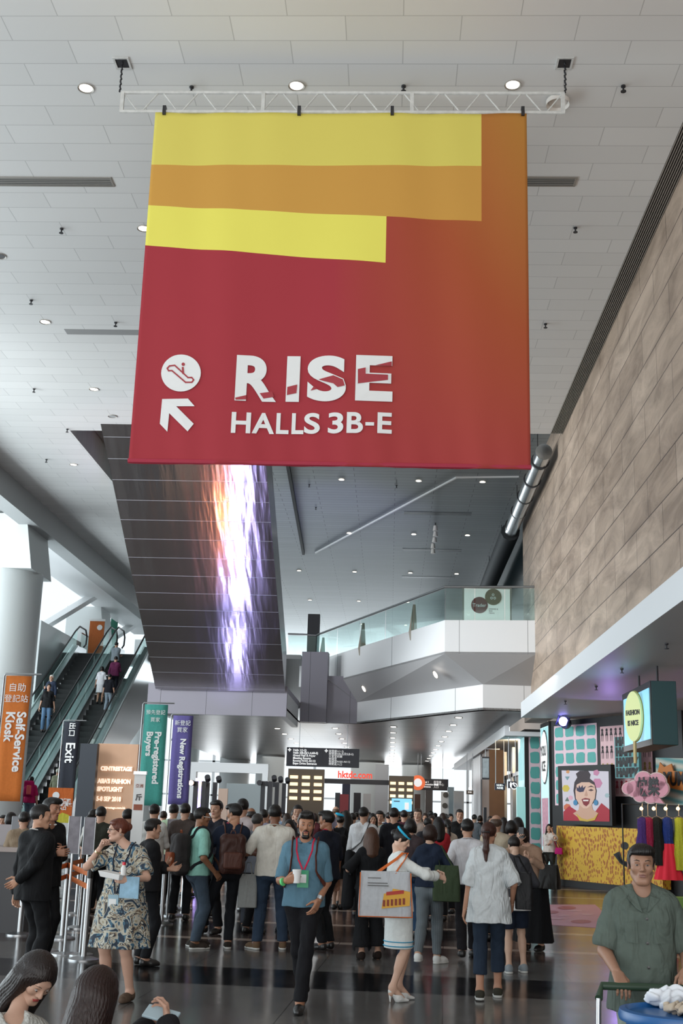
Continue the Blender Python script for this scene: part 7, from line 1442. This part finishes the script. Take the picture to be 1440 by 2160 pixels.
garment('magenta dress squeezed behind the purple top on the rail', 'magenta_dress', 1366, PR + [(-.85, .12)], seq('seq_magenta', 'a01848'))
garment('black sequinned dress with green glints on the rail', 'black_dress', 1384, PR + [(-.8, .16), (-1.0, .17)], seq('seq_black', '0c1410'))
garment('dress with a blue bodice and coral red tulle skirt on the rail', 'tulle_dress', 1406, [(-.0, .05), (-.04, .10), (-.2, .12), (-.45, .10), (-.55, .12), (-.9, .20), (-1.3, .30)], seq('seq_blue', '1b3a8a'), mat('tulle_red', sr('ee2f45'), .8, emit=None), .5, .12)
garment('lime yellow sequinned dress on the right end of the rail', 'lime_dress', 1431, [(-.0, .05), (-.04, .10), (-.3, .10), (-.5, .12), (-1.1, .24)], seq('seq_lime', 'c9cf3a'))
# pink floor graphic
q = [atZ(x, y, .004) for x, y in ((1118, 1908), (1255, 1908), (1310, 1960), (1118, 1948))]
fg = thing('floor_graphic', 'pink floor graphic with red cloud shapes on the dark floor', 'floor graphic', q[0]); FP_ = mat('graphic_pink', sr('c98a9c'), .35)
MB().add([tuple(p - q[0]) for p in q] + [tuple(p - q[0] - Vector((0, 0, .003))) for p in q], [(0, 1, 2, 3)[::-1], (4, 5, 6, 7), (0, 1, 5, 4), (1, 2, 6, 5), (2, 3, 7, 6), (3, 0, 4, 7)]).build('sheet', FP_, fg)
for cx_, cy_, rx_, ry_, h_ in ((1150, 1924, 28, 4, 'a8404e'), (1195, 1915, 20, 3.5, 'a8404e'), (1225, 1944, 22, 4, 'a8404e'), (1135, 1944, 14, 3, 'a8404e'), (1190, 1931, 14, 1.2, 'd9a8b4'), (1212, 1921, 16, 1.2, 'd9a8b4'), (1238, 1929, 12, 1.2, 'd9a8b4'), (1172, 1938, 12, 1.2, 'd9a8b4')):
    pts = [atZ(x, y, .006) - q[0] for x, y in circ(cx_, cy_, rx_, 16, ry_)]; MB().add([(p.x, p.y, .003) for p in pts], [tuple(range(16))]).build('print_shape', mat('graphic_' + h_, sr(h_), .35), fg)
# ================================================================= LEFT: REGISTRATION, STANCHIONS
t = thing('registration_desk', 'long dark registration desk with a pale top behind the suited men', 'desk', (-6.0, 16.0, 0)); MB().box((-1.6, 0, 0), (1.25, .7, 1.02)).build('front', mat('desk_dark', (.03, .03, .035), .4), t); MB().box((-1.65, -.05, 1.02), (1.3, .75, 1.08)).build('counter_top', mat('desk_top', (.36, .30, .28), .4), t); MB().box((-1.6, .55, 1.08), (1.25, .6, 1.36)).build('back_screen', mat('desk_screen', (.33, .30, .31), .4), t)
t = thing('monitor', 'grey computer monitor on a desk left of the dark panel', 'monitor', (-4.9, 16.25, 1.08)); MB().box((-.22, 0, .1), (.22, .03, .4)).build('screen', mat('monitor_grey', (.14, .15, .17), .3), t, bevel=.01); MB().box((-.05, 0, 0), (.05, .1, .12)).build('stand', MSTD, t)
for i, (x, y, z, lb) in enumerate(((322, 1870, 1.25, 'grey'),)):
    pass
ORB = mat('belt_orange', sr('cc6a2a'), .55)
pst = [(130, 1980, 'nearest left post, between the suited man and the patterned dress'), (160, 1929, 'post beyond the nearest one'), (92, 2008, 'post behind the suited man\'s legs'), (40, 1972, 'post at the left edge by the suited man'), (176, 2025, 'post beside the hem of the patterned dress'), (165, 1958, 'second post beyond the suited men'), (340, 1950, 'post right of the patterned dress'), (366, 1932, 'post left of the man in mint'), (384, 1918, 'post half hidden by the dark backpack')]
SP = None; sl2 = []
for x, y, lb in pst:
    p = atZ(x, y, 0)
    if SP is None:
        SP = thing('stanchion', '', 'stanchion', p, 0, 'queue stanchions'); MB().lathe([(.17, 0), (.17, .015), (.12, .03), (.03, .04)], 28).build('base', MST, SP, smooth='auto'); MB().lathe([(.03, .03), (.03, .86)], 16).build('post', MST, SP, smooth='auto'); MB().lathe([(.035, .86), (.035, .97), (.02, .98)], 16).build('belt_head', SHK, SP, smooth='auto'); s_ = SP
    else: s_ = clone(SP, p)
    s_['label'] = 'steel stanchion with orange belts, ' + lb; sl2.append(s_)
for i, j in ((0, 5), (5, 1), (3, 2), (2, 0), (6, 7), (7, 8), (0, 4)):
    a, b = sl2[i].location, sl2[j].location
    for z0 in (.90, .76): 
        m_ = (b - a) / 2; MB().hull8([(0, -.004, z0 - .03), (b.x - a.x, b.y - a.y - .004, z0 - .03), (b.x - a.x, b.y - a.y - .004, z0 + .03), (0, -.004, z0 + .03)], [(0, .004, z0 - .03), (b.x - a.x, b.y - a.y + .004, z0 - .03), (b.x - a.x, b.y - a.y + .004, z0 + .03), (0, .004, z0 + .03)]).build('belt', ORB, sl2[i])
for (x, y, yt, w_, lb) in ((160, 1850, 1722, .14, 'between the suited men and the woman in the patterned dress'), (192, 1850, 1724, .13, 'left of the woman in the patterned dress'), (366, 1932, 1728, .16, 'on the stanchion left of the man in mint')):
    p = atY(x, 1713, 14.0 if x < 300 else 18.6); tp_ = atY(x, yt, p.y).z; t = thing('sign_holder', 'steel framed sign holder ' + lb, 'sign holder', (p.x, p.y, 0)); MB().tube([(-w_ / 2, 0, tp_ - .42), (-w_ / 2, 0, tp_), (w_ / 2, 0, tp_), (w_ / 2, 0, tp_ - .42), (-w_ / 2, 0, tp_ - .42)], .008, 6).build('frame', MST, t); MB().box((-w_ / 2, -.004, tp_ - .42), (w_ / 2, .004, tp_)).build('printed_card', mat('card_print', (.25, .23, .26), .5, var=.6, vscale=9), t); MB().tube([(0, 0, .02), (0, 0, tp_ - .42)], .015, 8).build('post', MST, t); MB().lathe([(.15, 0), (.15, .015), (.02, .03)], 20).build('base', MST, t)
t = thing('white_cone_bag', 'white paper bag standing on the floor behind the patterned dress', 'bag', atZ(305, 1985, 0)); MB().hull8([(-.13, -.06, 0), (.13, -.06, 0), (.13, .06, 0), (-.13, .06, 0)], [(-.09, -.02, .28), (.11, -.02, .26), (.11, .02, .26), (-.09, .02, .28)]).build('bag_body', W_, t); t.name = 'paper_bag'
t = thing('water_bottle', 'clear water bottle on the floor beside a stanchion base', 'bottle', atZ(322, 1948, 0)); MB().lathe([(.04, 0), (.04, .2), (.015, .25), (.015, .28)], 14).build('bottle_body', mat('bottle_clear', (.6, .62, .62), .15), t, smooth='auto')
# ================================================================= FAR HALL
def farbox(name, label, cat, x0, x1, y0, y1, Y, m, dep=.4, floor=True):
    a = atY(x0, y0, Y); b = atY(x1, y1, Y); z0 = 0 if floor else b.z; t = thing(name, label, cat, ((a.x + b.x) / 2, Y, z0)); w = b.x - a.x; MB().box((-w / 2, 0, 0), (w / 2, dep, a.z - z0)).build('body', m, t); return t, w, a.z - z0, a, b
BRZ = mat('kiosk_bronze', (.13, .10, .07), .45); AMB = mat('amber_text', (1, .8, .5), .5, emit=(1, .75, .42), es=1.3)
for x0, x1, y0, Y, lab in ((608, 681, 1621, 50, 'brown menu wall with glowing amber rows under the long direction sign'), (820, 872, 1636, 56, 'brown menu tower with glowing amber rows above the blue screen')):
    t, w, h, a, b = farbox('menu_tower', lab, 'kiosk', x0, x1, y0, 1713, Y, BRZ)
    for i in range(4):
        for j in range(3): u = -w / 2 + w * (j + .5) / 3; MB().box((u - w * .11, -.03, h * (.88 - i * .085)), (u + w * .11, 0, h * (.90 - i * .085) + .06)).build('glowing_row', AMB, t)
t, w, h, a, b = farbox('blue_screen', 'bright blue advertising screen on the brown menu tower', 'screen', 826, 868, 1684, 1712, 55.8, mat('screen_sky', sr('7ec8ee'), .4, emit=sr('86ccf0'), es=.9), .2, False)
MB().box((w * .15, -.02, h * .15), (w * .35, 0, h * .7)).build('picture', MSW, t); MB().box((-w * .4, -.02, h * .75), (-w * .1, 0, h * .82)).build('caption', SHK, t)
a = atY(710, 1643, 58); b = atY(787, 1643, 58); t = thing('red_lettering_sign', 'red web address letters standing on a beam in the far hall', 'sign', ((a.x + b.x) / 2, 58, a.z)); RL = mat('letters_red', (.75, .05, .03), .5, emit=(.9, .09, .05), es=.7); lettering('hktdc.com', .46, RL, t, frontM(0, 0, .2), off=.012, depth=.03, sx=(b.x - a.x) / 2.05)
struct('beam_far', MB().box((atY(680, 1643, 58).x, 57.9, a.z - .22), (atY(872, 1643, 58).x, 58.3, a.z + .0)), MSTD, 'dark beam carrying the red letters')
ds = [('far_column_panel', 'dark doorway panel in the far hall beneath the red letters', 746, 760, 1672, 47 + 15, (.02, .02, .025)), ('poster_stand', 'red and yellow poster in the far hall', 717, 734, 1675, 60, (.30, .05, .06)), ('dark_pylon', 'dark pylon at the left of the far poster', 707, 716, 1672, 61, (.05, .06, .07)), ('grey_pillar', 'grey square pillar with small black lettering', 792, 818, 1612, 63, (.5, .52, .54)), ('brown_door', 'brown door panel in the far hall right of the blue screen', 874, 886, 1675, 64, (.12, .06, .045)), ('white_kiosk', 'white kiosk in the far hall with black edge', 766, 781, 1674, 60, (.5, .5, .5)), ('marble_counter', 'pale grey wall panel right of the far floral standee', 957, 978, 1668, 50, (.42, .43, .44)), ('wood_block', 'small brown block near the far standee', 897, 912, 1665, 66, (.16, .14, .13)), ('blue_pillar', 'glossy pale blue pillar at the left of the glass doors', 944, 957, 1660, 54, (.35, .45, .5)), ('navy_monitor_wall', 'navy notice board hanging in the far hall', 722, 737, 1650, 63, (.02, .025, .05)), ('black_post', 'short black post beside the glass doors', 1020, 1026, 1703, 36, (.015, .015, .02))]
for nm, lb, x0, x1, y0, Y, col in ds: farbox(nm, lb, 'panel' if 'p' in nm else 'board', x0, x1, y0, 1713, Y, mat('far_' + nm, col, .5), .3)
t, w, h, a, b = farbox('flower_standee', 'white standee with black floral drawing in the far hall', 'standee', 930, 946, 1670, 1713, 52, W_, .05)
for i in range(5): MB().lathe([(0, 0), (.12, 0), (.12, .01), (0, .01)], 9).build('flower', SHK, t).matrix_basis = Matrix.Translation((w * (.1 - .1 * (i % 2)), -.03, h * (.95 - .17 * i))) @ Matrix.Rotation(R(90), 4, 'X')
# white portal frame, black truss towers with lamps
a = atY(403, 1607, 38); b = atY(566, 1607, 38); t = thing('portal_frame', 'white rectangular portal frame behind the queue', 'frame', ((a.x + b.x) / 2, 38, 0)); w = b.x - a.x
MB().box((-w / 2, 0, a.z - .3), (w / 2, .3, a.z)).build('lintel', MWHITE, t); MB().box((-w / 2, 0, 0), (-w / 2 + .18, .3, a.z - .3)).build('upright', MWHITE, t); MB().box((w / 2 - .18, 0, 0), (w / 2, .3, a.z - .3)).build('upright', MWHITE, t)
for x0, Y, yt, lb, lit in ((422, 30, 1648, 'left of two lit towers', 1), (446, 31, 1650, 'right of two lit towers', 1), (563, 32, 1648, 'left tower of the right-hand cluster', 0), (577, 33, 1650, 'middle tower of the right-hand cluster', 0), (592, 34, 1652, 'right tower of the right-hand cluster', 0)):
    p = atY(x0, yt, Y); t = thing('lighting_tower', 'black lighting tower with stage lamps, ' + lb, 'lighting tower', (p.x, Y, 0)); h = p.z
    for sx in (-.1, .1): MB().box((sx - .055, -.05, 0), (sx + .055, .05, h)).build('mast', MSTD, t)
    MB().box((-.3, -.3, 0), (.3, .3, .04)).build('base', MSTD, t); MB().lathe([(.04, 0), (.07, .04), (.07, .18)], 14).build('lamp_head', MSTD, t).matrix_basis = Matrix.Translation((-.18, -.05, h - .05)) @ Matrix.Rotation(R(90), 4, 'X'); MB().lathe([(.04, 0), (.07, .04), (.07, .18)], 14).build('lamp_head', MSTD, t).matrix_basis = Matrix.Translation((.2, 0, h + .02)) @ Matrix.Rotation(R(60), 4, 'X')
    if lit: MB().lathe([(0, 0), (.06, 0), (.06, .02), (0, .02)], 14).build('lit_lens', mat('lens_warm', (1, .8, .6), .4, emit=(1, .72, .5), es=8), t).matrix_basis = Matrix.Translation((-.18, -.28, h - .05)) @ Matrix.Rotation(R(90), 4, 'X')
a = atY(405, 1640, 31); b = atY(419, 1713, 31); t = thing('violet_light_column', 'glowing violet light column behind the man in mint', 'lamp', ((a.x + b.x) / 2, 31.5, 0)); MB().box((-.09, -.05, 0), (.09, .05, a.z)).build('tube', mat('violet_glow', (.5, .4, 1), .4, emit=(.5, .38, 1), es=3.2), t)
for x0, x1, y0, Y, nm, lb, col in ((461, 478, 1663, 36, 'tan_panel', 'tan panel standing behind the portal frame', (.5, .36, .28)), (478, 560, 1652, 44, 'railing_screen', 'pale vertical-bar screen behind the queue', (.5, .56, .58))): farbox(nm, lb, 'panel', x0, x1, y0, 1713, Y, mat('far_' + nm, col, .5), .1)
t = thing('hanging_screen', 'small hanging screen with a grey picture before the wooden pier', 'screen', atY(1024, 1620, 38)); MB().box((-.12, 0, -.35), (.12, .25, .35)).build('housing', MSTD, t); MB().box((-.1, -.01, -.3), (.1, 0, .3)).build('picture', mat('hs_pic', (.4, .42, .44), .4, var=.5, vscale=8), t); MB().tube([(0, .1, .35), (0, .1, .6), (.45, .1, .6)], .02, 6).build('hanging_rod', MST, t)
t = thing('glass_box_counter', 'lime green and white display box at the right edge beneath the lime dress', 'display box', atY(1428, 1905, 23.5)); t.location.z = 0; MB().box((0, 0, 0), (.4, .3, .28)).build('body', mat('lime_box', (.25, .45, .1), .4), t)
# landing signs beyond the escalators
a = atY(190, 1309, 50.6); b = atY(216, 1370, 50.6); t = thing('landing_board', 'orange board with a round symbol on the landing above the escalators', 'sign', ((a.x + b.x) / 2, 50.6, 7.78)); w = b.x - a.x; MB().box((-w / 2, 0, .1), (w / 2, .05, a.z - 7.78)).build('board', cloth('b9683a'), t); MB().box((-w / 2 - .03, -.01, a.z - 7.8), (w / 2 + .03, .06, a.z - 7.7)).build('top_rail', W_, t); MB().lathe([(0, 0), (.12, 0), (.12, .01), (0, .01)], 16).build('white_disc', MWT, t).matrix_basis = Matrix.Translation((w * .2, -.01, a.z - 7.78 - .3)) @ Matrix.Rotation(R(90), 4, 'X')
a = atY(234, 1271, 56); b = atY(249, 1340, 56); t = thing('green_banner', 'tall dark green banner above the escalator landing', 'banner', ((a.x + b.x) / 2, 56, 7.78)); MB().box((-.17, 0, .3), (.17, .05, a.z - 7.78)).build('fabric', cloth('2c5a4c'), t); MB().box((-.01, .02, 0), (.01, .04, .4)).build('post', MST, t)
# ================================================================= FAR CROWD
far = [('in a pink top beneath the red lettering', 700, 1712, 32, 'b08a8a', FB), ('in black just right of the blue beret', 735, 1713, 28, '17171a', MS), ('in a grey hoodie below the red and yellow poster', 722, 1710, 38, '5b5e64', MW_), ('in white below the dark doorway panel', 752, 1712, 41, 'c9c9c9', MS), ('in navy left of the white kiosk', 762, 1709, 45, '232a3c', FL_), ('in brown right of the white kiosk', 778, 1711, 36, '4e3b30', MS), ('in a white shirt below the square grey pillar', 806, 1713, 33, 'cfcfd2', MSF), ('in dark blue left of the blue screen', 820, 1711, 30, '1f2740', ML), ('in black at the foot of the blue screen', 838, 1710, 40, '16161a', FB), ('in maroon right of the blue screen', 869, 1709, 34, '5a2530', FS), ('in beige by the brown far door', 885, 1712, 44, 'a3937f', MS), ('with a dark bob below the smaller direction sign', 897, 1712, 30, '2b2a30', FB), ('in black below the smaller direction sign', 908, 1708, 36, '1a1a1e', MS), ('in light grey left of the flower standee', 917, 1713, 42, '9a9ba0', MW_), ('in dark green right of the smaller direction sign', 934, 1712, 30, '28352c', FL_), ('in black left of the blue pillar', 950, 1714, 33, '17171b', FS),
       ('in white behind the menu wall queue', 655, 1711, 34, 'c4c6c9', MS), ('in dark red below the menu wall', 664, 1713, 30, '4f2228', FB), ('in black before the brown menu wall', 646, 1710, 38, '17171a', MS), ('in grey at the left of the menu wall', 634, 1708, 31, '6b6d72', MW_), ('with long hair left of the menu wall', 606, 1712, 26, '3b2f33', FL_), ('in a pale blue shirt by the black towers', 598, 1712, 33, '7d91a5', MS), ('in orange behind the cream polo', 563, 1713, 28, 'c07038', FS), ('in black between the black towers and the grey-haired man', 553, 1711, 36, '1a1a20', ML), ('in a white top left of the pale bar screen', 486, 1712, 30, 'c8c8c6', FB), ('in an orange vest between mint and navy shirts', 448, 1718, 19.5, 'cc6a30', MS), ('in dark blue right of the navy shirt', 536, 1715, 25, '222a44', MW_), ('in grey by the steel framed doors, left', 1000, 1716, 38, '606267', MS), ('in black by the steel framed doors, right', 1012, 1718, 44, '1a1a1c', FB), ('with dark hair beside the short black post', 1034, 1719, 34, '3a3438', FL_), ('in a dark cardigan far behind the phoning woman in tan', 1062, 1721, 30, '26262b', FP), ('in a teal top right of the blue beret', 738, 1722, 24.5, '2a93a8', FS), ('in black behind the red-topped woman', 911, 1716, 24.0, '1b1b20', FL_), ('in charcoal left of the red-topped woman', 902, 1722, 22.4, '303036', MS), ('in a white top left of the teal flag pole', 293, 1712, 24, 'bdbdbb', FS), ('in black under the teal flag', 345, 1708, 24.8, '1b1b1e', MS), ('in dark grey at the far left desk', 8, 1716, 21, '2e2e33', MW_), ('in pale yellow left of the navy backpack', 404, 1712, 23.5, 'c9c08c', FB)]
for i, (d, x, y, Y, c_, key) in enumerate(far):
    who = 'man' if key[0] == 'm' else 'woman'
    mid('distant %s %s' % (who, d), x, y, Y, (178, 8, 170, 190, -12, 184, 160)[i % 7], key, c_, ('1c1d22', '2a3447', '33302e')[i % 3], ('16110f', '1d1614', '2a1d17')[i % 3], group='distant crowd in the far hall')
